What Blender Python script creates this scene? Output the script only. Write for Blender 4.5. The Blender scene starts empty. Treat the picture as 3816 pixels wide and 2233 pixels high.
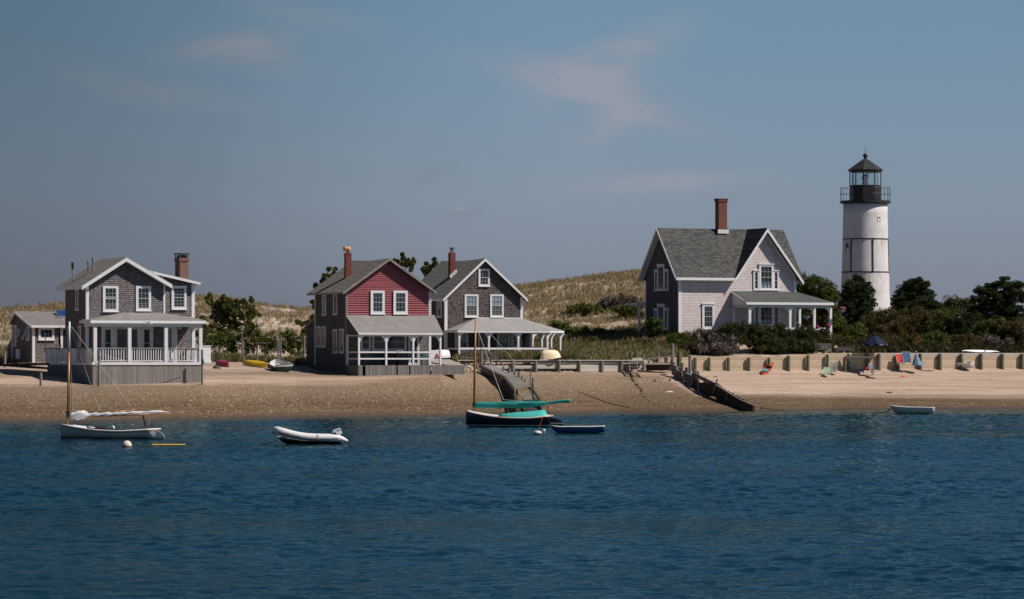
import bpy, math, random
import numpy as np
from mathutils import Vector, Matrix, noise

random.seed(7)
rng = np.random.default_rng(7)
R = math.radians
SC = bpy.context.scene
COL = SC.collection

# ------------------------------------------------------------ camera
F = 14000.0          # focal length in photo pixels (photo is 3816 wide)
H = 1350.0           # photo row of the horizon
CH = 4.2             # eye height above the water
cam = bpy.data.cameras.new("camera")
cam.sensor_width = 36.0
cam.lens = 36.0 * F / 3816.0
cam.shift_y = (H - 1116.5) / 3816.0
cam.clip_start = 1.0
cam.clip_end = 20000.0
camo = bpy.data.objects.new("camera", cam)
COL.objects.link(camo)
camo.location = (0, 0, CH)
camo.rotation_euler = (R(90), 0, 0)
SC.camera = camo
SC.view_settings.view_transform = 'Standard'
SC.view_settings.look = 'None'
SC.view_settings.exposure = 0.0
SC.view_settings.gamma = 1.0
SC.render.film_transparent = False
SC.cycles.max_bounces = 6
SC.cycles.diffuse_bounces = 3
SC.cycles.glossy_bounces = 3

# ------------------------------------------------------------ sun and sky
SUN_AZ, SUN_EL = R(104), R(48)     # azimuth clockwise from +Y
sv = Vector((math.sin(SUN_AZ) * math.cos(SUN_EL), math.cos(SUN_AZ) * math.cos(SUN_EL), math.sin(SUN_EL)))
sl = bpy.data.lights.new("sun", 'SUN')
sl.energy = 5.0
sl.angle = R(0.5)
sl.color = (1.0, 0.93, 0.86)
so = bpy.data.objects.new("sun", sl)
COL.objects.link(so)
so.rotation_euler = sv.to_track_quat('Z', 'Y').to_euler()
so.location = (60, 200, 80)

world = bpy.data.worlds.new("World")
SC.world = world
world.use_nodes = True
wn, wl = world.node_tree.nodes, world.node_tree.links
wn.clear()
wout = wn.new('ShaderNodeOutputWorld')
bg = wn.new('ShaderNodeBackground')
bg.inputs[1].default_value = 0.10
sky = wn.new('ShaderNodeTexSky')
sky.sky_type = 'NISHITA'
sky.sun_disc = False
sky.sun_elevation = SUN_EL
sky.sun_rotation = SUN_AZ
sky.altitude = 0
sky.air_density = 1.0
sky.dust_density = 0.6
sky.ozone_density = 2.0

def wmath(op, a, b=None, c=None):
    n = wn.new('ShaderNodeMath'); n.operation = op
    for i, v in enumerate((a, b, c)):
        if v is None: continue
        if isinstance(v, (int, float)): n.inputs[i].default_value = v
        else: wl.new(v, n.inputs[i])
    return n.outputs[0]

wtc = wn.new('ShaderNodeTexCoord')
wsep = wn.new('ShaderNodeSeparateXYZ'); wl.new(wtc.outputs['Generated'], wsep.inputs[0])
DX, DY, DZ = wsep.outputs
wramp = wn.new('ShaderNodeValToRGB')     # the low haze of a clear autumn day: greyer and dimmer near the sea horizon
wl.new(wmath('MULTIPLY', DZ, 1.0), wramp.inputs[0])
cr = wramp.color_ramp
cr.elements[0].position = 0.0; cr.elements[0].color = (0.42, 0.46, 0.80, 1)
cr.elements[1].position = 0.6; cr.elements[1].color = (0.34, 0.39, 0.50, 1)
e = cr.elements.new(0.045); e.color = (0.475, 0.53, 0.76, 1)
e = cr.elements.new(0.10); e.color = (0.45, 0.56, 0.68, 1)
wmul = wn.new('ShaderNodeMix'); wmul.data_type = 'RGBA'; wmul.blend_type = 'MULTIPLY'; wmul.inputs[0].default_value = 1
wl.new(sky.outputs[0], wmul.inputs[6]); wl.new(wramp.outputs[0], wmul.inputs[7])
# high thin cloud, placed by direction
ady = wmath('MAXIMUM', DY, 0.05)
U = wmath('DIVIDE', DX, ady); V = wmath('DIVIDE', DZ, ady)
wcomb = wn.new('ShaderNodeCombineXYZ')
wl.new(U, wcomb.inputs[0]); wl.new(V, wcomb.inputs[1])
wmap = wn.new('ShaderNodeMapping'); wmap.inputs['Scale'].default_value = (28, 70, 1); wmap.inputs['Rotation'].default_value = (0, 0, R(-12))
wl.new(wcomb.outputs[0], wmap.inputs[0])
wno = wn.new('ShaderNodeTexNoise'); wno.inputs['Scale'].default_value = 1.0; wno.inputs['Detail'].default_value = 9; wno.inputs['Roughness'].default_value = .6; wno.inputs['Distortion'].default_value = 0.9
wl.new(wmap.outputs[0], wno.inputs[0])
wno2 = wn.new('ShaderNodeTexNoise'); wno2.inputs['Scale'].default_value = 90; wno2.inputs['Detail'].default_value = 4
wl.new(wcomb.outputs[0], wno2.inputs[0])

def wblob(px, py, rx, ry, rot=0.0):
    cu, cv = (px - 1908) / F, (H - py) / F
    du, dv = wmath('SUBTRACT', U, cu), wmath('SUBTRACT', V, cv)
    c, s = math.cos(R(rot)), math.sin(R(rot))
    a = wmath('ADD', wmath('MULTIPLY', du, c), wmath('MULTIPLY', dv, s))
    b = wmath('SUBTRACT', wmath('MULTIPLY', dv, c), wmath('MULTIPLY', du, s))
    a = wmath('DIVIDE', a, rx / F); b = wmath('DIVIDE', b, ry / F)
    q = wmath('ADD', wmath('MULTIPLY', a, a), wmath('MULTIPLY', b, b))
    return wmath('POWER', 2.718, wmath('MULTIPLY', q, -1.0))

cl = None
for (px, py, rx, ry, rot, k) in [(2100, 280, 260, 60, -10, .6), (2260, 235, 270, 85, 26, .65), (2300, 400, 300, 62, -16, .65), (2230, 480, 150, 60, 14, .35),
                                 (2480, 680, 300, 40, 3, .5), (880, 165, 220, 45, 8, .42), (620, 350, 260, 40, -8, .32), (1020, 215, 280, 60, -8, .32),
                                 (420, 330, 200, 40, -20, .25), (1150, 60, 260, 50, -10, .25), (1500, 700, 900, 260, 0, .12)]:
    b_ = wmath('MULTIPLY', wblob(px, py, rx, ry, rot), k)
    cl = b_ if cl is None else wmath('ADD', cl, b_)
nz = wn.new('ShaderNodeMapRange'); nz.inputs[1].default_value = 0.28; nz.inputs[2].default_value = 0.60
wl.new(wno.outputs[0], nz.inputs[0])
cl = wmath('MULTIPLY', cl, nz.outputs[0])
cmix = wn.new('ShaderNodeMix'); cmix.data_type = 'RGBA'
wl.new(wmath('MINIMUM', wmath('MULTIPLY', cl, 1.25), .85), cmix.inputs[0]); wl.new(wmul.outputs[2], cmix.inputs[6])
cmix.inputs[7].default_value = (3.15, 3.3, 3.85, 1)
# two small dark puffs and the little white one
pf = wmath('MULTIPLY', wblob(1725, 788, 75, 22, 0), nz.outputs[0])
pz = wn.new('ShaderNodeMapRange'); pz.inputs[1].default_value = 0.42; pz.inputs[2].default_value = 0.56; wl.new(wno2.outputs[0], pz.inputs[0])
pd = wmath('ADD', wmath('MULTIPLY', wblob(1725, 790, 70, 20, 0), 0.7), wmath('ADD', wmath('MULTIPLY', wblob(1620, 645, 110, 22, 22), .4), wmath('MULTIPLY', wblob(912, 985, 32, 40, 0), .45)))
dmix = wn.new('ShaderNodeMix'); dmix.data_type = 'RGBA'
wl.new(wmath('MULTIPLY', pd, 0.5), dmix.inputs[0]); wl.new(cmix.outputs[2], dmix.inputs[6]); dmix.inputs[7].default_value = (1.7, 2.1, 2.9, 1)
emix = wn.new('ShaderNodeMix'); emix.data_type = 'RGBA'
wl.new(wmath('MULTIPLY', wblob(1715, 780, 34, 13, 0), 0.5), emix.inputs[0]); wl.new(dmix.outputs[2], emix.inputs[6]); emix.inputs[7].default_value = (3.15, 3.3, 3.85, 1)
# sky dims leftwards, away from the sun: lens falloff put into its colour
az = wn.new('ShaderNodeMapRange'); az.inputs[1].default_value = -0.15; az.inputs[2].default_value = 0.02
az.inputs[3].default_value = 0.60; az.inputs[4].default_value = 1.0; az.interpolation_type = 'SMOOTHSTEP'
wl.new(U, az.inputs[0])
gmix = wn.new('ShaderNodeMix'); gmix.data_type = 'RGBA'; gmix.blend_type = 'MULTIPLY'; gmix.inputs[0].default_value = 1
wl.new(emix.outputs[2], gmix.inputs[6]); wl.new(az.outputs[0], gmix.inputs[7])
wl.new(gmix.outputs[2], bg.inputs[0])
wl.new(bg.outputs[0], wout.inputs[0])

# ------------------------------------------------------------ tags, frames, mesh builder
def tag(o, label=None, cat=None, group=None, kind=None):
    if label: o['label'] = label
    if cat: o['category'] = cat
    if group: o['group'] = group
    if kind: o['kind'] = kind
    return o

def P(px, py, D):
    """world point seen at photo pixel (px, py) at distance D"""
    return Vector(((px - 1908) * D / F, D, CH - (py - H) * D / F))

def empty(name, loc, rz=0.0, **k):
    o = bpy.data.objects.new(name, None)
    o.empty_display_size = 0.3
    COL.objects.link(o)
    o.location = loc
    o.rotation_euler = (0, 0, rz)
    return tag(o, **k)

class Frame:
    def __init__(s, px, D, phi, zb):
        s.X0, s.Y0, s.c, s.s, s.zb, s.phi = (px - 1908) * D / F, D, math.cos(phi), math.sin(phi), zb, phi
    def X(s, px, y=0.0):
        u = (px - 1908) / F
        return (u * (s.Y0 + y * s.c) - s.X0 + y * s.s) / (s.c - u * s.s)
    def Yd(s, px, x=0.0):
        u = (px - 1908) / F
        return (s.X0 + x * s.c - u * (s.Y0 + x * s.s)) / (s.s + u * s.c)
    def Z(s, py, x=0.0, y=0.0):
        return CH - (py - H) * (s.Y0 + x * s.s + y * s.c) / F - s.zb
    def rect(s, cv, xa, ya, xb, yb, y=0.0):
        pa, pb = cv(xa, ya), cv(xb, yb)
        x0, x1 = s.X(pa[0], y), s.X(pb[0], y)
        return x0, x1, s.Z(pb[1], (x0 + x1) / 2, y), s.Z(pa[1], (x0 + x1) / 2, y)
    def srect(s, cv, xa, ya, xb, yb, x=0.0):
        pa, pb = cv(xa, ya), cv(xb, yb)
        y1, y0 = s.Yd(pa[0], x), s.Yd(pb[0], x)
        return y0, y1, s.Z(pb[1], x, y0), s.Z(pa[1], x, y0)
    def pt(s, cv, xa, ya, y=0.0):
        p = cv(xa, ya); x = s.X(p[0], y)
        return x, s.Z(p[1], x, y)

def zoomc(ox, oy, k):
    return lambda x, y: (ox + x / k, oy + y / k)
cA = zoomc(0, 900, 2.634); cA2 = zoomc(300, 1180, 5.04); cA3 = zoomc(0, 1100, 4.097)
cR = zoomc(1100, 900, 2.783); cR2 = zoomc(1280, 1220, 6.0)
cK = zoomc(1550, 900, 2.783); cK2 = zoomc(1640, 1160, 5.04)
cW = zoomc(2350, 700, 2.1075); cW2 = zoomc(2700, 1080, 5.86)
cL = zoomc(3050, 520, 2.02); cS = zoomc(2950, 1000, 2.458); cS2 = zoomc(3040, 1220, 5.727); cS3 = zoomc(3400, 1240, 6.058)
cG = zoomc(2250, 1230, 3.15); cG2 = zoomc(2500, 1340, 5.6); cG3 = zoomc(2200, 1240, 5.727)
cB = zoomc(1650, 1280, 4.097); cC = zoomc(180, 1480, 4.345); cI = zoomc(960, 1540, 6.3); cN = zoomc(1680, 1440, 4.065)
cD = zoomc(760, 1060, 4.338); cE = zoomc(2000, 940, 3.511)

class MB:
    def __init__(s): s.v, s.f = [], []
    def add(s, vs, fs):
        n = len(s.v); s.v += [tuple(v) for v in vs]; s.f += [tuple(i + n for i in f) for f in fs]; return s
    def box(s, x0, x1, y0, y1, z0, z1):
        if x1 < x0: x0, x1 = x1, x0
        if y1 < y0: y0, y1 = y1, y0
        if z1 < z0: z0, z1 = z1, z0
        return s.add([(x, y, z) for z in (z0, z1) for y in (y0, y1) for x in (x0, x1)],
                     [(0, 2, 3, 1), (4, 5, 7, 6), (0, 1, 5, 4), (2, 6, 7, 3), (0, 4, 6, 2), (1, 3, 7, 5)])
    def ext(s, poly, d):
        """polygon (list of 3d points) extruded by vector d"""
        n = len(poly); d = Vector(d)
        vs = [Vector(p) for p in poly] + [Vector(p) + d for p in poly]
        fs = [tuple(range(n)), tuple(range(2 * n - 1, n - 1, -1))] + [(i, i + n, (i + 1) % n + n, (i + 1) % n) for i in range(n)]
        return s.add(vs, fs)
    def py(s, poly, y0, y1): return s.ext([(x, y0, z) for x, z in poly], (0, y1 - y0, 0))
    def px(s, poly, x0, x1): return s.ext([(x0, y, z) for y, z in poly], (x1 - x0, 0, 0))
    def slab(s, quad, t): return s.ext(quad, (0, 0, -t))
    def bar(s, p, q, w, h=None, up=(0, 0, 1)):
        h = h or w; p, q = Vector(p), Vector(q); d = (q - p).normalized(); up = Vector(up)
        if abs(d.dot(up)) > .99: up = Vector((0, 1, 0))
        a = d.cross(up).normalized() * w / 2; b = a.cross(d).normalized() * h / 2
        return s.add([p - a - b, p + a - b, p + a + b, p - a + b, q - a - b, q + a - b, q + a + b, q - a + b],
                     [(0, 3, 2, 1), (4, 5, 6, 7), (0, 1, 5, 4), (1, 2, 6, 5), (2, 3, 7, 6), (3, 0, 4, 7)])
    def cyl(s, p, q, r0, r1=None, n=12):
        return s.tube([p, q], [r0, r0 if r1 is None else r1], n)
    def tube(s, pts, rad, n=8, cap=True):
        pts = [Vector(p) for p in pts]; k = len(s.v); m = len(pts)
        if isinstance(rad, (int, float)): rad = [rad] * m
        ref = None
        for i, p in enumerate(pts):
            d = (pts[min(i + 1, m - 1)] - pts[max(i - 1, 0)]).normalized()
            if ref is None: ref = Vector((0, 0, 1)) if abs(d.z) < .9 else Vector((1, 0, 0))
            a = d.cross(ref)
            a = a.normalized() if a.length > 1e-6 else Vector((1, 0, 0)); b = d.cross(a).normalized()
            for j in range(n):
                t = 2 * math.pi * j / n
                s.v.append(tuple(p + (a * math.cos(t) + b * math.sin(t)) * rad[i]))
        for i in range(m - 1):
            for j in range(n):
                s.f.append((k + i * n + j, k + (i + 1) * n + j, k + (i + 1) * n + (j + 1) % n, k + i * n + (j + 1) % n))
        if cap:
            s.f.append(tuple(k + j for j in range(n))); s.f.append(tuple(k + (m - 1) * n + j for j in range(n - 1, -1, -1)))
        return s
    def lathe(s, prof, n=16, c=(0, 0, 0), sx=1, sy=1):
        k = len(s.v); m = len(prof)
        for r, z in prof:
            for j in range(n):
                t = 2 * math.pi * j / n
                s.v.append((c[0] + r * math.cos(t) * sx, c[1] + r * math.sin(t) * sy, c[2] + z))
        for i in range(m - 1):
            for j in range(n):
                s.f.append((k + i * n + j, k + i * n + (j + 1) % n, k + (i + 1) * n + (j + 1) % n, k + (i + 1) * n + j))
        s.f.append(tuple(k + j for j in range(n - 1, -1, -1))); s.f.append(tuple(k + (m - 1) * n + j for j in range(n)))
        return s
    def build(s, name, m, parent=None, smooth=False, loc=None, fix=True, **k):
        me = bpy.data.meshes.new(name)
        me.from_pydata(s.v, [], s.f)
        if fix:
            import bmesh
            bm = bmesh.new(); bm.from_mesh(me); bmesh.ops.recalc_face_normals(bm, faces=bm.faces); bm.to_mesh(me); bm.free()
        me.materials.append(m)
        if smooth: me.polygons.foreach_set('use_smooth', [True] * len(me.polygons))
        me.update()
        o = bpy.data.objects.new(name, me); COL.objects.link(o)
        if parent is not None: o.parent = parent
        if loc is not None: o.location = loc
        return tag(o, **k)

def dup(o, loc=None, parent=None, rz=None, **k):
    """a copy of a thing with copies of its parts"""
    c = o.copy(); COL.objects.link(c)
    if parent is not None: c.parent = parent
    if loc is not None: c.location = loc
    if rz is not None: c.rotation_euler = (0, 0, rz)
    tag(c, **k)
    for ch in [x for x in bpy.data.objects if x.parent == o]: dup(ch, parent=c)
    return c

# ------------------------------------------------------------ materials
class NT:
    def __init__(s, name):
        s.m = bpy.data.materials.new(name); s.m.use_nodes = True; s.t = s.m.node_tree; s.n, s.l = s.t.nodes, s.t.links
        s.p = s.n['Principled BSDF']
    def new(s, t, **k):
        n = s.n.new(t)
        for a, b in k.items(): setattr(n, a, b)
        return n
    def set(s, sock, v):
        if hasattr(v, 'links') or isinstance(v, bpy.types.NodeSocket): s.l.new(v, sock)
        else: sock.default_value = v
    def math(s, op, *a, clamp=False):
        n = s.new('ShaderNodeMath', operation=op, use_clamp=clamp)
        for i, v in enumerate(a): s.set(n.inputs[i], v)
        return n.outputs[0]
    def mix(s, f, a, b, bt='MIX'):
        n = s.new('ShaderNodeMix', data_type='RGBA', blend_type=bt)
        s.set(n.inputs[0], f)
        for i, v in ((6, a), (7, b)): s.set(n.inputs[i], v if not isinstance(v, tuple) or len(v) == 4 else v + (1,))
        return n.outputs[2]
    def noise(s, vec, scale, detail=3, rough=.5, dist=0):
        n = s.new('ShaderNodeTexNoise'); n.inputs['Scale'].default_value = scale; n.inputs['Detail'].default_value = detail
        n.inputs['Roughness'].default_value = rough; n.inputs['Distortion'].default_value = dist
        if vec is not None: s.l.new(vec, n.inputs[0])
        return n.outputs[0]
    def rng(s, v, a, b, c=0.0, d=1.0):
        n = s.new('ShaderNodeMapRange'); s.set(n.inputs[0], v)
        for i, q in enumerate((a, b, c, d)): n.inputs[i + 1].default_value = q
        return n.outputs[0]
    def obj(s): return s.new('ShaderNodeTexCoord').outputs['Object']
    def sep(s, v):
        n = s.new('ShaderNodeSeparateXYZ'); s.l.new(v, n.inputs[0]); return n.outputs
    def comb(s, x, y, z=0.0):
        n = s.new('ShaderNodeCombineXYZ'); s.set(n.inputs[0], x); s.set(n.inputs[1], y); s.set(n.inputs[2], z); return n.outputs[0]
    def bump(s, h, strength=.4, dist=.02):
        n = s.new('ShaderNodeBump'); n.inputs['Strength'].default_value = strength; n.inputs['Distance'].default_value = dist
        s.l.new(h, n.inputs['Height']); s.l.new(n.outputs[0], s.p.inputs['Normal']); return n
    def fin(s, col, rough=.8, spec=.3, metal=0.0):
        if isinstance(col, tuple): s.p.inputs['Base Color'].default_value = col if len(col) == 4 else col + (1,)
        else: s.l.new(col, s.p.inputs['Base Color'])
        s.set(s.p.inputs['Roughness'], rough); s.p.inputs['Specular IOR Level'].default_value = spec; s.p.inputs['Metallic'].default_value = metal
        return s.m

def paint(name, c, rough=.6, spec=.3, var=.12, scale=2.5, dirt=None, metal=0.0, bump=0.0):
    t = NT(name); v = t.obj()
    n = t.noise(v, scale, 4, .6)
    a = tuple(x * (1 - var) for x in c); b = tuple(min(1, x * (1 + var)) for x in c)
    col = t.mix(t.rng(n, .3, .7), a, b)
    if dirt:
        d = t.noise(v, scale * 4, 5, .7)
        col = t.mix(t.math('MULTIPLY', t.rng(d, .52, .75), .55), col, dirt)
    if bump: t.bump(t.noise(v, 14, 4, .6), bump, .02)
    return t.fin(col, rough, spec, metal)

def shingle(name, c1, c2, gap, bw=.16, bh=.14, col='xy', mort=.014, wear=.35, bias=0.0, wearc=None, rough=.85, spec=.2, bstr=.5, wavy=.0):
    t = NT(name); v = t.obj(); x, y, z = t.sep(v)
    h = {'xy': t.math('ADD', x, y), 'x': x, 'y': y}[col]
    zz = z
    if wavy: zz = t.math('ADD', z, t.math('MULTIPLY', t.noise(v, 1.5, 2), wavy))
    b = t.new('ShaderNodeTexBrick'); b.offset = .5; b.squash = 1
    t.l.new(t.comb(h, zz), b.inputs[0])
    for k, q in (('Scale', 1), ('Mortar Size', mort), ('Mortar Smooth', .3), ('Bias', bias), ('Brick Width', bw), ('Row Height', bh)): b.inputs[k].default_value = q
    b.inputs['Color1'].default_value = c1 + (1,); b.inputs['Color2'].default_value = c2 + (1,); b.inputs['Mortar'].default_value = gap + (1,)
    # each course is a little darker towards its top, where the next course laps it (saw-tooth height)
    n = t.noise(v, .9, 4, .65)
    sx = t.noise(t.comb(t.math('MULTIPLY', h, 9), t.math('MULTIPLY', zz, .9)), 1, 3)
    c = t.mix(t.math('MULTIPLY', t.rng(n, .4, .7), wear), b.outputs[0], wearc or tuple(q * .55 for q in c1))
    c = t.mix(t.math('MULTIPLY', t.rng(sx, .5, .75), .35), c, tuple(min(1, q * 1.45) for q in c2))
    saw = t.math('FRACT', t.math('DIVIDE', zz, bh))
    hh = t.math('SUBTRACT', t.math('MULTIPLY', t.math('SUBTRACT', 1, saw), 1.0), t.math('MULTIPLY', b.outputs[1], .8))
    t.bump(hh, bstr, .03)
    return t.fin(c, rough, spec)

def planks(name, c1, c2, axis='z', w=.15, gap=.012, wear=.5, c3=None, rough=.85, across='xy'):
    """boards: 'z' = vertical boards, 'h' = horizontal boards stacked in z"""
    t = NT(name); v = t.obj(); x, y, z = t.sep(v)
    hxy = {'xy': t.math('ADD', x, y), 'x': x, 'y': y}[across]
    a, l = (hxy, z) if axis == 'z' else (z, hxy)
    if axis == 'd': a, l = x, y
    k = t.math('DIVIDE', a, w); fl = t.math('FLOOR', k); fr = t.math('FRACT', k)
    wn_ = t.new('ShaderNodeTexWhiteNoise', noise_dimensions='1D'); t.l.new(fl, wn_.inputs['W'])
    g = t.math('LESS_THAN', fr, gap / w)
    gr = t.noise(t.comb(t.math('MULTIPLY', a, 30), t.math('MULTIPLY', l, 2.0), fl), 1, 4, .6)
    c = t.mix(wn_.outputs[0], c1, c2)
    c = t.mix(t.math('MULTIPLY', t.rng(gr, .4, .7), wear), c, c3 or tuple(q * .5 for q in c1))
    st = t.noise(v, 1.1, 4, .6)
    c = t.mix(t.math('MULTIPLY', t.rng(st, .5, .75), .4), c, tuple(q * .6 for q in c2))
    c = t.mix(g, c, tuple(q * .12 for q in c1))
    t.bump(t.math('SUBTRACT', t.math('MULTIPLY', gr, .3), g), .4, .02)
    return t.fin(c, rough, .2)

def foliage(name, c1, c2, c3, trans=.25):
    t = NT(name)
    a = t.new('ShaderNodeAttribute', attribute_name='tint')
    r = t.new('ShaderNodeValToRGB'); t.l.new(a.outputs['Fac'], r.inputs[0])
    r.color_ramp.elements[0].color = c1 + (1,); r.color_ramp.elements[1].color = c3 + (1,)
    e = r.color_ramp.elements.new(.5); e.color = c2 + (1,)
    t.fin(r.outputs[0], .75, .12)
    tr = t.new('ShaderNodeBsdfTranslucent'); t.l.new(r.outputs[0], tr.inputs[0])
    mx = t.new('ShaderNodeMixShader'); mx.inputs[0].default_value = trans
    t.l.new(t.p.outputs[0], mx.inputs[1]); t.l.new(tr.outputs[0], mx.inputs[2])
    t.l.new(mx.outputs[0], t.n['Material Output'].inputs[0])
    return t.m

WHITE = paint('white_paint', (.72, .70, .70), .55, .3, .05, 1.5, dirt=(.5, .48, .46))
WHITE_OLD = paint('worn_white_paint', (.66, .64, .62), .7, .2, .08, 3, dirt=(.36, .33, .3))
GLASS = None
def glassmat():
    t = NT('window_glass'); v = t.obj()
    n = t.noise(v, 1.3, 3)
    t.bump(t.noise(v, .8, 2), .12, .02)
    return t.fin(t.mix(t.rng(n, .35, .65), (.008, .012, .016), (.03, .04, .045)), .07, .5)
GLASS = glassmat()
SH_GREY = shingle('weathered_cedar_shingles', (.27, .235, .23), (.13, .11, .11), (.03, .026, .026), .21, .15, mort=.02, bstr=1.0, wear=.5)
SH_RED_SIDE = shingle('brown_cedar_shingles', (.20, .18, .17), (.11, .10, .10), (.02, .018, .018), .17, .15, mort=.028)
SH_DARK = shingle('dark_weathered_shingles', (.21, .17, .165), (.065, .053, .055), (.018, .015, .015), .21, .16, mort=.024, bstr=.9, wear=.5, wavy=.03)
SH_PALE = shingle('pale_pink_grey_shingles', (.67, .58, .555), (.56, .485, .465), (.27, .21, .195), .40, .145, wear=.3, mort=.013, bstr=.8, wearc=(.45, .38, .36))
CLAP = shingle('red_clapboards', (.36, .112, .122), (.325, .10, .11), (.10, .028, .032), 3.5, .195, mort=.022, wear=.3, bstr=.8, wearc=(.30, .06, .07))
RF_GREY = shingle('grey_roof_shingles', (.30, .285, .26), (.21, .195, .18), (.08, .07, .065), .35, .10, 'y', .028, bstr=.9)
RF_RED = shingle('brown_grey_roof_shingles', (.27, .25, .225), (.19, .175, .16), (.06, .052, .046), .3, .115, 'y', .032, bstr=1.0)
RF_DARK = shingle('green_grey_roof_shingles', (.27, .265, .24), (.18, .18, .165), (.055, .053, .048), .3, .125, 'y', .034, bstr=1.0)
RF_WHITE = shingle('charcoal_green_roof_shingles', (.125, .122, .114), (.052, .052, .05), (.02, .02, .02), .34, .17, 'x', .02, bstr=.6)
RF_PORCH = shingle('pale_porch_roof_shingles', (.34, .32, .30), (.25, .235, .22), (.12, .11, .10), .45, .062, 'x', .013, bstr=.6, wear=.3)
RF_PORCH2 = shingle('light_grey_porch_shingles', (.35, .335, .315), (.29, .28, .265), (.15, .145, .14), .5, .05, 'x', .006, bstr=.3, wear=.15)
RF_PORCH3 = shingle('dark_porch_shingles', (.12, .12, .11), (.07, .075, .07), (.03, .03, .03), .32, .05, 'x', .006, bstr=.3)
BRICK = shingle('red_brick', (.23, .085, .055), (.14, .05, .035), (.12, .08, .07), .22, .075, mort=.012, wear=.4, bstr=.3)
BRICK2 = shingle('mottled_brick', (.30, .115, .08), (.15, .065, .05), (.24, .19, .165), .22, .08, mort=.014, wear=.3, bstr=.3)
BRICK3 = shingle('dark_red_brick', (.24, .065, .05), (.13, .035, .03), (.07, .035, .03), .22, .075, mort=.010, wear=.35, bstr=.3)
WOOD_GREY = planks('grey_weathered_boards', (.24, .215, .20), (.33, .295, .27), 'z', .155, .016, .5, (.15, .11, .085))
WOOD_SKIRT = planks('weathered_skirt_boards', (.20, .185, .175), (.31, .285, .265), 'z', .125, .02, .5, (.11, .095, .085))
WOOD_H = planks('silvery_horizontal_boards', (.42, .38, .31), (.50, .45, .37), 'h', .30, .012, .25, (.30, .25, .19))
WOOD_NEW = planks('new_pine_boards', (.50, .37, .25), (.58, .46, .34), 'h', .235, .017, .6, (.36, .22, .12))
WOOD_DECK = planks('deck_boards', (.34, .29, .26), (.42, .36, .32), 'd', .14, .012, .3)
WOOD_DARK = planks('dark_gap_shade', (.05, .04, .03), (.085, .07, .055), 'h', .28, .02, .6, (.03, .022, .016))
WOOD_MID = planks('grey_old_timber', (.17, .155, .145), (.24, .22, .20), 'h', .28, .02, .5)
PILE_GREY = paint('weathered_grey_pile', (.22, .205, .195), .9, .1, .35, 5, dirt=(.1, .09, .08), bump=.5)
PILE_GREEN = paint('treated_green_pile', (.115, .13, .075), .85, .15, .35, 4, dirt=(.22, .20, .13), bump=.5)
PILE_DARK = paint('dark_wet_pile', (.05, .042, .035), .8, .2, .4, 5, bump=.5)
BLACK = paint('black_metal', (.018, .018, .02), .5, .4, .2)
GALV = paint('galvanised_metal', (.35, .36, .37), .4, .5, .15, metal=.7)
DARKWOOD = paint('dark_wood', (.05, .03, .025), .7, .2, .3)
CURT_GLINT = paint('pale_curtain_glint', (.22, .30, .32), .5, .4, .2, 3)
SCREEN_GLINT = paint('grey_screen_glint', (.10, .095, .09), .6, .3, .2, 3)
SASH = paint('dull_sash_paint', (.46, .46, .45), .6, .3, .06)
GREY_TRIM = paint('grey_painted_trim', (.24, .22, .20), .7, .2, .2, 4, dirt=(.12, .1, .09))
ROPE = paint('pale_rope', (.42, .39, .34), .9, .1, .1)
# ------------------------------------------------------------ terrain
def shore_row(px): return np.interp(px, [-400, 0, 180, 760, 1100, 1680, 2300, 2800, 3050, 3816, 4400], [1576, 1571, 1568, 1559, 1553, 1546, 1535, 1533, 1526, 1522, 1520])
KN = {  # photo column: (distance, photo row) of knots from the waterline back to the dune crest
 -500: [(273, 1455), (283, 1405), (293, 1375), (294, 1374), (315, 1345), (345, 1310), (375, 1235), (400, 1158)],
 0: [(277, 1450), (288, 1400), (298, 1372), (299, 1371), (318, 1345), (345, 1308), (372, 1235), (400, 1163)],
 340: [(281, 1462), (286.3, 1437), (297, 1400), (298, 1399), (314, 1372), (338, 1340), (372, 1230), (400, 1145)],
 760: [(287.5, 1452), (290.6, 1421), (299, 1393), (300, 1392), (309, 1368), (328, 1338), (372, 1225), (400, 1116)],
 1100: [(298, 1452), (303.5, 1415), (309, 1391), (310, 1390), (320, 1362), (345, 1335), (380, 1240), (400, 1163)],
 1330: [(301, 1448), (308.2, 1402), (317, 1384), (318, 1383), (330, 1358), (345, 1340), (380, 1240), (400, 1150)],
 1650: [(306, 1462), (312, 1391), (322, 1380), (323, 1379), (335, 1350), (350, 1325), (385, 1200), (430, 1100)],
 1830: [(313, 1460), (321, 1412), (327.7, 1384), (328.2, 1347), (338, 1337), (350, 1318), (385, 1185), (430, 1088)],
 2110: [(320, 1462), (327, 1412), (331.6, 1385), (332.1, 1347), (342, 1332), (354, 1300), (385, 1165), (430, 1050)],
 2300: [(325, 1468), (331, 1415), (335.6, 1385), (336.1, 1347), (345, 1328), (355, 1285), (385, 1160), (430, 1013)],
 2540: [(328, 1465), (334, 1415), (340.1, 1380), (340.7, 1335), (346, 1318), (354, 1262), (385, 1150), (430, 975)],
 2720: [(333, 1465), (338, 1415), (342.7, 1377), (343.3, 1330), (348, 1318), (355, 1260), (385, 1160), (430, 1010)],
 2900: [(338, 1465), (342, 1415), (345.3, 1374), (345.9, 1325), (350, 1318), (357, 1258), (380, 1245), (430, 1190)],
 3100: [(342, 1465), (345, 1415), (348.2, 1369), (348.8, 1320), (353, 1316), (362, 1264), (385, 1245), (430, 1205)],
 3816: [(349, 1462), (354, 1415), (358.6, 1369), (359.2, 1320), (364, 1314), (375, 1285), (395, 1265), (430, 1245)],
 4500: [(356, 1462), (361, 1415), (369.0, 1369), (369.6, 1320), (374, 1314), (385, 1285), (400, 1268), (440, 1250)]}
kx = np.array(sorted(KN), float)
kD, kZ = [], []
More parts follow.
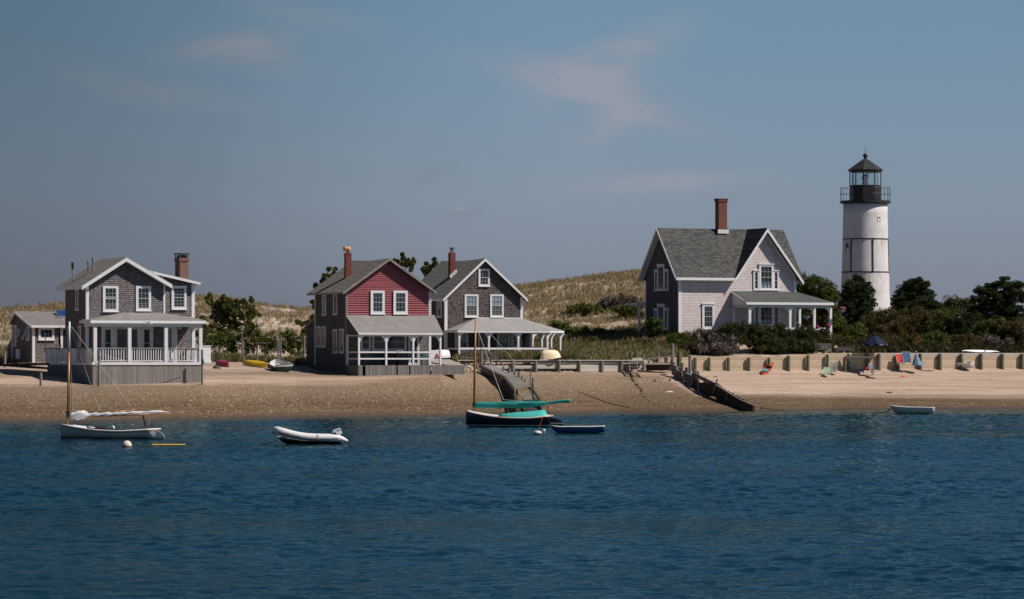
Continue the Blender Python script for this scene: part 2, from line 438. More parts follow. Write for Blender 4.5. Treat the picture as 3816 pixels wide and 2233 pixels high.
for p in kx:
    sr = float(shore_row(p)); Ds = CH * F / (sr - H)
    d = [Ds - 70, Ds] + [q[0] for q in KN[int(p)]]; z = [-3.5, 0.0] + [CH - (q[1] - H) * q[0] / F for q in KN[int(p)]]
    d += [d[-1] + 25, d[-1] + 60]; z += [z[-1] - 1.2, max(2.0, z[-1] - 7)]
    kD.append(d); kZ.append(z)
kD, kZ = np.array(kD), np.array(kZ)

def zterr(px, D):
    """vectorised ground height; px, D arrays of equal shape"""
    px = np.clip(np.asarray(px, float), kx[0], kx[-1]); D = np.asarray(D, float)
    i = np.clip(np.searchsorted(kx, px) - 1, 0, len(kx) - 2); t = (px - kx[i]) / (kx[i + 1] - kx[i])
    dd = kD[i] * (1 - t)[..., None] + kD[i + 1] * t[..., None]; zz = kZ[i] * (1 - t)[..., None] + kZ[i + 1] * t[..., None]
    out = zz[..., 0].copy()
    for k in range(dd.shape[-1] - 1):
        a, b = dd[..., k], dd[..., k + 1]; m = (D >= a) & (D < b)
        out = np.where(m, zz[..., k] + (zz[..., k + 1] - zz[..., k]) * (D - a) / np.maximum(b - a, 1e-6), out)
    return np.where(D >= dd[..., -1], zz[..., -1], out)

def vnoise(x, y, seed=0):
    xi, yi = np.floor(x), np.floor(y); xf, yf = x - xi, y - yi
    def h(a, b):
        s = np.sin(a * 127.1 + b * 311.7 + seed * 74.7) * 43758.5453
        return s - np.floor(s)
    u, v = xf * xf * (3 - 2 * xf), yf * yf * (3 - 2 * yf)
    return (h(xi, yi) * (1 - u) + h(xi + 1, yi) * u) * (1 - v) + (h(xi, yi + 1) * (1 - u) + h(xi + 1, yi + 1) * u) * v
def fbm(x, y, o=4, seed=0):
    s, a = 0, .5
    for k in range(o):
        s = s + a * (vnoise(x, y, seed + k) - .5); x, y, a = x * 2.03, y * 2.03, a * .5
    return s

def ground(X, Y):
    X, Y = np.atleast_1d(np.asarray(X, float)), np.atleast_1d(np.asarray(Y, float))
    px = 1908 + F * X / Y
    z = zterr(px, Y)
    amp = np.clip((z - 1.0) / 3, 0, 1) * np.clip((z - 4.6) / 2.5, 0.10, 1)
    z = z + fbm(X / 2.2, Y / 2.2, 4, 3) * .9 * amp + fbm(X / 14, Y / 14, 2, 9) * 2.0 * np.clip((z - 7) / 3, 0, 1)
    return z
def gz(X, Y): return float(ground(X, Y)[0])
def Dg(px, row, lo=285.0, hi=372.0):
    """distance at which the ground is seen at a photo row"""
    d = np.arange(lo, hi, .1); x = (px - 1908) * d / F; r = H + (CH - ground(x, d)) * F / d
    k = np.where(r <= row)[0]
    return float(d[k[0]]) if len(k) else hi
def gpx(px, D): X = (px - 1908) * D / F; return Vector((X, D, gz(X, D)))

def grid_obj(name, us, vs, pos, m, attrs=None, **k):
    """us, vs arrays; pos(U, V) -> (X, Y, Z)"""
    Ug, Vg = np.meshgrid(us, vs); X, Y, Z = pos(Ug, Vg)
    nu, nv = len(us), len(vs)
    me = bpy.data.meshes.new(name)
    me.vertices.add(nu * nv); me.vertices.foreach_set('co', np.stack([X, Y, Z], -1).astype(np.float32).ravel())
    i = np.arange((nu - 1) * (nv - 1)); r, c = i // (nu - 1), i % (nu - 1); a = r * nu + c
    f = np.stack([a, a + 1, a + nu + 1, a + nu], -1).astype(np.int32)
    me.loops.add(f.size); me.loops.foreach_set('vertex_index', f.ravel())
    me.polygons.add(len(f)); me.polygons.foreach_set('loop_start', np.arange(0, f.size, 4, dtype=np.int32)); me.polygons.foreach_set('loop_total', np.full(len(f), 4, dtype=np.int32))
    me.update(calc_edges=True)
    for an, fn in (attrs or {}).items():
        at = me.attributes.new(an, 'FLOAT', 'POINT'); at.data.foreach_set('value', fn(X, Y, Z).astype(np.float32).ravel())
    me.polygons.foreach_set('use_smooth', [True] * len(me.polygons))
    me.materials.append(m)
    o = bpy.data.objects.new(name, me); COL.objects.link(o)
    return tag(o, **k)

def sandmat():
    t = NT('beach_sand'); v = t.new('ShaderNodeNewGeometry').outputs['Position']; x, y, z = t.sep(v)
    peb = t.new('ShaderNodeAttribute', attribute_name='pebble').outputs['Fac']
    dune = t.new('ShaderNodeAttribute', attribute_name='dune').outputs['Fac']
    # long streaks of wrack and tide lines run along the beach (contours of height)
    st = t.noise(t.comb(t.math('MULTIPLY', x, .10), t.math('MULTIPLY', y, .10), t.math('MULTIPLY', z, 7.0)), 1, 5, .65)
    st2 = t.noise(t.comb(t.math('MULTIPLY', x, .35), t.math('MULTIPLY', y, .35), t.math('MULTIPLY', z, 18.0)), 1, 4, .7)
    fine = t.noise(v, 5.5, 5, .75)
    vo = t.new('ShaderNodeTexVoronoi'); vo.inputs['Scale'].default_value = 11.0; t.l.new(v, vo.inputs[0])
    vc = t.new('ShaderNodeSeparateColor'); t.l.new(vo.outputs['Color'], vc.inputs[0])
    sand = t.mix(t.rng(st, .4, .62), (.45, .34, .26), (.34, .248, .182))
    sand = t.mix(t.math('MULTIPLY', t.rng(st2, .56, .68), .5), sand, (.20, .15, .11))
    sand = t.mix(t.math('MULTIPLY', t.rng(fine, .55, .72), .45), sand, (.24, .19, .14))
    grav = t.mix(vc.outputs[0], (.04, .025, .012), (.17, .108, .06))
    grav = t.mix(t.rng(z, .9, 2.6), grav, t.mix(vc.outputs[0], (.13, .088, .055), (.34, .245, .17)))
    grav = t.mix(t.rng(vc.outputs[1], .991, .996), grav, (.55, .47, .38))
    grav = t.mix(t.math('MULTIPLY', t.rng(st, .42, .62), .4), grav, (.20, .14, .09))
    pz = t.math('ADD', peb, t.math('MULTIPLY', t.math('SUBTRACT', st, .5), 1.3), clamp=True)
    c = t.mix(t.rng(pz, .15, .85), sand, grav)
    # pale shell flecks everywhere
    c = t.mix(t.math('MULTIPLY', t.rng(vc.outputs[2], .985, .992), .6), c, (.68, .62, .54))
    # dune: bare sand with brown root mats and dead stalks
    dn = t.noise(v, .8, 5, .7, .6)
    dcol = t.mix(t.rng(dn, .45, .6), (.50, .40, .32), (.22, .17, .10))
    dcol = t.mix(t.math('MULTIPLY', t.rng(fine, .5, .7), .6), dcol, (.15, .11, .06))
    c = t.mix(dune, c, dcol)
    wet = t.rng(t.math('ADD', z, t.math('MULTIPLY', fine, .15)), .16, .42, 1, 0)
    c = t.mix(t.math('MULTIPLY', wet, .65), c, (.075, .055, .04))
    h = t.math('ADD', t.math('MULTIPLY', fine, .6), t.math('MULTIPLY', vo.outputs['Distance'], .5))
    h = t.math('ADD', h, t.math('MULTIPLY', dn, t.math('MULTIPLY', dune, 4)))
    t.bump(h, .9, .09)
    return t.fin(c, t.rng(wet, 0, 1, .95, .5), .15)
SAND = sandmat()

def a_peb(X, Y, Z):
    px = 1908 + F * X / Y; row = H + (CH - Z) * F / Y
    left = np.clip((2560 - px) / 120, 0, 1)
    lim = np.interp(px, [0, 1300, 1700, 2440, 2600, 3816], [1434, 1430, 1388, 1390, 1470, 1482])
    p = np.clip((row - lim) / 30 + .5, 0, 1)
    # a pebbly wrack band again above the clean sand strip
    p2 = np.exp(-((row - 1392) / 14) ** 2) * .75 * left
    return np.clip(np.maximum(p, p2), 0, 1)
def a_dune(X, Y, Z): return np.clip((Z - 4.25 + fbm(X / 3, Y / 3, 3, 5)) / .8, 0, 1)

us = np.concatenate([np.linspace(-9000, -520, 30), np.arange(-500, 4500, 12.0), np.linspace(4520, 13000, 30)])
vs = np.unique(np.concatenate([np.linspace(190, 262, 20), np.arange(262, 382, .45), np.arange(382, 470, 1.0), np.linspace(475, 1600, 20)]))
def tpos(Ug, Vg):
    X = (Ug - 1908) * Vg / F; return X, Vg, ground(X.ravel(), Vg.ravel()).reshape(X.shape)
grid_obj('ground', us, vs, tpos, SAND, {'pebble': a_peb, 'dune': a_dune}, label='sand beach with pebble bands rising to grassy dunes', cat='beach', kind='structure')

# ------------------------------------------------------------ water
def watermat():
    t = NT('sea_water'); v = t.new('ShaderNodeNewGeometry').outputs['Position']; x, y, z = t.sep(v)
    sh = t.new('ShaderNodeAttribute', attribute_name='depth').outputs['Fac']
    deep = t.mix(t.rng(t.noise(t.comb(t.math('MULTIPLY', x, .012), t.math('MULTIPLY', y, .03)), 1, 3), .35, .65), (.0015, .014, .023), (.003, .024, .035))
    c = t.mix(t.rng(sh, .02, 1.5), (.085, .07, .055), deep)
    # wind ripples, several sizes, longer across the view than along it
    n1 = t.noise(t.comb(t.math('MULTIPLY', x, 1.0), t.math('MULTIPLY', y, 1.5)), 1.5, 5, .65, .3)
    n2 = t.noise(t.comb(t.math('MULTIPLY', x, .22), t.math('MULTIPLY', y, .5)), 1.0, 3, .6, .4)
    g = t.rng(t.noise(t.comb(t.math('MULTIPLY', x, .02), t.math('MULTIPLY', y, .035)), 1, 3, .6), .36, .66, .55, 1.35)
    h = t.math('MULTIPLY', t.math('ADD', n1, t.math('MULTIPLY', n2, 1.2)), g)
    h = t.math('MULTIPLY', h, t.rng(sh, 0, .5, .12, 1))
    t.bump(h, 1.0, .05)
    # seen through a polarising filter: only part of the sky's reflection is left
    t.fin(c, .6, 0.0)
    bn = t.p.inputs['Normal'].links[0].from_socket
    gl = t.new('ShaderNodeBsdfGlossy'); gl.inputs['Roughness'].default_value = .035; t.l.new(bn, gl.inputs['Normal'])
    gl.inputs['Color'].default_value = (.62, .84, .92, 1)
    fr = t.new('ShaderNodeFresnel'); fr.inputs['IOR'].default_value = 1.33; t.l.new(bn, fr.inputs['Normal'])
    mx = t.new('ShaderNodeMixShader'); t.l.new(t.math('MULTIPLY', fr.outputs[0], .49), mx.inputs[0])
    t.l.new(t.p.outputs[0], mx.inputs[1]); t.l.new(gl.outputs[0], mx.inputs[2]); t.l.new(mx.outputs[0], t.n['Material Output'].inputs[0])
    return t.m
WATER = watermat()
def dens(a, b, f0, f1, s, n=14):
    return np.unique(np.concatenate([np.linspace(a, f0, n), np.arange(f0, f1, s), np.linspace(f1, b, n)]))
def wdep(X, Y, Z):
    return -np.minimum(zterr(1908 + F * X / np.maximum(Y, 150), np.maximum(Y, 150)), 2)
# real wind waves: many short wave trains, crests lying mostly across the view
_wr = np.random.default_rng(21)
WV = []
for _k in range(72):
    lam = float(np.exp(_wr.uniform(math.log(.28), math.log(1.9)))); th = _wr.uniform(-1.45, 1.45)
    WV.append((2 * math.pi / lam * math.sin(th), 2 * math.pi / lam * math.cos(th), _wr.uniform(0, 6.28), .0064 * lam ** .8))
def wave(X, Y):
    z = np.zeros_like(X)
    Xw, Yw = X + fbm(X / 3, Y / 3, 2, 40) * 1.2, Y + fbm(X / 3, Y / 3, 2, 50) * 1.2
    for a, b_, p, A in WV: z += A * (1 - 1.4 * np.abs(np.sin((a * Xw + b_ * Yw + p) / 2)))
    gust = np.clip(.85 + 2.2 * fbm(X / 30, Y / 14, 3, 31), .22, 1.7)
    return z * gust
wrow = [44.0]
while wrow[-1] < 352: wrow.append(wrow[-1] + max(.10, .0021 * wrow[-1]))
def wpos(Ug, Vg):
    X = (Ug - 1908) * Vg / F; d = wdep(X, Vg, 0)
    return X, Vg, wave(X, Vg) * np.clip(d / .8, 0.05, 1) * 1.0
grid_obj('water', np.arange(-700, 4520, 13.0), np.array(wrow), wpos, WATER, {'depth': wdep}, label='dark blue rippled harbour water', cat='water', kind='structure')
grid_obj('water', dens(-2500, 2500, -60, 62, 3.0), dens(-400, 2500, 200, 350, 3), lambda U_, V_: (U_, V_, U_ * 0.0 - .16), WATER, {'depth': wdep}, label='wider harbour water beyond', cat='water', kind='structure')
# ------------------------------------------------------------ house kit
def window(par, mp, a0, a1, z0, z1, cas=.10, sash=.05, cols=3, rows=(2, 2), glass=None, mat=None, dep=.06, curtain_glint=None, head=0.0, sill=True, name='window', lab=None):
    """a window on a wall: mp(a, z, d) maps along-wall, height and outward distance to local xyz"""
    mat = mat or WHITE; m = MB()
    def bx(p0, p1, q0, q1, d0, d1):
        m.add([mp(a, z, d) for z in (q0, q1) for d in (d0, d1) for a in (p0, p1)],
              [(0, 2, 3, 1), (4, 5, 7, 6), (0, 1, 5, 4), (2, 6, 7, 3), (0, 4, 6, 2), (1, 3, 7, 5)])
    i0, i1, j0, j1 = a0 + cas, a1 - cas, z0 + cas, z1 - cas
    bx(a0, i0, z0, z1, 0, dep); bx(i1, a1, z0, z1, 0, dep); bx(i0, i1, j1, z1, 0, dep - .002); bx(i0, i1, z0, j0, 0, dep - .002)
    if sill: bx(a0 - .03, a1 + .03, z0 - .04, z0 + .02, 0, dep + .05)
    if head: bx(a0 - .05, a1 + .05, z1, z1 + head, 0, dep + .06)
    f = m.build(name, mat, par)
    s = MB(); mm = m; m = s
    zm = (j0 + j1) / 2
    bx(i0, i0 + sash, j0, j1, .012, dep - .02); bx(i1 - sash, i1, j0, j1, .012, dep - .02)
    bx(i0 + sash, i1 - sash, j0, j0 + sash, .012, dep - .021); bx(i0 + sash, i1 - sash, j1 - sash, j1, .012, dep - .021)
    if len(rows) == 2: bx(i0 + sash, i1 - sash, zm - .025, zm + .025, .012, dep - .018)
    for k in range(1, cols):
        x = i0 + (i1 - i0) * k / cols; bx(x - .009, x + .009, j0 + sash, j1 - sash, .011, dep - .03)
    for (za, zb, nr) in (((zm, j1, rows[0]), (j0, zm, rows[1])) if len(rows) == 2 else ((j0, j1, rows[0]),)):
        for k in range(1, nr):
            z = za + (zb - za) * k / nr; bx(i0 + sash, i1 - sash, z - .009, z + .009, .010, dep - .031)
    s.build('sash', SASH, f)
    g = MB(); g.add([mp(i0, j0, .006), mp(i1, j0, .006), mp(i1, j1, .006), mp(i0, j1, .006)], [(0, 1, 2, 3)])
    g.build('pane', glass or GLASS, f, fix=False)
    if curtain_glint:
        for (fa, fb, cm) in curtain_glint:
            g = MB(); za, zb = j0 + (j1 - j0) * fa, j0 + (j1 - j0) * fb
            g.add([mp(i0 + sash * .5, za, .009), mp(i1 - sash * .5, za, .009), mp(i1 - sash * .5, zb, .009), mp(i0 + sash * .5, zb, .009)], [(0, 1, 2, 3)])
            g.build('curtain_glint', cm, f, fix=False)
    if lab: f['label'] = lab
    return f
def front(y): return lambda a, z, d: (a, y - d, z)
def left(x): return lambda a, z, d: (x - d, a, z)

def rake(m, xa, za, xb, zb, h, y0, y1): m.py([(xa, za), (xb, zb), (xb, zb - h), (xa, za - h)], y0, y1)
def text(par, s, size, loc, m, rot=(R(90), 0, 0), name='house_number', ext=.006, align='CENTER', shear=0.0):
    cu = bpy.data.curves.new(name, 'FONT'); cu.body = s; cu.size = size; cu.align_x = align; cu.align_y = 'CENTER'; cu.extrude = ext; cu.shear = shear
    cu.resolution_u = 3
    tmp = bpy.data.objects.new(name + '_tmp', cu); COL.objects.link(tmp); bpy.context.view_layer.update()
    me = bpy.data.meshes.new_from_object(tmp.evaluated_get(bpy.context.evaluated_depsgraph_get())); bpy.data.objects.remove(tmp); bpy.data.curves.remove(cu)
    me.name = name; me.materials.clear(); me.materials.append(m); o = bpy.data.objects.new(name, me); COL.objects.link(o); o.parent = par; o.location = loc; o.rotation_euler = rot
    return o
def skirt(m, x0, x1, y, zt, zb0, zb1, w, th=.03, axis='x', gaps=(), jit=.0, seed=1):
    """separate vertical boards hung from zt down to a sloping ground line"""
    r = random.Random(seed); n = max(1, int(abs(x1 - x0) / w)); st = (x1 - x0) / n
    for i in range(n):
        a, b = x0 + i * st, x0 + (i + 1) * st - st * .07; t = (i + .5) / n
        if any(g0 < (a + b) / 2 < g1 for g0, g1 in gaps): continue
        zb = zb0 + (zb1 - zb0) * t - .12 + r.uniform(0, 1) * jit; o = r.uniform(0, .012); j = r.uniform(-1, 1) * jit * .15
        if axis == 'x':
            m.add([(a, y - o, zt), (b, y - o, zt), (b, y - o + th, zt), (a, y - o + th, zt), (a + j, y - o, zb), (b + j, y - o, zb), (b + j, y - o + th, zb), (a + j, y - o + th, zb)],
                  [(0, 1, 2, 3), (4, 7, 6, 5), (0, 4, 5, 1), (1, 5, 6, 2), (2, 6, 7, 3), (3, 7, 4, 0)])
        else:
            m.box(y - o, y - o + th, a, b, zb, zt)
def bracket(m, x, y, z, w, h, t=.05, axis='x', side=1):
    """curved gingerbread bracket beside a post top"""
    pts = [(0, 0)] + [(w * (1 - math.sin(a) * .92), -h * (1 - math.cos(a) * .92) * 1.0) for a in [k * math.pi / 2 / 5 for k in range(6)]][::1] + [(0, -h)]
    pts = [(0, 0), (w, 0), (w, -.07 * 1), (w * .62, -h * .28), (w * .38, -h * .52), (w * .18, -h), (0, -h)]
    if axis == 'x': m.py([(x + side * a, z + b) for a, b in pts], y - t / 2, y + t / 2)
    else: m.px([(y + side * a, z + b) for a, b in pts], x - t / 2, x + t / 2)

PH = R(24)
# ============================================================ 1: grey house at the left
fr = Frame(cA(852, 0)[0], 289, PH, 0); zg = fr.Z(cA(0, 1410)[1], 0, -2.4); fr.zb = zg
h1 = empty('shingled_house', (fr.X0, fr.Y0, zg), PH, label='grey shingled two-storey house with white trim and a balustraded porch reading 370', cat='house')
X, Z = fr.X, fr.Z
w = X(cA(1612, 0)[0]); L1 = fr.Yd(cA(640, 0)[0])
zdk = Z(cA(0, 1188)[1], 3, -2.4)
xa_, za_ = fr.pt(cA, 1240, 152, -.5); xl_, zl_ = fr.pt(cA, 806, 432, -.5); xr_, zr_ = fr.pt(cA, 1688, 418, -.5)
sl_l = (za_ - zl_) / (xa_ - xl_); sl_r = (za_ - zr_) / (xr_ - xa_); RT = .16
fz = lambda x: (za_ - (xa_ - x) * sl_l if x < xa_ else za_ - (x - xa_) * sl_r)
yb = L1 + .45
m = MB(); m.py([(0, zdk - .2), (w, zdk - .2), (w, fz(w) - RT - .01), (xa_, za_ - RT - .01), (0, fz(0) - RT - .01)], 0, L1); m.build('wall', SH_GREY, h1)
m = MB()
m.slab([(xl_, -.5, zl_), (xa_, -.5, za_), (xa_, yb, za_), (xl_, yb, zl_)], RT)
m.slab([(xa_, -.5, za_), (xr_, -.5, zr_), (xr_, yb, zr_), (xa_, yb, za_)], RT)
# wing's low shed roof
ww = X(cA(1906, 0)[0], .7); wy = .7
wa = fr.pt(cA, 1500, 290, .25); wb = fr.pt(cA, 1962, 398, .25); s2 = (wa[1] - wb[1]) / (wb[0] - wa[0])
wx0 = xa_ + .5; wz = lambda x: wa[1] - (x - wa[0]) * s2
while wz(wx0) > fz(wx0) and wx0 < w: wx0 += .05
m.slab([(wx0, .25, wz(wx0)), (wb[0], .25, wb[1]), (wb[0], L1, wb[1]), (wx0, L1, wz(wx0))], .13)
rf1 = m.build('roof', RF_GREY, h1)
m = MB(); m.py([(w - .6, zdk - .2), (ww, zdk - .2), (ww, wz(ww) - .14), (w - .6, wz(w - .6) - .14)], wy, L1 - .05); m.build('wing_wall', SH_GREY, h1)
m = MB()   # rake boards, fascia, corner boards
rake(m, xl_ - .02, zl_ - .05, xa_, za_ - .05, .30, -.56, -.502); rake(m, xa_, za_ - .05, xr_ + .02, zr_ - .05, .30, -.56, -.503)
rake(m, xl_ + .2, zl_ + .02, xa_, za_ - .12, .22, -.07, -.004); rake(m, xa_, za_ - .12, xr_ - .25, zr_ + .03, .22, -.07, -.004)
m.box(xl_ - .05, xl_ - .003, -.5, yb, zl_ - .28, zl_ - .02)
m.slab([(xl_, -.5, zl_ - .17), (.0, -.5, zl_ - .17), (.0, yb, zl_ - .17), (xl_, yb, zl_ - .17)], .04)
for x in (0, w): m.box(x - .07, x + .16 if x == 0 else x + .07, -.035, .12, zdk, fz(x) - .2)
m.box(-.04, 0.0, .12, .25, zdk, fz(0) - .3)
m.box(w + .07, w + .22, wy - .03, wy + .05, zdk, wz(w + .2) - .15)
m.box(ww - .22, ww + .03, wy - .035, wy + .15, zdk, wz(ww) - .12)
rake(m, wa[0] - .3, wa[1] + .3 * s2 - .03, wb[0], wb[1] - .03, .20, .19, .248); m.box(wb[0] + .003, wb[0] + .05, .25, L1, wb[1] - .2, wb[1] - .01)
m.build('trim', WHITE, h1)
for (a, b, c, d, cu_) in ((1008, 437, 1160, 700, [(.05, .30, SCREEN_GLINT), (.52, .62, CURT_GLINT)]), (1332, 437, 1480, 692, [(.04, .22, SCREEN_GLINT)])):  # left window's strips: light reflections in the glass put into colour
    x0, x1, z0, z1 = fr.rect(cA, a, b, c, d); window(h1, front(0), x0, x1, z0 + .08, z1, .17, .05, 3, (2, 2), dep=.08, curtain_glint=cu_)
x0, x1, z0, z1 = fr.rect(cA, 1682, 436, 1828, 672, wy); window(h1, front(wy), x0, x1, z0 + .04, z1, .17, .05, 3, (3, 3), dep=.08)
for (a, b, c, d) in ((745, 462, 772, 682), (772, 826, 799, 1040), (665, 830, 683, 1046)):
    y0, y1, z0, z1 = fr.srect(cA, a, b, c, d); window(h1, left(0), y0, y1, z0 + .05, z1, .12, .04, 1, (1, 1), dep=.05)
# porch: ground-floor front wall openings
x0, x1, z0, z1 = fr.rect(cA2, 390, 186, 1362, 560); zf = zdk
m = MB(); m.box(x0, x1, -.03, 0, zf, z1); m.build('panelled_front', WHITE, h1)
for (a, b, c, d, cu) in ((430, 215, 590, 600, .0), (1165, 215, 1325, 600, .0)):
    q0, q1, r0, r1 = fr.rect(cA2, a, b, c, d, -.03); window(h1, front(-.031), q0, q1, zf + .35, r1, .09, .04, 1, (1, 1), dep=.05)
q0, q1, r0, r1 = fr.rect(cA2, 655, 205, 1095, 600, -.03)
window(h1, front(-.031), q0, q1, zf + .02, r1, .09, .05, 2, (1,), dep=.05, name='sliding_door', sill=False)
q0, q1, r0, r1 = fr.rect(cA2, 1632, 190, 1812, 600, wy)
m = MB(); m.box(w + .2, q1, wy - .04, wy, zf, r1); m.box(q1 - .2, q1, wy - .07, wy - .04, zf, r1); dr = m.build('door', WHITE, h1)
window(h1, front(wy - .042), q0 + .05, q1 - .42, zf + .95, r1 - .12, .03, .03, 3, (3, 3), dep=.04, sill=False)
m = MB(); m.box(q1 + .12, q1 + .34, wy - .12, wy, r1 - .18, r1 + .02); m.build('electric_box', WHITE_OLD, h1)
# porch roof (hipped, with square ends) and beam
ye = -2.75; yp = -2.45
exl, ezl = fr.pt(cA, 890, 781, ye); exr, ezr = fr.pt(cA, 2024, 768, ye); ez = (ezl + ezr) / 2
zdk_g = zdk; tl = fr.pt(cA, 1215, 697, 0); tr_ = fr.pt(cA, 1562, 697, 0); zt = tl[1]
wyr = 2.9   # the porch runs on along the right side
m = MB()
def face(*p): m.add(list(p) + [(a, b, c - .02) for a, b, c in p], [tuple(range(len(p))), tuple(range(2 * len(p) - 1, len(p) - 1, -1))] + [(i, (i + 1) % len(p), (i + 1) % len(p) + len(p), i + len(p)) for i in range(len(p))])
TL, TR = (tl[0], -.01, zt), (tr_[0], -.01, zt)
EL, ER, ELb, ERb = (exl, ye, ez), (exr, ye, ez), (exl, .15, ez), (exr, wyr, ez)
face(EL, ER, TR, TL); face(ELb, EL, TL)
face(ER, ERb, (ww, wyr, zt - .35), (ww + .02, .6, zt - .36), TR)
m.build('porch_roof', RF_PORCH, h1)
m = MB()
m.box(exl, exr, ye, ye + .05, ez - .24, ez - .02); m.box(exl, exl + .05, ye + .05, .15, ez - .24, ez - .02); m.box(exr - .05, exr, ye + .05, wyr, ez - .24, ez - .02)
m.box(exl - .02, exr + .02, ye - .03, ye - .001, ez - .235, ez - .15)
m.box(exl + .05, exr - .05, ye + .05, -.0, ez - .06, ez - .03)       # soffit
m.box(exr - 2.0, exr - .05, .0, wyr, ez - .06, ez - .031)
m.build('fascia', WHITE, h1)
pxs = [931.5, 1269, 1626.5, 1966]; pw = .26; pxl = [X(cA(a, 0)[0], yp) for a in pxs]; bz = Z(cA(0, 836)[1], 4, yp)
m = MB(); m.box(pxl[0] - .13, pxl[-1] + .13, yp - .08, yp + .08, bz, ez - .061); m.box(pxl[-1] - .05, pxl[-1] + .11, yp + .08, wyr, bz, ez - .062)
m.box(pxl[0] - .1, pxl[0] + .06, yp + .08, -.01, bz, ez - .063); m.build('porch_beam', WHITE, h1)
for x in pxl:
    m = MB(); m.box(x - pw / 2, x + pw / 2, yp - pw / 2, yp + pw / 2, zdk - .02, bz); m.build('porch_post', WHITE, h1)
for a in (1895, 1826, 1791):
    y = fr.Yd(cA(a, 0)[0], pxl[-1]); m = MB(); m.box(pxl[-1] - pw / 2, pxl[-1] + pw / 2, y - pw / 2, y + pw / 2, zdk, bz); m.build('porch_post', WHITE, h1)
# deck, its skirt and balustrade
xs0 = X(cA(908, 0)[0], yp - .1); xs1 = X(cA(1990, 0)[0], yp - .1); ys = yp - .1
yL = fr.Yd(cA(462, 0)[0], xs0)
m = MB(); m.box(xs0, xs1 - .02, ys, .0, zdk - .14, zdk); m.box(xs0, 0.0, 0.001, yL, zdk - .14, zdk - .001); m.box(w, xs1, 0.001, wyr + 1.2, zdk - .14, zdk - .001); m.build('deck', GREY_TRIM, h1)
zt2 = Z(cA(0, 1212)[1], 4, ys)
m = MB(); m.box(xs0 - .05, xs1, ys - .05, ys - .002, zt2, zdk + .02); m.box(xs0 - .05, xs0 - .002, ys, yL, zt2, zdk + .019); m.build('deck_trim', WHITE, h1)
m = MB()
zb0, zb1 = Z(cA(0, 1412)[1], xs0, ys), Z(cA(0, 1368)[1], xs1, ys)
skirt(m, xs0, xs1 - .1, ys + .02, zt2 + .01, zb0, zb1, .165, jit=.02, seed=3)
skirt(m, ys, yL, xs0 + .02, zt2 + .01, zb0, zb0 + 1.0, .165, axis='y', seed=4)
m.build('skirting', WOOD_GREY, h1)
zr1 = Z(cA(0, 1043)[1], 4, yp); zr0 = zdk + .12
def balus(par, p, q, n, bw=.055):
    m = MB(); p, q = Vector(p), Vector(q)
    for i in range(n):
        a = p + (q - p) * ((i + .5) / n); m.box(a.x - bw / 2, a.x + bw / 2, a.y - bw / 2, a.y + bw / 2, zr0, zr1 - .1)
    m.bar(p + Vector((0, 0, zr0)), q + Vector((0, 0, zr0)), .08, .06); m.build('balusters', WHITE, par)
    m = MB(); m.bar(p + Vector((0, 0, zr1 - .05)), q + Vector((0, 0, zr1 - .05)), .14, .09); m.build('handrail', GREY_TRIM, par)
for i in range(3): balus(h1, (pxl[i] + .13, yp, 0), (pxl[i + 1] - .13, yp, 0), (12, 14, 12)[i])
balus(h1, (pxl[-1], yp + .14, 0), (pxl[-1], wyr, 0), 24)
# left return: open balusters, then solid boarded panels
yq = [fr.Yd(cA(a, 0)[0], xs0) for a in (905, 860, 755, 715, 455)]
balus(h1, (xs0, yq[1], 0), (xs0, yq[2], 0), 7)
m = MB()
m.box(xs0 - .06, xs0 + .06, yp + .1, yq[1], zdk, zr1 - .06); m.build('solid_railing', WHITE, h1); m = MB(); m.box(xs0 - .06, xs0 + .06, yq[3], yq[2], zdk, zr1 - .06)
m.box(xs0 - .02, xs0 + .02, yq[3], yq[4], zdk + .04, zr1 - .06)
for k in range(6):
    y = yq[3] + (yq[4] - yq[3]) * k / 5; m.box(xs0 - .055, xs0 - .02, y - .1, y + .1, zdk + .02, zr1 - .07)
m.build('solid_railing', WHITE, h1)
m = MB(); m.box(xs0 - .09, xs0 + .09, yp, yq[4], zr1 - .06, zr1); m.build('handrail', GREY_TRIM, h1)
# stair cheek box at the right end
q0, q1, r0, r1 = fr.rect(cA, 1990, 1030, 2044, 1172, 0)
m = MB(); m.box(xs1 + .25, q1, -.6, -.5, r0, r1); m.box(q1 - .1, q1, -.498, 2.2, r0, r1); m.box(xs1 + .2, q1 + .04, -.64, -.46, r1, r1 + .06)
m.box(xs1 + .3, q1 + .05, -.66, -.62, r0 - .16, r0); m.box(xs1 + .35, xs1 + .6, -.62, -.4, Z(cA(0, 1285)[1], 9, 0), r0 - .16); m.build('stair_side', WHITE, h1)
# chimney and vents
cy0 = 2.4; q0, q1, r0, r1 = fr.rect(cA, 1765, 170, 1850, 360, cy0); cdp = fr.Yd(cA(1718, 0)[0], q0) - cy0
m = MB(); m.box(q0, q1, cy0, cy0 + cdp, r0 - 1.0, r1); m.box(q0 - .05, q1 + .05, cy0 - .05, cy0 + cdp + .05, r1 - .18, r1 + .06); ch = m.build('chimney', BRICK2, h1)
m = MB()
for a in (q0 + .03, q1 - .03):
    for b in (cy0 + .03, cy0 + cdp - .03): m.box(a - .03, a + .03, b - .03, b + .03, r1 + .06, r1 + .36)
m.box(q0 + .1, q1 - .1, cy0 + .1, cy0 + cdp - .1, r1 + .062, r1 + .30)
m.box(q0 - .09, q1 + .09, cy0 - .09, cy0 + cdp + .09, r1 + .36, r1 + .45); m.build('chimney_cap', paint('dark_sheet_metal', (.06, .06, .06), .6, .3, .3), ch)
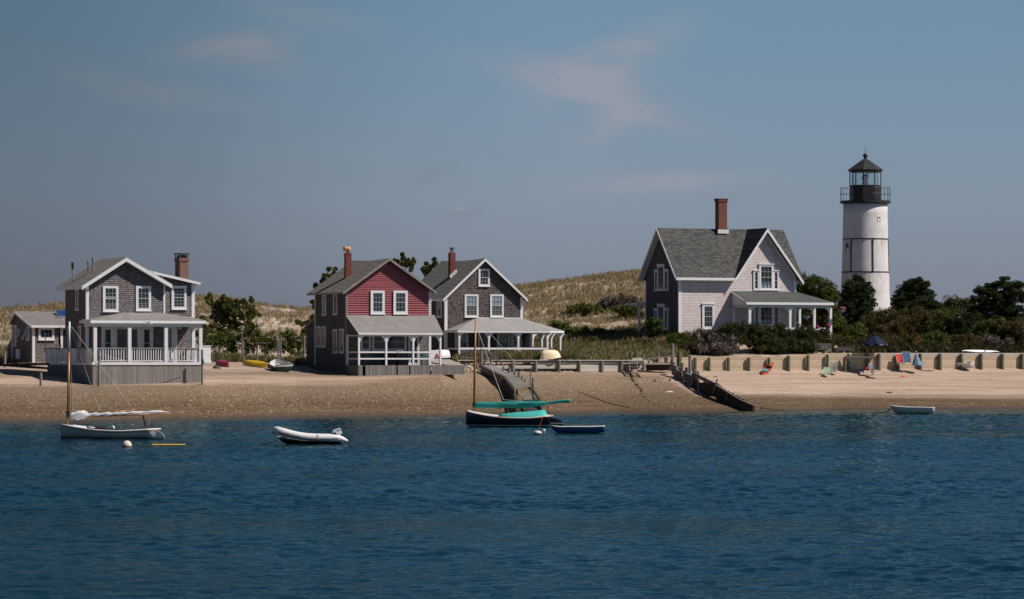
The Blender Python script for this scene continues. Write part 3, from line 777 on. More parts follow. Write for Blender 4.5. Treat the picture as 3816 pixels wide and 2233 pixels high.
for (a, t, b, r, mt, y) in ((712, 205, 350, .10, BLACK, 3.6), (862, 190, 275, .07, GALV, 3.0), (915, 158, 268, .13, GALV, 2.6)):
    x, z0 = fr.pt(cA, a, b, y); z1 = Z(cA(0, t)[1], x, y); mid = z0 + (z1 - z0) * .55
    m = MB(); m.cyl((x, y, z0 - .3), (x, y, mid), r * .6, r * .6, 10); vp = m.build('vent_pipe', GALV, h1, smooth=False)
    m = MB(); m.cyl((x, y, mid), (x, y, z1), r, r, 12); m.build('vent_cap', mt, vp)
# house number board
q0, q1, r0, r1 = fr.rect(cA2, 1200, 98, 1335, 136, ye - .05)
m = MB(); m.box(q0, q1, ye - .07, ye - .031, r0, r1); nb = m.build('number_board', WHITE, h1)
text(nb, '370', .22, ((q0 + q1) / 2, ye - .078, (r0 + r1) / 2), BLACK)

# ---- annex behind it at the far left
fa = Frame(cA(322, 0)[0], 303, PH, 0); fa.zb = fa.Z(cA(0, 1190)[1])
an = empty('shingled_annex', (fa.X0, fa.Y0, fa.zb), PH, label='low single-storey shingled annex with open awning windows and a rooftop solar panel', cat='outbuilding')
La = fa.Yd(cA(119, 0)[0]); wa_ = fa.X(cA(690, 0)[0])
yr = fa.Yd(cA(176, 0)[0]); zr = fa.Z(cA(0, 685)[1], 0, yr); ze_ = fa.Z(cA(0, 822)[1], 0, -.35); ybk = La + .1; zbk = fa.Z(cA(0, 800)[1], 0, La)
m = MB(); m.px([(0, 0), (La, 0), (La, zbk - .12), (yr, zr - .14), (0, ze_ + .05)], 0, wa_); m.build('wall', SH_GREY, an)
m = MB(); m.slab([(-.25, -.35, ze_), (wa_, -.35, ze_), (wa_, yr, zr), (-.25, yr, zr)], .12); m.slab([(-.25, yr, zr), (wa_, yr, zr), (wa_, ybk, zbk), (-.25, ybk, zbk)], .12)
RF_ANNEX = shingle('grey_annex_roof_shingles', (.25, .235, .225), (.18, .165, .155), (.09, .08, .075), .3, .07, 'x', .008, bstr=.4)
m.build('roof', RF_ANNEX, an)
m = MB(); m.px([(-.36, ze_ - .02), (yr, zr - .02), (yr, zr - .22), (-.36, ze_ - .22)], -.30, -.252); m.px([(yr, zr - .02), (ybk, zbk - .02), (ybk, zbk - .22), (yr, zr - .22)], -.30, -.252)
m.box(-.25, wa_, -.42, -.352, ze_ - .2, ze_); m.box(-.04, .17, -.04, .15, 0, ze_ - .05); m.box(-.04, 0, La - .15, La + .03, 0, zbk - .2); m.build('trim', WHITE, an)
q0, q1, r0, r1 = fa.rect(cA, 376, 842, 532, 968); window(an, front(0), q0, q1, r0, r1, .17, .05, 3, (2,), dep=.07, curtain_glint=[(0, .5, paint('blue_screen', (.02, .06, .16), .4, .4))])
q0, q1, r0, r1 = fa.rect(cA, 588, 838, 640, 1040); m = MB(); m.box(q0, q1 + .6, -.05, 0, 0, r1); dr = m.build('door', WHITE, an)
m = MB(); m.box(q0 + .25, q1 + .4, -.062, -.051, .3, r1 - .2); m.build('pane', GLASS, dr)
for (a, b, c, d) in ((138, 824, 163, 1024), (262, 842, 290, 968), (173, 862, 193, 926)):
    y0, y1, r0, r1 = fa.srect(cA, a, b, c, d); wnd = window(an, left(0), y0, y1, r0, r1, .09, .03, 1, (1,), dep=.05)
    if a > 150:
        m = MB(); t = .45; zc = r1 - .05; m.slab([(-.05, y0 + .05, zc), (-.05, y1 - .05, zc), (-.05 - (r1 - r0) * .42, y1 - .05, zc - (r1 - r0) * .85), (-.05 - (r1 - r0) * .42, y0 + .05, zc - (r1 - r0) * .85)], .04)
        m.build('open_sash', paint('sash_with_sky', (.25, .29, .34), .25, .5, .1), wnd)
q0, q1, r0, r1 = fa.rect(cA, 158, 1090, 215, 1150, 0)
m = MB(); m.cyl((-.25, 3.2, .3), (-.25, 3.2, 1.1), .22, .22, 14); m.build('tank', WHITE_OLD, an)
yy = yr * .72; zz = ze_ + (zr - ze_) * (yy + .35) / (yr + .35); x0 = fa.X(cA(548, 0)[0], yy)
m = MB(); m.slab([(x0, yy - .55, zz - .12), (x0 + 1.6, yy - .55, zz - .12), (x0 + 1.6, yy + .35, zz + .42), (x0, yy + .35, zz + .42)], .05); sp = m.build('solar_panel', GALV, an)
m = MB(); m.slab([(x0 + .05, yy - .5, zz - .08), (x0 + 1.55, yy - .5, zz - .08), (x0 + 1.55, yy + .3, zz + .395), (x0 + .05, yy + .3, zz + .395)], .01); m.build('solar_cell', paint('solar_blue', (.02, .05, .13), .15, .6), sp)
m = MB(); m.box(x0 - .3, x0 + 1.7, yy - 1.0, yy - .92, zz - .22, zz - .12); m.box(x0 - .5, x0 + 1.7, yr - .1, yr - .02, zr + .02, zr + .09); m.build('panel_rail', GREY_TRIM, sp)
# fenced lean-to beyond the annex
m = MB(); m.px([(La + .02, 0), (La + 1.3, 0), (La + 1.3, 1.1), (La + .02, 1.9)], .0, 2.0); ln = m.build('lean_to', SH_GREY, an)
m = MB(); m.slab([(-.1, La, 2.0), (2, La, 2.0), (2, La + 1.45, 1.12), (-.1, La + 1.45, 1.12)], .08); m.build('lean_to_roof', WHITE_OLD, ln)

# ============================================================ 2: red house
fr = Frame(cR(527, 0)[0], 311, PH, 0); zg = fr.Z(cR(0, 1395)[1], 0, -2.7); fr.zb = zg; X, Z = fr.X, fr.Z
h2 = empty('red_house', (fr.X0, fr.Y0, zg), PH, label='two-storey house with a red clapboard gable and orange chimney pot', cat='house')
w = X(cR(1405, 0)[0]); Lr = fr.Yd(cR(205, 0)[0]); zd = Z(cR(0, 1284)[1], 3, -2.6); of = .52
xa_, za_ = fr.pt(cR, 980, 171, -of); xl_, zl_ = fr.pt(cR, 494, 524, -of); xr_, zr_ = fr.pt(cR, 1468, 520, -of)
sl_l = (za_ - zl_) / (xa_ - xl_); sl_r = (za_ - zr_) / (xr_ - xa_); RT = .12; yb = Lr + .6
m = MB(); m.py([(0, 0), (w, 0), (w, fz(w) - RT - .01), (xa_, za_ - RT - .01), (0, fz(0) - RT - .01)], .12, Lr); m.build('side_wall', SH_RED_SIDE, h2)
zc = Z(cR(0, 760)[1], 3, 0)
m = MB(); m.py([(.002, zc - .4), (w - .002, zc - .4), (w - .002, fz(w) - RT - .01), (xa_, za_ - RT - .01), (.002, fz(0) - RT - .01)], 0, .12)
# real lapped clapboards
k = zc
while k < za_ - .4:
    t = k + .195
    def ext_(z):
        xa1 = 0 if z < fz(0) - .15 else xa_ - (za_ - RT - .02 - z) / sl_l
        xb1 = w if z < fz(w) - .15 else xa_ + (za_ - RT - .02 - z) / sl_r
        return max(0.002, xa1), min(w - .002, xb1)
    a0, a1 = ext_(t)
    if a1 - a0 > .2: m.px([(-.06, k), (-.004, t), (.0, t), (.0, k)], a0, a1)
    k += .19
m.build('front_wall', CLAP, h2)
m = MB(); m.box(.001, w - .001, .0, .12, 0, zc - .4); m.build('porch_wall', SH_GREY, h2)
m = MB()
nseg = 6   # the ridge sags a little
for i in range(nseg):
    ya, yb_ = -of + (yb + of) * i / nseg, -of + (yb + of) * (i + 1) / nseg
    sg = lambda y: -.12 * math.sin(math.pi * (y + of) / (yb + of))
    m.slab([(xl_, ya, zl_), (xa_, ya, za_ + sg(ya)), (xa_, yb_, za_ + sg(yb_)), (xl_, yb_, zl_)], RT)
    m.slab([(xa_, ya, za_ + sg(ya)), (xr_, ya, zr_), (xr_, yb_, zr_), (xa_, yb_, za_ + sg(yb_))], RT)
m.build('roof', RF_RED, h2)
m = MB()
rake(m, xl_, zl_ - .02, xa_, za_ - .02, .20, -of - .04, -of - .003); rake(m, xa_, za_ - .02, xr_, zr_ - .02, .20, -of - .04, -of - .004)
m.box(xl_ - .03, xl_ - .003, -of, yb, zl_ - .16, zl_ - .01); m.box(-.03, .17, -.05, .14, zd, fz(0) - .2); m.build('gable_trim', GREY_TRIM, h2)  # grey boards on the rakes, left eave and left corner
m = MB(); m.box(w - .19, w + .03, -.05, .14, zd, fz(w) - .16); m.box(.02, .2, -.055, -.0501, zd, Z(cR(0, 960)[1])); m.box(-.03, .0, Lr - .12, Lr + .03, zd, fz(0) - .3); m.build('corner_board', WHITE, h2)
for (a, b, c, d) in ((777, 510, 922, 757), (1013, 510, 1160, 757)):
    x0, x1, z0, z1 = fr.rect(cR, a, b, c, d); window(h2, front(-.081), x0, x1, z0 + .02, z1, .20, .045, 3, (2, 2), dep=.07)
for (a, b, c, d) in ((283, 548, 324, 770), (397, 540, 439, 763), (225, 878, 268, 1097), (279, 882, 319, 1100), (395, 912, 439, 1160), (462, 906, 505, 1160)):
    y0, y1, z0, z1 = fr.srect(cR, a, b, c, d); window(h2, left(0), y0, y1, z0 + .03, z1, .11, .04, 2, (1, 1), dep=.05, mat=WHITE_OLD, curtain_glint=[(.1, .95, CURT_GLINT)] if a == 283 else None)
# rear lean-to
y2 = fr.Yd(cR(128, 0)[0], .4); zt = Z(cR(0, 782)[1], 0, Lr); zl2 = Z(cR(0, 905)[1], .4, y2)
m = MB(); m.px([(Lr, 0), (y2, 0), (y2, zl2), (Lr, zt)], .3, w - .5); lt = m.build('lean_to', SH_RED_SIDE, h2)
m = MB(); m.slab([(.15, Lr, zt + .15), (w, Lr, zt + .15), (w, y2 + .2, zl2 + .08), (.15, y2 + .2, zl2 + .08)], .13); m.build('lean_to_roof', GREY_TRIM, lt)
# porch roof, cheek, beam
ye = -2.78; e0, ez = fr.pt(cR, 660, 943, ye); e1, _ = fr.pt(cR, 1533, 943, ye); t0, zt = fr.pt(cR, 536, 759, 0); t1, _ = fr.pt(cR, 1405, 759, 0)
m = MB(); m.slab([(e0, ye, ez), (e1, ye, ez), (t1 + .35, 0.02, zt), (t0, 0.02, zt)], .07)
k = 0
m.build('porch_roof', RF_PORCH, h2)
m = MB(); m.px([(ye + .15, ez - .1), (0, ez - .1), (0, zt - .12)], .05, .12); m.build('porch_cheek', SH_RED_SIDE, h2)
m = MB(); m.box(e0, e1, ye - .03, ye + .03, ez - .2, ez - .02); m.px([(ye - .02, ez - .02), (0, zt - .02), (0, zt - .16), (ye - .02, ez - .16)], e0 - .04, e0 - .003)
yp = -2.6; pxl = [X(cR(a, 0)[0], yp) for a in (660, 943, 1223, 1505)]
m.build('fascia', WHITE_OLD, h2)
m = MB(); m.box(pxl[0] - .06, pxl[-1] + .06, yp - .05, yp + .05, ez - .32, ez - .21); m.box(pxl[0] - .06, pxl[0] + .04, yp + .05, -.06, ez - .32, ez - .211); m.build('porch_beam', WHITE_OLD, h2)
for i, x in enumerate(pxl):
    m = MB(); m.box(x - .075, x + .075, yp - .075, yp + .075, zd - .05, ez - .32); ps = m.build('porch_post', WHITE, h2)
    m = MB()
    if i: bracket(m, x - .075, yp, ez - .32, .34, .42, side=-1)
    if i < 3: bracket(m, x + .075, yp, ez - .32, .34, .42, side=1)
    m.build('bracket', WHITE, ps)
zr1, zr2 = Z(cR(0, 1149)[1], 3, yp), Z(cR(0, 1217)[1], 3, yp)
for i in range(3):
    for z in (zr1, zr2):
        m = MB(); m.box(pxl[i] + .075, pxl[i + 1] - .075 if i < 2 else X(cR(1388, 0)[0], yp) + .1, yp - .03, yp + .03, z - .06, z + .06); m.build('rail', WHITE, h2)
for z in (zr1, zr2):
    m = MB(); m.box(pxl[0] - .03, pxl[0] + .03, yp + .08, -.06, z - .06, z + .06); m.build('rail', WHITE, h2)
# porch windows and door
for (a, b, c, d, co, ro) in ((680, 960, 783, 1140, 2, (1, 1)), (797, 960, 1152, 1137, 4, (1, 1)), (1172, 960, 1284, 1284, 2, (1, 1))):
    x0, x1, z0, z1 = fr.rect(cR, a, b, c, d); window(h2, front(-.001), x0, x1, max(z0, zd + .02), z1 + .12, .14, .06, co, ro, dep=.06, mat=WHITE_OLD)
# deck, skirt
xs0 = X(cR(656, 0)[0], -2.72); xs1 = X(cR(1735 * 1 - 0, 0)[0], -2.72); ys = -2.72
xs1 = X(cK(508, 0)[0], ys)
m = MB(); m.box(xs0, w + .5, ys + .02, -.001, zd - .12, zd); m.box(xs0, 0, 0, 1.0, zd - .12, zd - .002); m.build('porch_floor', DARKWOOD, h2)
m = MB()
gaps = [(X(cR2(a, 0)[0], ys), X(cR2(b, 0)[0], ys)) for a, b in ((432, 480), (1180, 1226), (1464, 1508), (1922, 1970))]
skirt(m, xs0, xs1, ys, zd, Z(cR(0, 1395)[1], xs0, ys), Z(cK(0, 1365)[1], xs1, ys), .125, jit=.05, gaps=gaps, seed=5)
skirt(m, ys, 3.5, xs0, zd, 0, .7, .125, axis='y', seed=6)
m.build('skirting', WOOD_SKIRT, h2)
# ramp-like deck right of the porch
x0 = w + .5; yk = 3.6
m = MB(); m.slab([(x0, ys + .02, zd), (xs1, ys + .02, zd - .01), (X(cK(345, 0)[0], yk), yk, zd + .50), (x0 - .3, yk, zd + .50)], .1); m.build('ramp', WOOD_DECK, h2)
cy = 3.6; q0, q1, r0, r1 = fr.rect(cR, 525, 122, 584, 350, cy)
cd = fr.Yd(cR(508, 0)[0], q0) - cy
m = MB(); m.box(q0, q1, cy, cy + cd, r0 - .8, r1); m.box(q0 - .03, q1 + .03, cy - .03, cy + cd + .03, r1 - .12, r1 - .02); ch = m.build('chimney', BRICK3, h2)
m = MB(); xm, ym = (q0 + q1) / 2, cy + cd / 2; m.lathe([(.16, 0), (.15, .18), (.21, .22), (.24, .30), (.25, .42), (.21, .52), (.08, .55)], 14, (xm, ym, r1)); m.cyl((xm - .1, ym, r1 + .38), (xm - .36, ym - .05, r1 + .38), .17, .19, 12)
m.build('chimney_pot', paint('orange_terracotta', (.62, .33, .14), .7, .2, .12), ch, smooth=True)
q0, q1, r0, r1 = fr.rect(cR2, 1204, 524, 1316, 576, yp - .04)
m = MB(); m.box(q0, q1, yp - .075, yp - .032, r0, r1); nb = m.build('number_board', WHITE, h2); text(nb, '377\u00bd', .17, ((q0 + q1) / 2, yp - .084, (r0 + r1) / 2), BLACK, shear=.2)
# triangular sign on a board at the porch end
q0, q1, r0, r1 = fr.rect(cR2, 1960, 560, 2165, 715, yp - .05)
m = MB(); m.box(q0 - .05, pxl[-1] - .076, yp - .02, yp + .02, r0 - .02, r1 + .18); bd = m.build('sign_board', WHITE, h2)
TRI = paint('orange_brown_frame', (.34, .09, .035), .6, .3, .2)
def tri(s, c=(0, 0)): return [(c[0] - s * .56, c[1] - s * .42), (c[0] + s * .56, c[1] - s * .42), (c[0], c[1] + s * .55)]
cx, cz = (fr.pt(cR2, 2082, 640, yp))
m = MB(); s_ = .44; to, ti = tri(s_), tri(s_ * .52)
for i in range(3):
    j = (i + 1) % 3; m.py([(cx + to[i][0], cz + to[i][1]), (cx + to[j][0], cz + to[j][1]), (cx + ti[j][0], cz + ti[j][1] - .02), (cx + ti[i][0], cz + ti[i][1] - .02)], yp - .06, yp - .021)
tg = m.build('triangle_frame', TRI, bd); text(tg, 'C', .2, (cx, yp - .035, cz - .04), paint('purple_letter', (.12, .015, .08), .6, .2), name='letter')

# ============================================================ 3: dark shingled house with the wrap-around porch
fr = Frame(cK(300, 0)[0], 341, PH, 0); zg = fr.Z(cK(0, 1215)[1], 0, 0); fr.zb = zg; X, Z = fr.X, fr.Z
h3 = empty('dark_shingled_house', (fr.X0, fr.Y0, zg), PH, label='dark shingled gable house with an attic window and pale wrap-around porch roof', cat='house')
w = X(cK(1103, 0)[0]); of = .40
xa_, za_ = fr.pt(cK, 718, 172, -of); xl_, zl_ = fr.pt(cK, 284, 594, -of); xr_, zr_ = fr.pt(cK, 1160, 596, -of)
yb = fr.Yd(cK(268, 0)[0], xa_); Lr = yb - .5
sl_l = (za_ - zl_) / (xa_ - xl_); sl_r = (za_ - zr_) / (xr_ - xa_); RT = .12
m = MB(); m.py([(0, -.3), (w, -.3), (w, fz(w) - RT - .01), (xa_, za_ - RT - .01), (0, fz(0) - RT - .01)], 0, Lr); m.build('wall', SH_DARK, h3)
m = MB()
for i in range(nseg):
    ya, yb_ = -of + (yb + of) * i / nseg, -of + (yb + of) * (i + 1) / nseg
    sg = lambda y: -.13 * math.sin(math.pi * (y + of) / (yb + of))
    m.slab([(xl_, ya, zl_), (xa_, ya, za_ + sg(ya)), (xa_, yb_, za_ + sg(yb_)), (xl_, yb_, zl_)], RT)
    m.slab([(xa_, ya, za_ + sg(ya)), (xr_, ya, zr_), (xr_, yb_, zr_), (xa_, yb_, za_ + sg(yb_))], RT)
m.build('roof', RF_DARK, h3)
m = MB()
rake(m, xl_ - .02, zl_ - .03, xa_, za_ - .03, .26, -of - .05, -of - .003); rake(m, xa_, za_ - .03, xr_, zr_ - .03, .24, -of - .05, -of - .004)
m.box(xl_ - .04, xl_ - .003, -of, yb, zl_ - .2, zl_ - .01)
m.box(-.04, .24, -.04, .10, -.2, fz(0) - .18); m.box(w - .2, w + .04, -.04, .1, -.2, fz(w) - .16); m.build('trim', WHITE, h3)
for (a, b, c, d, cu) in ((647, 284, 763, 469, None), (503, 549, 645, 790, [(.5, 1, CURT_GLINT), (0, .5, SCREEN_GLINT)]), (767, 549, 907, 790, [(.5, 1, CURT_GLINT), (0, .5, SCREEN_GLINT)])):
    x0, x1, z0, z1 = fr.rect(cK, a, b, c, d); window(h3, front(0), x0, x1, z0 + .03, z1, .15, .05, 3, (2, 2), dep=.08, curtain_glint=cu)
y0, y1, z0, z1 = fr.srect(cK, 221, 608, 270, 790); window(h3, left(0), y0, y1, z0 + .03, z1, .12, .04, 1, (1, 1), dep=.05, curtain_glint=[(.5, 1, CURT_GLINT)])
# hipped porch roof with canted right end
ye = -2.9
a0, ez = fr.pt(cK, 430, 921, ye); a1, _ = fr.pt(cK, 1390, 924, ye); tL = fr.pt(cK, 615, 798, 0); zt = tL[1]
c_ = X(cK(1537, 0)[0], ye + 1.9) ; xL = a0 ; yb3 = 5.0
m = MB()
FL, FR, CR, CB = (a0, ye, ez), (a1, ye, ez), (c_, ye + 1.9, ez), (c_, yb3, ez)
LB = (a0, .1, ez); T0, T1, T1b = (tL[0], -.02, zt), (w, -.02, zt), (w + .0, yb3, zt)
face(FL, FR, T1, T0); face(LB, FL, T0); face(FR, CR, T1); face(CR, CB, T1b, T1)
m.build('porch_roof', RF_PORCH2, h3)
m = MB()
def fas(p, q, h=.17, t=.05):
    m.ext([(p[0], p[1], p[2] - .03), (q[0], q[1], q[2] - .03), (q[0], q[1], q[2] - h - .03), (p[0], p[1], p[2] - h - .03)], Vector((-(q[1] - p[1]), q[0] - p[0], 0)).normalized() * t)
fas(FL, FR); fas(FR, CR); fas(CR, CB); fas(LB, FL)
m.box(tL[0], w, -.06, -.01, zt, zt + .08)
m.build('fascia', WHITE, h3)
yp = -2.65; dz = Z(cK(0, 1198)[1], 4, yp); tp = ez - .21; zrl = Z(cK(0, 1113)[1], 4, yp)
PL = [X(cK(a, 0)[0], yp) for a in (447, 755, 1060, 1362)]
posts = [(x, yp) for x in PL]
m = MB(); ce = X(cK(1497, 0)[0], ye + 2.1)
m.box(PL[0], PL[-1], yp - .05, yp + .05, tp - .05, tp); m.bar((PL[-1] + .05, yp, tp - .026), (ce - .02, ye + 2.1, tp - .026), .09, .05); m.build('porch_beam', WHITE, h3)
posts += [(ce, ye + 2.1)] + [(ce, fr.Yd(cK(a, 0)[0], ce)) for a in (1403, 1305, 1210)]
for i, (x, y) in enumerate(posts):
    m = MB(); m.box(x - .08, x + .08, y - .08, y + .08, -.3, tp - .05); ps = m.build('porch_post', WHITE, h3)
    m = MB()
    if i: bracket(m, x - .08, y, tp - .05, .36, .45, side=-1)
    bracket(m, x + .08, y, tp - .05, .36, .45, side=1); m.build('bracket', WHITE, ps)
m = MB(); m.box(PL[0], PL[-1], yp - .07, yp + .07, zrl - .08, zrl + .10); m.box(PL[0] - .03, PL[0] + .04, yp + .07, -.04, zrl - .08, zrl + .09); m.build('porch_rail', WHITE, h3)
m = MB(); m.box(PL[0] - .3, ce, yp, yb3, -.28, .05); m.build('porch_floor', GREY_TRIM, h3)
for (a, b, c, d, cu) in ((403, 940, 541, 1106, [(.45, 1, CURT_GLINT)]), (840, 940, 975, 1106, [(.45, 1, CURT_GLINT)]), (985, 940, 1062, 1080, None)):
    x0, x1, z0, z1 = fr.rect(cK, a, b, c, d); window(h3, front(-.001), x0, x1, z0 - .3, z1, .17, .05, 2, (1, 1), dep=.06, curtain_glint=cu, mat=WHITE_OLD)
for (a, c) in ((640, 765), (1068, 1204)):
    x0, x1, z0, z1 = fr.rect(cK, a, 940, c, 1200); m = MB(); m.box(x0, x1, -.06, -.002, .05, z1); d_ = m.build('door_frame', WHITE_OLD, h3)
    m = MB(); m.box(x0 + .2, x1 - .25, -.07, -.061, .08, z1 - .1); m.build('dark_opening', GLASS, d_)
# rear lean-to seen past the right corner
m = MB(); xl3 = w + .01; m.py([(xl3, 0), (xl3 + 1.1, 0), (xl3 + 1.1, Z(cK(0, 800)[1], w, 6)), (xl3, Z(cK(0, 690)[1], w, 6))], 5.2, Lr); m.build('lean_to', SH_DARK, h3)
cy = 3.2; q0, q1, r0, r1 = fr.rect(cK, 358, 115, 411, 290, cy); cd = fr.Yd(cK(335, 0)[0], q0) - cy
m = MB(); m.box(q0, q1, cy, cy + cd, r0 - .7, r1); ch = m.build('chimney', BRICK3, h3)
m = MB(); m.cyl(((q0 + q1) / 2, cy + cd / 2, r1), ((q0 + q1) / 2, cy + cd / 2, r1 + .22), .15, .15); m.lathe([(.2, .2), (.24, .32), (.17, .40), (.30, .43), (.30, .46)], 14, ((q0 + q1) / 2, cy + cd / 2, r1)); m.build('chimney_cowl', GALV, ch)
m = MB()
for i in range(7):
    t = i / 6; x = q0 + (q1 - q0) * t + .03; m.box(x - .09, x + .09, cy - .05, cy + .02, fz(x) - .06, fz(x) + .22)
m.build('flashing', WHITE, ch)

# ============================================================ 4: white house right of centre
fr = Frame(cW(378, 0)[0], 354, PH, 0); zg = fr.Z(cW(0, 1175)[1], 0, 0); fr.zb = zg; X, Z = fr.X, fr.Z
h4 = empty('white_house', (fr.X0, fr.Y0, zg), PH, label='pale shingled house with steep dark roof, cross gable and tall brick chimney', cat='house')
w = X(cW(1295, 0)[0]); Ld = fr.Yd(cW(118, 0)[0]); yr = Ld / 2
ze = Z(cW(0, 704)[1], 0, -.55); zr = Z(cW(0, 317)[1], 0, yr); xo = X(cW(205, 0)[0], yr); x1o = X(cW(1200, 0)[0], yr)
ovl = -xo
m = MB()
zap = lambda y: ze + (zr - ze) * (y + .55) / (yr + .55) if y < yr else ze + (zr - ze) * (Ld + .55 - y) / (yr + .55)
m.px([(0, -.6), (Ld, -.6), (Ld, zap(Ld) - .16), (yr, zr - .17), (0, zap(0) - .16)], 0.0, .12); m.build('side_wall', shingle('shaded_dark_side_shingles', (.15, .14, .145), (.10, .09, .095), (.03, .027, .027), .22, .135, wear=.3), h4)  # dark shingles made darker still, this side's shade put into the colour
m = MB(); m.px([(0.001, -.6), (Ld - .001, -.6), (Ld - .001, zap(Ld) - .17), (yr, zr - .18), (0.001, zap(0) - .17)], .12, w - .01)
gx, gzz = fr.pt(cW, 1075, 315, -.6); gl = fr.pt(cW, 815, 724, -.6); gr = fr.pt(cW, 1357, 732, -.6)
sg1 = (gzz - gl[1]) / (gx - gl[0]); sg2 = (gzz - gr[1]) / (gr[0] - gx)
fz2 = lambda x: gzz - (gx - x) * sg1 if x < gx else gzz - (x - gx) * sg2
xg0 = gx - (gzz - .18 - (zap(0) - .18)) / sg1
m.py([(xg0, zap(0) - .3), (w, zap(0) - .3), (w, fz2(w) - .2), (gx, gzz - .2)], -.012, .6)
m.py([(.12, -.6), (w - .002, -.6), (w - .002, zap(0) - .25), (.12, zap(0) - .25)], -.01, .3)
m.build('front_wall', SH_PALE, h4)
m = MB(); RT = .14
m.slab([(xo, -.55, ze), (gl[0] + .02, -.55, ze), (gx, yr, zr), (xo, yr, zr)], RT); m.slab([(x1o - .02, -.50, ze + .03), (x1o, -.50, ze + .03), (x1o, yr, zr), (gx, yr, zr)], RT)
m.slab([(xo, yr, zr), (x1o, yr, zr), (x1o, Ld + .55, ze), (xo, Ld + .55, ze)], RT)
zi = min(gzz, zr) 
yl_ = -.55 + (gl[1] + .02 - ze) / (zr - ze) * (yr + .55)
m.slab([(gl[0], -.6, gl[1]), (gx, -.6, gzz), (gx, yr, gzz), (gl[0], -.35, gl[1] + .02)], RT)
m.slab([(gx, -.6, gzz), (gr[0], -.6, gr[1]), (gr[0], -.35, gr[1] + .02), (gx, yr, gzz)], RT)
m.build('roof', RF_WHITE, h4)
m = MB()
rake(m, gl[0] - .02, gl[1] - .03, gx, gzz - .03, .36, -.66, -.603); rake(m, gx, gzz - .03, gr[0] + .02, gr[1] - .03, .36, -.66, -.604)
rake(m, gl[0] + .5, fz2(gl[0] + .5) - .22, gx, gzz - .22, .4, -.07, -.014); rake(m, gx, gzz - .22, w - .05, fz2(w - .05) - .22, .4, -.07, -.014)
m.box(xo, gl[0] + .1, -.66, -.553, ze - .26, ze - .01); m.box(xo + .3, gl[0], -.55, -.02, ze - .2, ze - .17)
m.px([(-.55, ze - .02), (yr, zr - .02), (yr, zr - .34), (-.55, ze - .34)], xo - .05, xo - .003); m.px([(Ld + .55, ze - .02), (yr, zr - .02), (yr, zr - .34), (Ld + .55, ze - .34)], xo - .05, xo - .003)
m.slab([(xo, -.5, ze - .16), (-.01, -.5, ze - .16), (-.01, yr, zr - .17), (xo, yr, zr - .17)], .03); m.slab([(xo, yr, zr - .17), (-.01, yr, zr - .17), (-.01, Ld + .5, ze - .16), (xo, Ld + .5, ze - .16)], .03)
m.box(-.04, .26, -.05, .1, -.5, ze - .2); m.box(-.04, 0, Ld - .15, Ld + .03, -.5, ze - .2); m.box(w - .2, w + .05, -.06, .12, -.5, ze - .1)
m.build('trim', WHITE, h4)
def triple(par, mp, a, b, z0, z1, zs, ca, cb):
    """tall middle sash with lower side lights under stepped heads"""
    window(par, mp, ca, cb, z0, z1, .17, .05, 3, (2, 2), dep=.12, head=.10, curtain_glint=[(.04, .26, CURT_GLINT), (.72, .80, SCREEN_GLINT)])
    window(par, mp, a, ca - .002, z0 + .001, zs, .13, .04, 1, (2, 2), dep=.10, head=.09); window(par, mp, cb + .002, b, z0 + .001, zs, .13, .04, 1, (2, 2), dep=.10, head=.09)
x0, x1, z0, z1 = fr.rect(cW, 962, 604, 1160, 806); ca, cb = X(cW(1006, 0)[0]), X(cW(1117, 0)[0]); triple(h4, front(-.013), x0, x1, z0 + .03, z1, Z(cW(0, 646)[1]), ca, cb)
x0, x1, z0, z1 = fr.rect(cW, 552, 915, 662, 1112); window(h4, front(-.013), x0 + .1, x1 - .1, z0 + .03, z1, .20, .05, 3, (2, 2), dep=.1, head=.10)
x0, x1, z0, z1 = fr.rect(cW, 965, 925, 1165, 1090); ca, cb = X(cW(1006, 0)[0]), X(cW(1117, 0)[0]); triple(h4, front(-.013), x0, x1, z0 + .03, z1, z1 - .01, ca, cb)
for (ya, yt, yb_, ys_) in ((0, 604, 808, 645), (0, 918, 1118, 950)):
    y0, y1, z0, z1 = fr.srect(cW, 192, yt, 300, yb_); c0, c1 = fr.Yd(cW(270, 0)[0]), fr.Yd(cW(217, 0)[0]); triple(h4, left(0), y0, y1, z0 + .03, z1, Z(cW(0, ys_)[1], 0, y0), c0, c1)
# porch wrapping the right corner
ye = -3.1; e0, ez = fr.pt(cW, 908, 897, ye); e1, ez1 = fr.pt(cW, 1597, 901, ye); t0, zt = fr.pt(cW, 795, 811, 0); ez = (ez + ez1) / 2; ybk = 5.2
m = MB(); EL, ER, EB = (e0, ye, ez), (e1, ye, ez), (e1, ybk, ez); T0, T1, TB = (t0, -.012, zt), (w, -.012, zt), (w, ybk, zt)
face(EL, ER, T1, T0); face(ER, EB, TB, T1); m.build('porch_roof', RF_PORCH3, h4)
m = MB(); m.box(e0, e1, ye - .04, ye, ez - .25, ez - .02); m.box(e1 - .05, e1, ye, ybk, ez - .25, ez - .021); m.box(e0 - .03, e0 + .02, ye, -.02, ez - .24, ez - .1)
m.px([(ye, ez - .02), (-.02, zt - .02), (-.02, zt - .14), (ye, ez - .14)], e0 - .03, e0 + .02)
m.px([(ye + .2, ez - .12), (-.02, ez - .12), (-.02, zt - .15)], e0 + .1, e0 + .14); m.box(t0, w, -.06, -.013, zt + .0, zt + .07); m.build('fascia', WHITE, h4)
yp = -2.75; PL = [X(cW(a, 0)[0], yp) for a in (933, 1250, 1569)]
BLUEW = paint('blue_white_beam', (.50, .53, .57), .6, .3, .05)
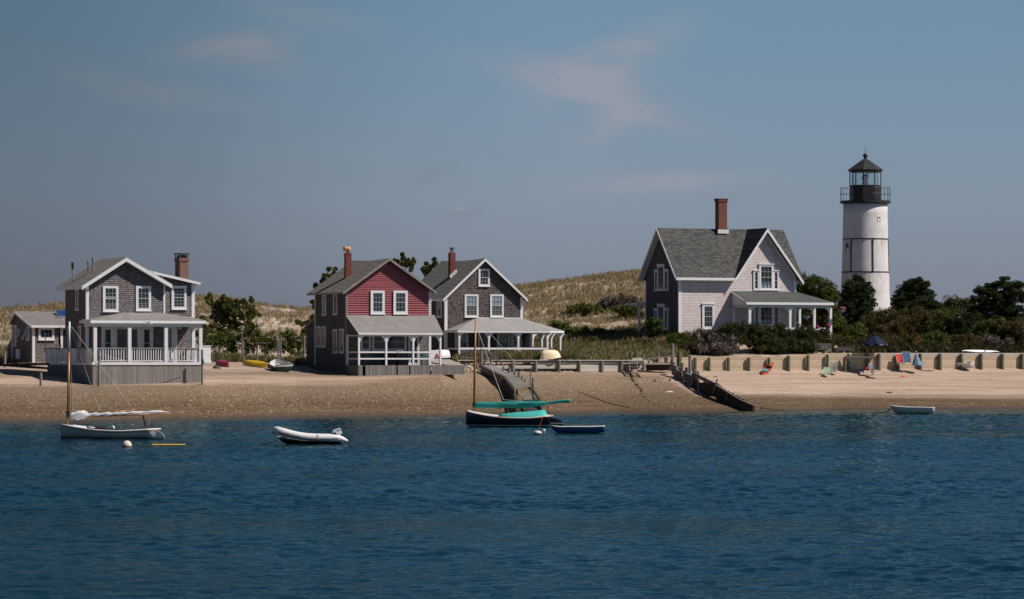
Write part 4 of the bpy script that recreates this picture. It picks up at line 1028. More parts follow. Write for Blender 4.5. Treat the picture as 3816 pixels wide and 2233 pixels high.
m = MB(); m.box(e0 + .12, e1 - .15, yp - .06, yp + .06, ez - .52, ez - .22); m.box(e1 - .3, e1 - .18, yp + .06, ybk, ez - .52, ez - .221); m.box(e0 + .13, e0 + .24, yp + .06, -.02, ez - .52, ez - .222)
m.slab([(e0 + .05, ye + .02, ez - .19), (e1 - .06, ye + .02, ez - .19), (e1 - .06, ybk, ez - .19), (e0 + .05, ybk, ez - .19)], .02); m.build('porch_beam', BLUEW, h4)
tp = ez - .52; xr4 = PL[-1]
posts = [(x, yp) for x in PL] + [(xr4, fr.Yd(cW(a, 0)[0], xr4)) for a in (1441, 1326)]
for i, (x, y) in enumerate(posts):
    m = MB(); m.box(x - .12, x + .12, y - .12, y + .12, -.6, tp); ps = m.build('porch_post', WHITE, h4)
    m = MB()
    if i: bracket(m, x - .12, y, tp, .42, .5, side=-1)
    if i not in (2, 3, 4): bracket(m, x + .12, y, tp, .42, .5, side=1)
    m.build('bracket', WHITE, ps)
m = MB(); m.box(e0 + .12, e0 + .35, -.14, -.013, -.6, tp); m.build('pilaster', WHITE, h4)
zrl = Z(cW(0, 1107)[1], PL[1], yp)
m = MB(); m.box(PL[0], PL[-1] - .12, yp - .05, yp + .05, zrl - .1, zrl + .1); m.box(xr4 - .05, xr4 + .05, yp + .12, ybk, zrl - .1, zrl + .1); m.build('porch_rail', WHITE, h4)
m = MB(); m.box(e0 + .2, e1 - .1, ye + .1, ybk, -.5, -.12); m.build('porch_floor', GREY_TRIM, h4)
cy = yr - .55; q0, q1, r0, r1 = fr.rect(cW, 692, 92, 758, 350, cy); cd = fr.Yd(cW(664, 0)[0], q0) - cy
m = MB(); m.box(q0, q1, cy, cy + cd, r0 - 1.2, r1 - .2); m.box(q0 - .06, q1 + .06, cy - .06, cy + cd + .06, r1 - .2, r1); m.box(q0 - .1, q1 + .1, cy - .1, cy + cd + .1, r1, r1 + .09); ch = m.build('chimney', BRICK, h4)
m = MB(); m.box(q0 - .12, q1 + .14, cy - .08, cy + .02, r0 - .12, r0 + .26); m.build('flashing', WHITE_OLD, ch)
# back-left porch corner
fy = Ld + .05; xbl = 0; bx0 = X(cW(50, 0)[0], fy); m = MB(); m.box(bx0, .3, fy, fy + 2.5, Z(cW(0, 922)[1], 0, fy), Z(cW(0, 904)[1], 0, fy)); bp = m.build('back_porch_roof', WHITE_OLD, h4)
m = MB(); m.box(bx0 + .25, bx0 + .42, fy + .1, fy + .3, -.6, Z(cW(0, 922)[1], 0, fy)); m.build('back_porch_post', WHITE, bp)

# ============================================================ lighthouse
DL = 373; sL = F / DL; pxc = cL(353, 0)[0]
Zl = lambda y: CH - (cL(0, y)[1] - H) * DL / F
X0 = (pxc - 1908) * DL / F; zb = Zl(1470) - .6
lh = empty('lighthouse', (X0, DL, zb), R(8), label='white brick lighthouse tower with black lantern room and iron bands', cat='lighthouse')
zl = lambda y: Zl(y) - zb
def towermat():
    t = NT('whitewashed_brick'); v = t.obj(); x, y, z = t.sep(v)
    a = t.math('MULTIPLY', t.math('ARCTAN2', y, x), 2.4)
    b = t.new('ShaderNodeTexBrick'); t.l.new(t.comb(a, z), b.inputs[0]); b.inputs['Scale'].default_value = 1; b.inputs['Mortar Size'].default_value = .01; b.inputs['Brick Width'].default_value = .22; b.inputs['Row Height'].default_value = .085
    n = t.noise(v, .9, 5, .65); nf = t.noise(v, 7, 3, .6)
    c = t.mix(t.rng(n, .35, .7), (.84, .80, .78), (.70, .66, .63))
    # rust runs below the bands
    ru = t.noise(t.comb(t.math('MULTIPLY', a, 3.5), t.math('MULTIPLY', z, .45)), 1, 4, .7)
    for zb_, ln in ((zl(752), 1.1), (zl(1000), 1.3)):
        k = t.math('MULTIPLY', t.rng(z, zb_ - ln, zb_, 0, 1), t.math('LESS_THAN', z, zb_))
        c = t.mix(t.math('MULTIPLY', t.math('MULTIPLY', k, t.rng(ru, .48, .66)), .9), c, (.42, .20, .08))
    c = t.mix(t.math('MULTIPLY', t.rng(nf, .67, .72), .8), c, (.14, .10, .07))
    pe = t.noise(t.comb(t.math('MULTIPLY', a, 2.0), t.math('MULTIPLY', z, .35)), 1, 6, .75)
    c = t.mix(t.math('MULTIPLY', t.rng(pe, .52, .70), .45), c, (.46, .40, .34))
    h = t.math('ADD', t.math('MULTIPLY', nf, .6), t.math('MULTIPLY', b.outputs[1], -.7)); t.bump(h, .8, .05)
    return t.fin(c, .8, .2)
m = MB(); r = lambda y: np.interp(y, [480, 560, 750, 1000, 1200, 1475], [165, 167, 170, 177, 184, 192]) / 2.02 / sL
ys_ = [1560, 1475, 1350, 1200, 1100, 1000, 900, 820, 750, 650, 560, 480]
m.lathe([(float(r(y)), zl(y)) for y in ys_], 64); m.build('tower', towermat(), lh, smooth=True)
m = MB()
for y in (750, 999):
    rr = float(r(y)); m.lathe([(rr - .02, zl(y + 5)), (rr + .035, zl(y + 5)), (rr + .035, zl(y - 3)), (rr - .02, zl(y - 3))], 64)
for a in (235, 393, 521):
    th = math.acos(max(-1, min(1, (a - 353) / 2.02 / sL / float(r(870))))) + R(8)
    p = [(math.cos(-th + R(0)) * (float(r(y)) + .03), math.sin(-th) * (float(r(y)) + .03), zl(y)) for y in (752, 997)]
    m.bar(p[0], p[1], .12, .05, up=(math.cos(-th), math.sin(-th), 0))
m.build('iron_bands', BLACK, lh)
for (xa, ya, xb, yb_) in ((432, 585, 453, 622), (193, 772, 226, 866)):
    xm = ((xa + xb) / 2 - 353) / 2.02 / sL; rr = float(r((ya + yb_) / 2)); th = -math.acos(xm / rr) - R(8); n = Vector((math.cos(th), math.sin(th), 0)); tv = Vector((-n.y, n.x, 0))
    hw = (xb - xa) / 2.02 / sL / 2 / max(.5, abs(math.sin(th + R(8)))); c0 = n * rr
    window(lh, lambda a, z, d, c0=c0, n=n, tv=tv: tuple(c0 + tv * a + n * (d - .01) + Vector((0, 0, z))), -hw, hw, zl(yb_), zl(ya), .03 if xa > 300 else .12, .02, 1, (1,), dep=.05, sill=False)
def ngon(m, prof, n, rot=0.0):
    k = len(m.v)
    for rr, z in prof:
        for j in range(n):
            t = 2 * math.pi * (j + .5) / n + rot; m.v.append((rr * math.cos(t), rr * math.sin(t), z))
    for i in range(len(prof) - 1):
        for j in range(n): m.f.append((k + i * n + j, k + i * n + (j + 1) % n, k + (i + 1) * n + (j + 1) % n, k + (i + 1) * n + j))
    m.f.append(tuple(k + j for j in range(n - 1, -1, -1))); m.f.append(tuple(k + (len(prof) - 1) * n + j for j in range(n)))
rg = 94.0 / sL; m = MB(); m.lathe([(rg * .86, zl(490)), (rg * .97, zl(482)), (rg, zl(480)), (rg, zl(463)), (rg - .1, zl(462))], 48); gal = m.build('gallery', BLACK, lh)
RO = R(-8 + 10)
m = MB(); ngon(m, [(58.5 / sL, zl(462)), (58.5 / sL, zl(350))], 8, RO); m.build('lantern_base', paint('black_iron_panels', (.016, .014, .014), .45, .4, .5, 3, dirt=(.05, .025, .02)), lh)
m = MB(); rl = 58 / sL
for j in range(8):
    t = 2 * math.pi * (j + .5) / 8 + RO; c, s = math.cos(t), math.sin(t); m.bar((rl * c, rl * s, zl(350)), (rl * c, rl * s, zl(240)), .10, .08, up=(c, s, 0))
    t2 = 2 * math.pi * (j + 1.5) / 8 + RO
    for z in (zl(350), zl(243)): m.bar((rl * c, rl * s, z), (rl * math.cos(t2), rl * math.sin(t2), z), .10, .12)
m.build('lantern_frame', BLACK, lh)
tg = NT('lantern_glass'); tg.fin((.75, .88, .9), .02, .5); tb = tg.new('ShaderNodeBsdfTransparent'); tb.inputs[0].default_value = (.86, .94, .95, 1); mx = tg.new('ShaderNodeMixShader'); mx.inputs[0].default_value = .12
tg.l.new(tb.outputs[0], mx.inputs[1]); tg.l.new(tg.p.outputs[0], mx.inputs[2]); tg.l.new(mx.outputs[0], tg.n['Material Output'].inputs[0])
for j in range(8):
    t, t2 = 2 * math.pi * (j + .5) / 8 + RO, 2 * math.pi * (j + 1.5) / 8 + RO; a = rl - .02
    m = MB(); m.add([(a * math.cos(t), a * math.sin(t), zl(350)), (a * math.cos(t2), a * math.sin(t2), zl(350)), (a * math.cos(t2), a * math.sin(t2), zl(243)), (a * math.cos(t), a * math.sin(t), zl(243))], [(0, 1, 2, 3)]); m.build('pane', tg.m, lh, fix=False)
m = MB(); m.lathe([(.12, zl(350)), (.12, zl(335)), (.4, zl(332)), (.22, zl(320)), (.34, zl(300)), (.36, zl(285)), (.26, zl(268)), (.1, zl(262))], 18); m.build('lamp', paint('lens_glass', (.20, .30, .36), .15, .7, .4, 6), lh, smooth=True)
m = MB(); ngon(m, [(58 / sL, zl(243)), (66 / sL, zl(236)), (66.5 / sL, zl(229)), (12 / sL, zl(152)), (5 / sL, zl(146))], 8, RO); m.build('lantern_roof', paint('dark_iron_roof', (.026, .026, .028), .5, .4, .3, 2), lh)
m = MB(); m.lathe([(.10, zl(152)), (.17, zl(142)), (.08, zl(139))] + [(.245 * math.sin(a), zl(123) - .245 * math.cos(a)) for a in [math.pi * k / 10 for k in range(2, 11)]], 20); m.cyl((0, 0, zl(105)), (0, 0, zl(42)), .025, .012, 6); m.build('ball_finial', BLACK, lh, smooth=True)
m = MB(); rr = rg - .04
for j in range(16):
    t = 2 * math.pi * j / 16 + R(4); c, s = math.cos(t), math.sin(t); t2 = t + 2 * math.pi / 16
    m.cyl((rr * c, rr * s, zl(464)), (rr * c, rr * s, zl(364)), .022, .022, 6)
    for y in (365, 412): m.cyl((rr * c, rr * s, zl(y)), (rr * math.cos(t2), rr * math.sin(t2), zl(y)), .02, .02, 6)
m.build('gallery_railing', BLACK, lh)
# ------------------------------------------------------------ vegetation
GREEN_PINE = foliage('pine_needles', (.028, .042, .012), (.078, .092, .022), (.20, .18, .045))
GREEN_CEDAR = foliage('cedar_foliage', (.014, .024, .010), (.034, .048, .017), (.075, .088, .028))
GREEN_JUN = foliage('juniper_foliage', (.028, .050, .008), (.065, .092, .012), (.14, .16, .022))
GREEN_BUSH = foliage('bayberry_leaves', (.035, .048, .012), (.08, .092, .022), (.17, .16, .04))
OLIVE = foliage('olive_brown_leaves', (.038, .036, .014), (.08, .072, .024), (.19, .12, .038))
HEDGE = foliage('dull_hedge_leaves', (.020, .026, .009), (.046, .052, .017), (.10, .088, .028))
TWIG = foliage('grey_twigs', (.085, .068, .055), (.15, .125, .10), (.24, .20, .17), .05)
GRASS_G = foliage('green_dune_grass', (.085, .082, .030), (.20, .175, .075), (.40, .33, .18), .3)
GRASS_D = foliage('dry_dune_grass', (.22, .175, .085), (.34, .27, .145), (.50, .40, .24), .3)
BARK = paint('pine_bark', (.07, .055, .045), .9, .1, .4, 6, bump=.5)

def rawmesh(name, V, k, tint, m, parent=None, **kw):
    """V: (n*k, 3) vertices, faces of k consecutive vertices, tint per face"""
    n = len(V) // k; me = bpy.data.meshes.new(name)
    me.vertices.add(n * k); me.vertices.foreach_set('co', np.asarray(V, np.float32).ravel())
    me.loops.add(n * k); me.loops.foreach_set('vertex_index', np.arange(n * k, dtype=np.int32))
    me.polygons.add(n); me.polygons.foreach_set('loop_start', np.arange(0, n * k, k, dtype=np.int32)); me.polygons.foreach_set('loop_total', np.full(n, k, dtype=np.int32))
    me.update(calc_edges=True)
    at = me.attributes.new('tint', 'FLOAT', 'FACE'); at.data.foreach_set('value', np.asarray(tint, np.float32))
    me.materials.append(m); o = bpy.data.objects.new(name, me); COL.objects.link(o)
    if parent is not None: o.parent = parent
    return tag(o, **kw)

def leaves(C, r, per, size, asp=1.0, up=0.0, flat=1.0, g=None, tj=.35):
    """leaf quads round clump centres C (n,3) with radii r (n,)"""
    g = g or rng; n = len(C); C = np.repeat(C, per, 0); rr = np.repeat(r, per); ct = np.repeat(g.uniform(.2, .8, n), per)
    N = len(C); d = g.normal(size=(N, 3)); d /= np.linalg.norm(d, axis=1)[:, None]; d *= (g.uniform(.25, 1, N) ** .5 * rr)[:, None]; d[:, 2] *= flat
    Pc = C + d
    a = g.normal(size=(N, 3)); a[:, 2] += up * 2.5
    if up: a += d / (rr[:, None] + 1e-6) * .8
    a /= np.linalg.norm(a, axis=1)[:, None]; b = np.cross(a, g.normal(size=(N, 3))); b /= np.linalg.norm(b, axis=1)[:, None] + 1e-9
    s = 1.12 * size * g.uniform(.6, 1.3, N)[:, None]; a = a * s * asp; b = b * s * .5
    V = np.stack([Pc - a - b * .5, Pc + b - a * .1, Pc + a, Pc - b + a * .1], 1).reshape(-1, 3)
    return V, np.clip(ct + g.normal(0, tj, N) * .5, 0, 1)

def clumps(blobs, dens, g, shell=.45):
    dens = dens * 1.9
    """blobs: (centre, rx, ry, rz); clump centres biased to the outer part"""
    out = []
    for c, rx, ry, rz in blobs:
        n = max(4, int(dens * (rx * rz + ry * rz + rx * ry)))
        d = g.normal(size=(n, 3)); d /= np.linalg.norm(d, axis=1)[:, None]; d *= (g.uniform(shell, 1.03, n))[:, None]
        p = np.array(c)[None] + d * np.array([rx, ry, rz])[None]; p += fbm(p[:, :1] * 1.3, p[:, 2:] * 1.3, 2, 4) * .5
        out.append(p)
    return np.concatenate(out)

def pblobs(bl, D, dz=.8, jit=.5):
    """blobs given as photo ellipses (px, py, rx, ry) at distance D"""
    o = []
    for q in bl:
        px, py, rx, ry = q[:4]; dd = q[4] if len(q) > 4 else 0
        c = P(px, py, D + dd + random.uniform(-jit, jit)); k = D / F
        o.append((tuple(c), rx * k, max(rx, ry) * k * dz, ry * k))
    return o

def plant(name, bl, D, m, label, cat, group=None, dens=5.0, cr=.32, per=26, size=.10, asp=1.2, up=0.0, flat=.9, trunk=None, tr=.12, shell=.45, seed=1, limbs=True, dz=.8):
    g = np.random.default_rng(seed); random.seed(seed); B = pblobs(bl, D, dz)
    cx = sum(b[0][0] for b in B) / len(B)
    tx = trunk if trunk is not None else 1908 + cx * F / D
    base = gpx(tx, D); e = empty(name, base, label=label, cat=cat, group=group)
    C = clumps(B, dens, g, shell) - np.array(base)[None]
    gzz = ground(C[:, 0] + base.x, C[:, 1] + base.y) - base.z
    C = C[C[:, 2] > gzz + .02]
    V, t = leaves(C, g.uniform(.6, 1.25, len(C)) * cr, per, size, asp, up, flat, g)
    rawmesh('crown', V, 4, t, m, e)
    mb = MB(); top = max(B, key=lambda b: b[0][2]); tp = Vector(top[0]) - base
    p = [Vector((0, 0, -.2)), Vector((0, 0, .2)) + tp * .12, tp * .55 + Vector((g.uniform(-.1, .1), 0, 0)), tp * .9]
    mb.tube(p, [tr * 1.25, tr, tr * .6, tr * .22], 7)
    if limbs:
        for b in B:
            q = Vector(b[0]) - base; h = max(.15, min(.85, q.z / max(tp.z, .1) * .6)); s = tp * h
            mid = (s + q) / 2 + Vector((0, 0, -.1)); mb.tube([s, mid, q + (q - s) * .03], [tr * .5, tr * .32, tr * .1], 5)
    mb.build('trunk', BARK, e, fix=False)
    return e

# --- pines behind the cottages (spiky clustered shoots)
PK = dict(dens=6, cr=.26, per=44, size=.10, asp=1.5, up=.5, shell=.5)
plant('pine_tree', [(781, 1108, 9, 20), (792, 1130, 18, 20), (812, 1142, 20, 22), (829, 1112, 10, 16), (835, 1132, 20, 22), (850, 1122, 9, 18), (862, 1140, 22, 22), (880, 1128, 8, 14), (893, 1142, 18, 20), (903, 1118, 8, 12), (912, 1140, 14, 18), (934, 1122, 6, 16), (926, 1142, 10, 16), (938, 1170, 13, 26), (918, 1185, 16, 22), (880, 1172, 34, 22), (840, 1165, 34, 22), (805, 1172, 28, 20), (850, 1195, 44, 18), (900, 1208, 26, 12), (800, 1212, 26, 8), (775, 1218, 22, 7), (870, 1228, 34, 9), (830, 1235, 22, 6), (905, 1232, 20, 8)], 350, GREEN_PINE,
      'broad dark pine standing right of the grey house against the dune', 'pine tree', 'pines among the dunes', trunk=827, tr=.2, seed=11, dens=7, cr=.20, per=44, size=.10, asp=1.6, up=.6, shell=.35, dz=.9)
SPK = dict(dens=9, cr=.17, per=40, size=.10, asp=1.5, up=.5, shell=.1)
plant('pine_tree', [(1222, 1006, 10, 12), (1236, 1022, 14, 12), (1210, 1030, 12, 9), (1200, 1045, 12, 14), (1245, 1008, 8, 10), (1176, 1062, 9, 12), (1190, 1075, 14, 10), (1216, 1060, 22, 20), (1225, 1090, 30, 40), (1168, 1126, 7, 14), (1172, 1142, 8, 10), (1200, 1120, 22, 26)], 340, GREEN_PINE,
      'pine with knobbly shoots rising behind the left eave of the red house', 'pine tree', 'pines among the dunes', trunk=1210, tr=.18, seed=12, **SPK)
plant('pine_tree', [(1499, 948, 5, 12), (1501, 966, 9, 10), (1484, 973, 9, 9), (1514, 974, 9, 9), (1538, 974, 5, 8), (1530, 982, 10, 8), (1494, 985, 14, 9), (1515, 990, 16, 10), (1530, 1004, 9, 5), (1468, 975, 8, 8), (1480, 1000, 20, 14), (1505, 1020, 30, 24)], 350, GREEN_PINE,
      'pine top with upright candles showing over the red house ridge', 'pine tree', 'pines among the dunes', trunk=1500, tr=.2, seed=13, **SPK)
plant('pine_tree', [(1618, 970, 7, 9), (1624, 980, 9, 8), (1608, 990, 14, 10), (1592, 982, 7, 6), (1595, 1000, 14, 10), (1610, 1010, 16, 12), (1568, 1006, 6, 6), (1576, 1014, 8, 6), (1588, 1020, 12, 7), (1630, 1010, 20, 24), (1640, 1050, 30, 40)], 368, GREEN_PINE,
      'pine top leaning left beside the dark house roof', 'pine tree', 'pines among the dunes', trunk=1645, tr=.2, seed=14, **SPK)
plant('pine_tree', [(1110, 1203, 11, 7), (1125, 1208, 14, 8), (1142, 1206, 12, 10), (1160, 1190, 12, 16), (1170, 1210, 20, 14), (1140, 1238, 30, 9), (1170, 1245, 20, 12)], 336, GREEN_PINE,
      'low pine bough reaching left from behind the red house lean-to', 'pine tree', 'pines among the dunes', trunk=1180, tr=.12, seed=15, **SPK)
plant('pine_tree', [(735, 1245, 24, 10), (770, 1235, 30, 12)], 345, GREEN_PINE, 'dark pine bough showing just beyond the grey house porch roof', 'pine tree', 'pines among the dunes', trunk=800, tr=.1, seed=16, **SPK)

# --- shrubs between the grey and the red house
SH = dict(dens=9, cr=.25, per=56, size=.06, asp=1.0, up=.15, shell=.5, tr=.05, limbs=False)
plant('juniper_bush', [(780, 1270, 50, 36), (830, 1265, 50, 34), (870, 1280, 34, 34), (735, 1290, 30, 30), (840, 1300, 60, 26)], 334, GREEN_JUN, 'rounded dark green juniper below the broad pine', 'shrub', 'shrubs between the houses', seed=21, **SH)
plant('pine_shrub', [(915, 1262, 26, 44), (945, 1235, 30, 38), (960, 1262, 30, 36), (985, 1285, 26, 30), (930, 1300, 40, 22)], 333, GREEN_BUSH, 'spiky mid green bush behind the birdhouse post', 'shrub', 'shrubs between the houses', seed=22, **SH)
plant('juniper_bush', [(1010, 1268, 30, 28), (1030, 1295, 36, 26), (1000, 1300, 30, 24)], 331, GREEN_JUN, 'low dark juniper left of the tall thin pole', 'shrub', 'shrubs between the houses', seed=23, **SH)
plant('juniper_bush', [(1062, 1246, 26, 20), (1090, 1258, 30, 20), (1120, 1270, 34, 24), (1075, 1290, 30, 30), (1110, 1305, 40, 28)], 329, GREEN_JUN, 'yellow-green juniper between the thin pole and the red house', 'shrub', 'shrubs between the houses', seed=24, **SH)
plant('pine_shrub', [(745, 1190, 26, 14), (725, 1200, 20, 12)], 372, GREEN_BUSH, 'small grey-green bush on the dune beside the grey house wing', 'shrub', 'shrubs between the houses', seed=25, **SH)
plant('pine_shrub', [(952, 1165, 14, 9), (968, 1172, 9, 5)], 378, GREEN_BUSH, 'tiny green bush on the dune right of the broad pine', 'shrub', 'shrubs between the houses', seed=26, **SH)

# --- green thicket on the big dune behind the dark house
DB = dict(dens=9, cr=.32, per=34, size=.095, shell=.4, tr=.05, limbs=False, dz=.9)
plant('dune_bush', [(2290, 1131, 57, 29), (2335, 1126, 46, 31), (2260, 1141, 41, 22), (2370, 1141, 34, 29)], 386, TWIG, 'grey twiggy thicket on the dune left of the white house', 'shrub', 'bushes on the big dune', seed=31, **DB)
plant('dune_bush', [(2150, 1161, 46, 25), (2190, 1156, 50, 27), (2230, 1163, 46, 20), (2120, 1176, 27, 18)], 384, GREEN_BUSH, 'long green bush across the middle of the big dune', 'shrub', 'bushes on the big dune', seed=32, **DB)
plant('dune_bush', [(2350, 1166, 46, 31), (2375, 1181, 27, 25), (2310, 1156, 29, 20)], 378, GREEN_BUSH, 'yellow-green bush against the white house back porch', 'shrub', 'bushes on the big dune', seed=33, **DB)
plant('dune_bush', [(2075, 1213, 27, 18), (2100, 1226, 34, 22), (2080, 1251, 23, 29), (2120, 1253, 29, 31)], 362, GREEN_JUN, 'dark green bush just right of the dark house porch roof', 'shrub', 'bushes on the big dune', seed=34, **DB)
plant('dune_bush', [(2170, 1241, 50, 22), (2220, 1243, 46, 20), (2265, 1249, 41, 18)], 361, GREEN_BUSH, 'low spreading bush in the grass below the dune', 'shrub', 'bushes on the big dune', seed=35, **DB)
plant('dune_bush', [(2340, 1269, 23, 15), (2310, 1276, 27, 13), (2200, 1273, 34, 12)], 355, GREEN_BUSH, 'small bush in the grass left of the little cedar', 'shrub', 'bushes on the big dune', seed=36, **DB)

# --- woods right of the white house
WD = dict(dens=8, cr=.44, per=72, size=.072, shell=.55, tr=.12)
plant('oak_tree', [(2990, 1060, 46, 46), (3040, 1065, 46, 40), (3085, 1095, 46, 40), (2985, 1110, 50, 50), (3060, 1125, 60, 46), (3110, 1140, 34, 50), (3020, 1170, 60, 50), (3090, 1190, 50, 50), (2960, 1130, 30, 50)], 388, GREEN_BUSH, 'rounded bushy tree mass rising between the white house and the lighthouse', 'tree', 'trees round the lighthouse', seed=41, **WD)
CK = dict(dens=10, cr=.38, per=80, size=.066, asp=1.6, up=.05, flat=.55, shell=.35, tr=.14)
plant('cedar_tree', [(3195, 1040, 20, 16), (3180, 1060, 34, 18), (3215, 1062, 30, 16), (3175, 1088, 40, 20), (3225, 1092, 32, 18), (3195, 1110, 52, 20), (3235, 1130, 36, 16), (3165, 1135, 40, 22), (3210, 1150, 50, 20), (3240, 1165, 36, 14), (3180, 1175, 46, 24), (3225, 1190, 34, 20), (3190, 1215, 40, 24)], 366, GREEN_CEDAR, 'dark cedar standing in front of the lighthouse foot', 'cedar tree', 'trees round the lighthouse', trunk=3200, seed=42, **CK)
plant('cedar_tree', [(3425, 1046, 18, 12), (3395, 1058, 28, 14), (3440, 1062, 34, 16), (3370, 1072, 16, 14), (3400, 1085, 60, 18), (3455, 1095, 36, 16), (3375, 1110, 54, 18), (3440, 1120, 60, 18), (3345, 1130, 30, 16), (3410, 1140, 80, 20), (3480, 1135, 34, 16), (3360, 1155, 40, 20), (3440, 1165, 80, 24), (3500, 1155, 30, 14)], 380, GREEN_CEDAR, 'wide dark cedar directly right of the lighthouse', 'cedar tree', 'trees round the lighthouse', trunk=3420, seed=43, **CK)
plant('cedar_tree', [(3745, 1040, 18, 12), (3725, 1056, 28, 16), (3690, 1075, 30, 16), (3755, 1066, 30, 18), (3650, 1085, 22, 16), (3790, 1062, 22, 16), (3700, 1098, 50, 18), (3770, 1095, 40, 22), (3660, 1118, 44, 18), (3735, 1125, 60, 20), (3810, 1105, 30, 24), (3680, 1148, 60, 20), (3760, 1155, 60, 24), (3640, 1165, 40, 18), (3700, 1185, 80, 24), (3790, 1190, 50, 26), (3680, 1210, 70, 20)], 376, GREEN_CEDAR, 'tallest dark cedar at the far right', 'cedar tree', 'trees round the lighthouse', trunk=3720, seed=44, **CK)
plant('oak_tree', [(3550, 1122, 26, 14), (3545, 1145, 36, 22), (3590, 1140, 34, 20), (3570, 1170, 60, 26), (3610, 1130, 16, 10)], 385, GREEN_BUSH, 'small round green tree between the two big cedars', 'tree', 'trees round the lighthouse', seed=45, **WD)
plant('cedar_tree', [(2432, 1190, 18, 9), (2420, 1204, 30, 12), (2450, 1206, 22, 12), (2425, 1224, 36, 14), (2455, 1228, 22, 12), (2435, 1244, 32, 10)], 351, GREEN_JUN, 'little flat-topped cedar in front of the white house corner', 'cedar tree', 'trees round the lighthouse', trunk=2438, tr=.05, seed=46, dens=8, cr=.24, per=30, size=.09, asp=1.3, flat=.6, shell=.3)
# the lower belt of scrub under the trees, one bush after another
BL = dict(dens=9, cr=.36, per=60, size=.066, shell=.5, tr=.05, limbs=False, dz=.8)
scr = [(3290, 1199, 78, 49, 364, OLIVE, 'red-brown scrub oak leaning against the lighthouse base'), (3400, 1194, 68, 45, 372, OLIVE, 'russet bush below the wide cedar'), (3500, 1199, 68, 45, 373, GREEN_BUSH, 'dull green bush below and between the cedars'),
       (3600, 1209, 68, 45, 372, GREEN_CEDAR, 'darkest bush left of the tallest cedar foot'), (3700, 1229, 68, 39, 368, GREEN_BUSH, 'olive bush under the tallest cedar'), (3795, 1229, 58, 43, 367, OLIVE, 'brownish bush at the right picture edge'),
       (3120, 1234, 44, 43, 364, GREEN_JUN, 'dark bush behind the white house porch end'), (3190, 1244, 48, 35, 361, GREEN_BUSH, 'green bush left of the navy umbrella')]
for i, (px, py, rx, ry, D, mt, lab) in enumerate(scr):
    plant('scrub_bush', [(px - rx * .5, py + 5, rx * .6, ry * .9), (px + rx * .45, py, rx * .6, ry), (px, py - ry * .25, rx * .5, ry * .8), (px, py + ry * .6, rx, ry * .6)], D, mt, lab, 'shrub', 'scrub under the trees', seed=50 + i, **BL)
scr2 = [(3140, 1278, 60, 26, 358, GREEN_BUSH, 'low green scrub behind the slatted bench'), (3260, 1270, 60, 26, 359, OLIVE, 'olive scrub right behind the navy umbrella'), (3370, 1272, 60, 34, 361, OLIVE, 'bronze scrub behind the red beach chair'),
        (3480, 1272, 60, 36, 363, GREEN_BUSH, 'yellow-green scrub behind the striped folded umbrella'), (3590, 1275, 60, 34, 364, OLIVE, 'speckled brown scrub behind the beached white dinghy'), (3700, 1282, 60, 30, 366, TWIG, 'grey brushwood tangle above the long white board'), (3800, 1275, 50, 40, 367, GREEN_BUSH, 'deep green scrub above the right end of the wall')]
for i, (px, py, rx, ry, D, mt, lab) in enumerate(scr2):
    plant('scrub_bush', [(px - rx * .55, py + 4, rx * .6, ry * .85), (px + rx * .5, py, rx * .6, ry * .9), (px, py - ry * .3, rx * .5, ry * .7), (px, py + ry * .5, rx, ry * .6)], D, mt, lab, 'shrub', 'scrub behind the new wall', seed=70 + i, **BL)
scr3 = [(2730, 1238, 50, 38, 347, HEDGE, 'green bush hiding the foot of the white house porch'), (2810, 1245, 60, 40, 348.5, HEDGE, 'dark rounded bush below the left porch bay'), (2900, 1248, 60, 42, 350, HEDGE, 'deep green hedge bush below the right porch bay'),
        (2990, 1255, 60, 40, 351.5, HEDGE, 'thick green bush left of the slatted bench'), (2880, 1283, 90, 28, 349, HEDGE, 'low bush spilling towards the new wall'), (3070, 1251, 34, 30, 354, OLIVE, 'thin brownish bush beside the last porch post'), (2985, 1291, 60, 22, 350, HEDGE, 'dark low bush right above the new wall')]
for i, (px, py, rx, ry, D, mt, lab) in enumerate(scr3):
    plant('garden_bush', [(px - rx * .5, py + 3, rx * .6, ry * .9), (px + rx * .5, py + 2, rx * .6, ry * .95), (px, py - ry * .2, rx * .55, ry * .85), (px, py + ry * .5, rx * .95, ry * .6)], D, mt, lab, 'shrub', 'bushes below the white house', seed=80 + i, **BL)
scr4 = [(2620, 1262, 50, 34, 347, TWIG, 'tall bare grey twig bush at the white house corner'), (2690, 1275, 56, 36, 346.5, TWIG, 'wide grey brushwood bush below the white house window'), (2580, 1290, 46, 26, 345.5, OLIVE, 'brown low bush behind the bulkhead posts'), (2530, 1262, 44, 24, 349, GREEN_JUN, 'dark green bush at the shaded side of the white house'), (2660, 1300, 70, 16, 345, TWIG, 'dead brush along the top of the new wall')]
for i, (px, py, rx, ry, D, mt, lab) in enumerate(scr4):
    kw = dict(BL)
    if mt is TWIG: kw.update(asp=3.2, size=.075, per=30, up=.3, dens=6)
    plant('brush_bush', [(px - rx * .5, py + 3, rx * .6, ry * .85), (px + rx * .5, py + 2, rx * .6, ry * .9), (px, py - ry * .2, rx * .55, ry * .85), (px, py + ry * .5, rx * .95, ry * .6)], D, mt, lab, 'shrub', 'brush at the white house corner', seed=90 + i, **kw)

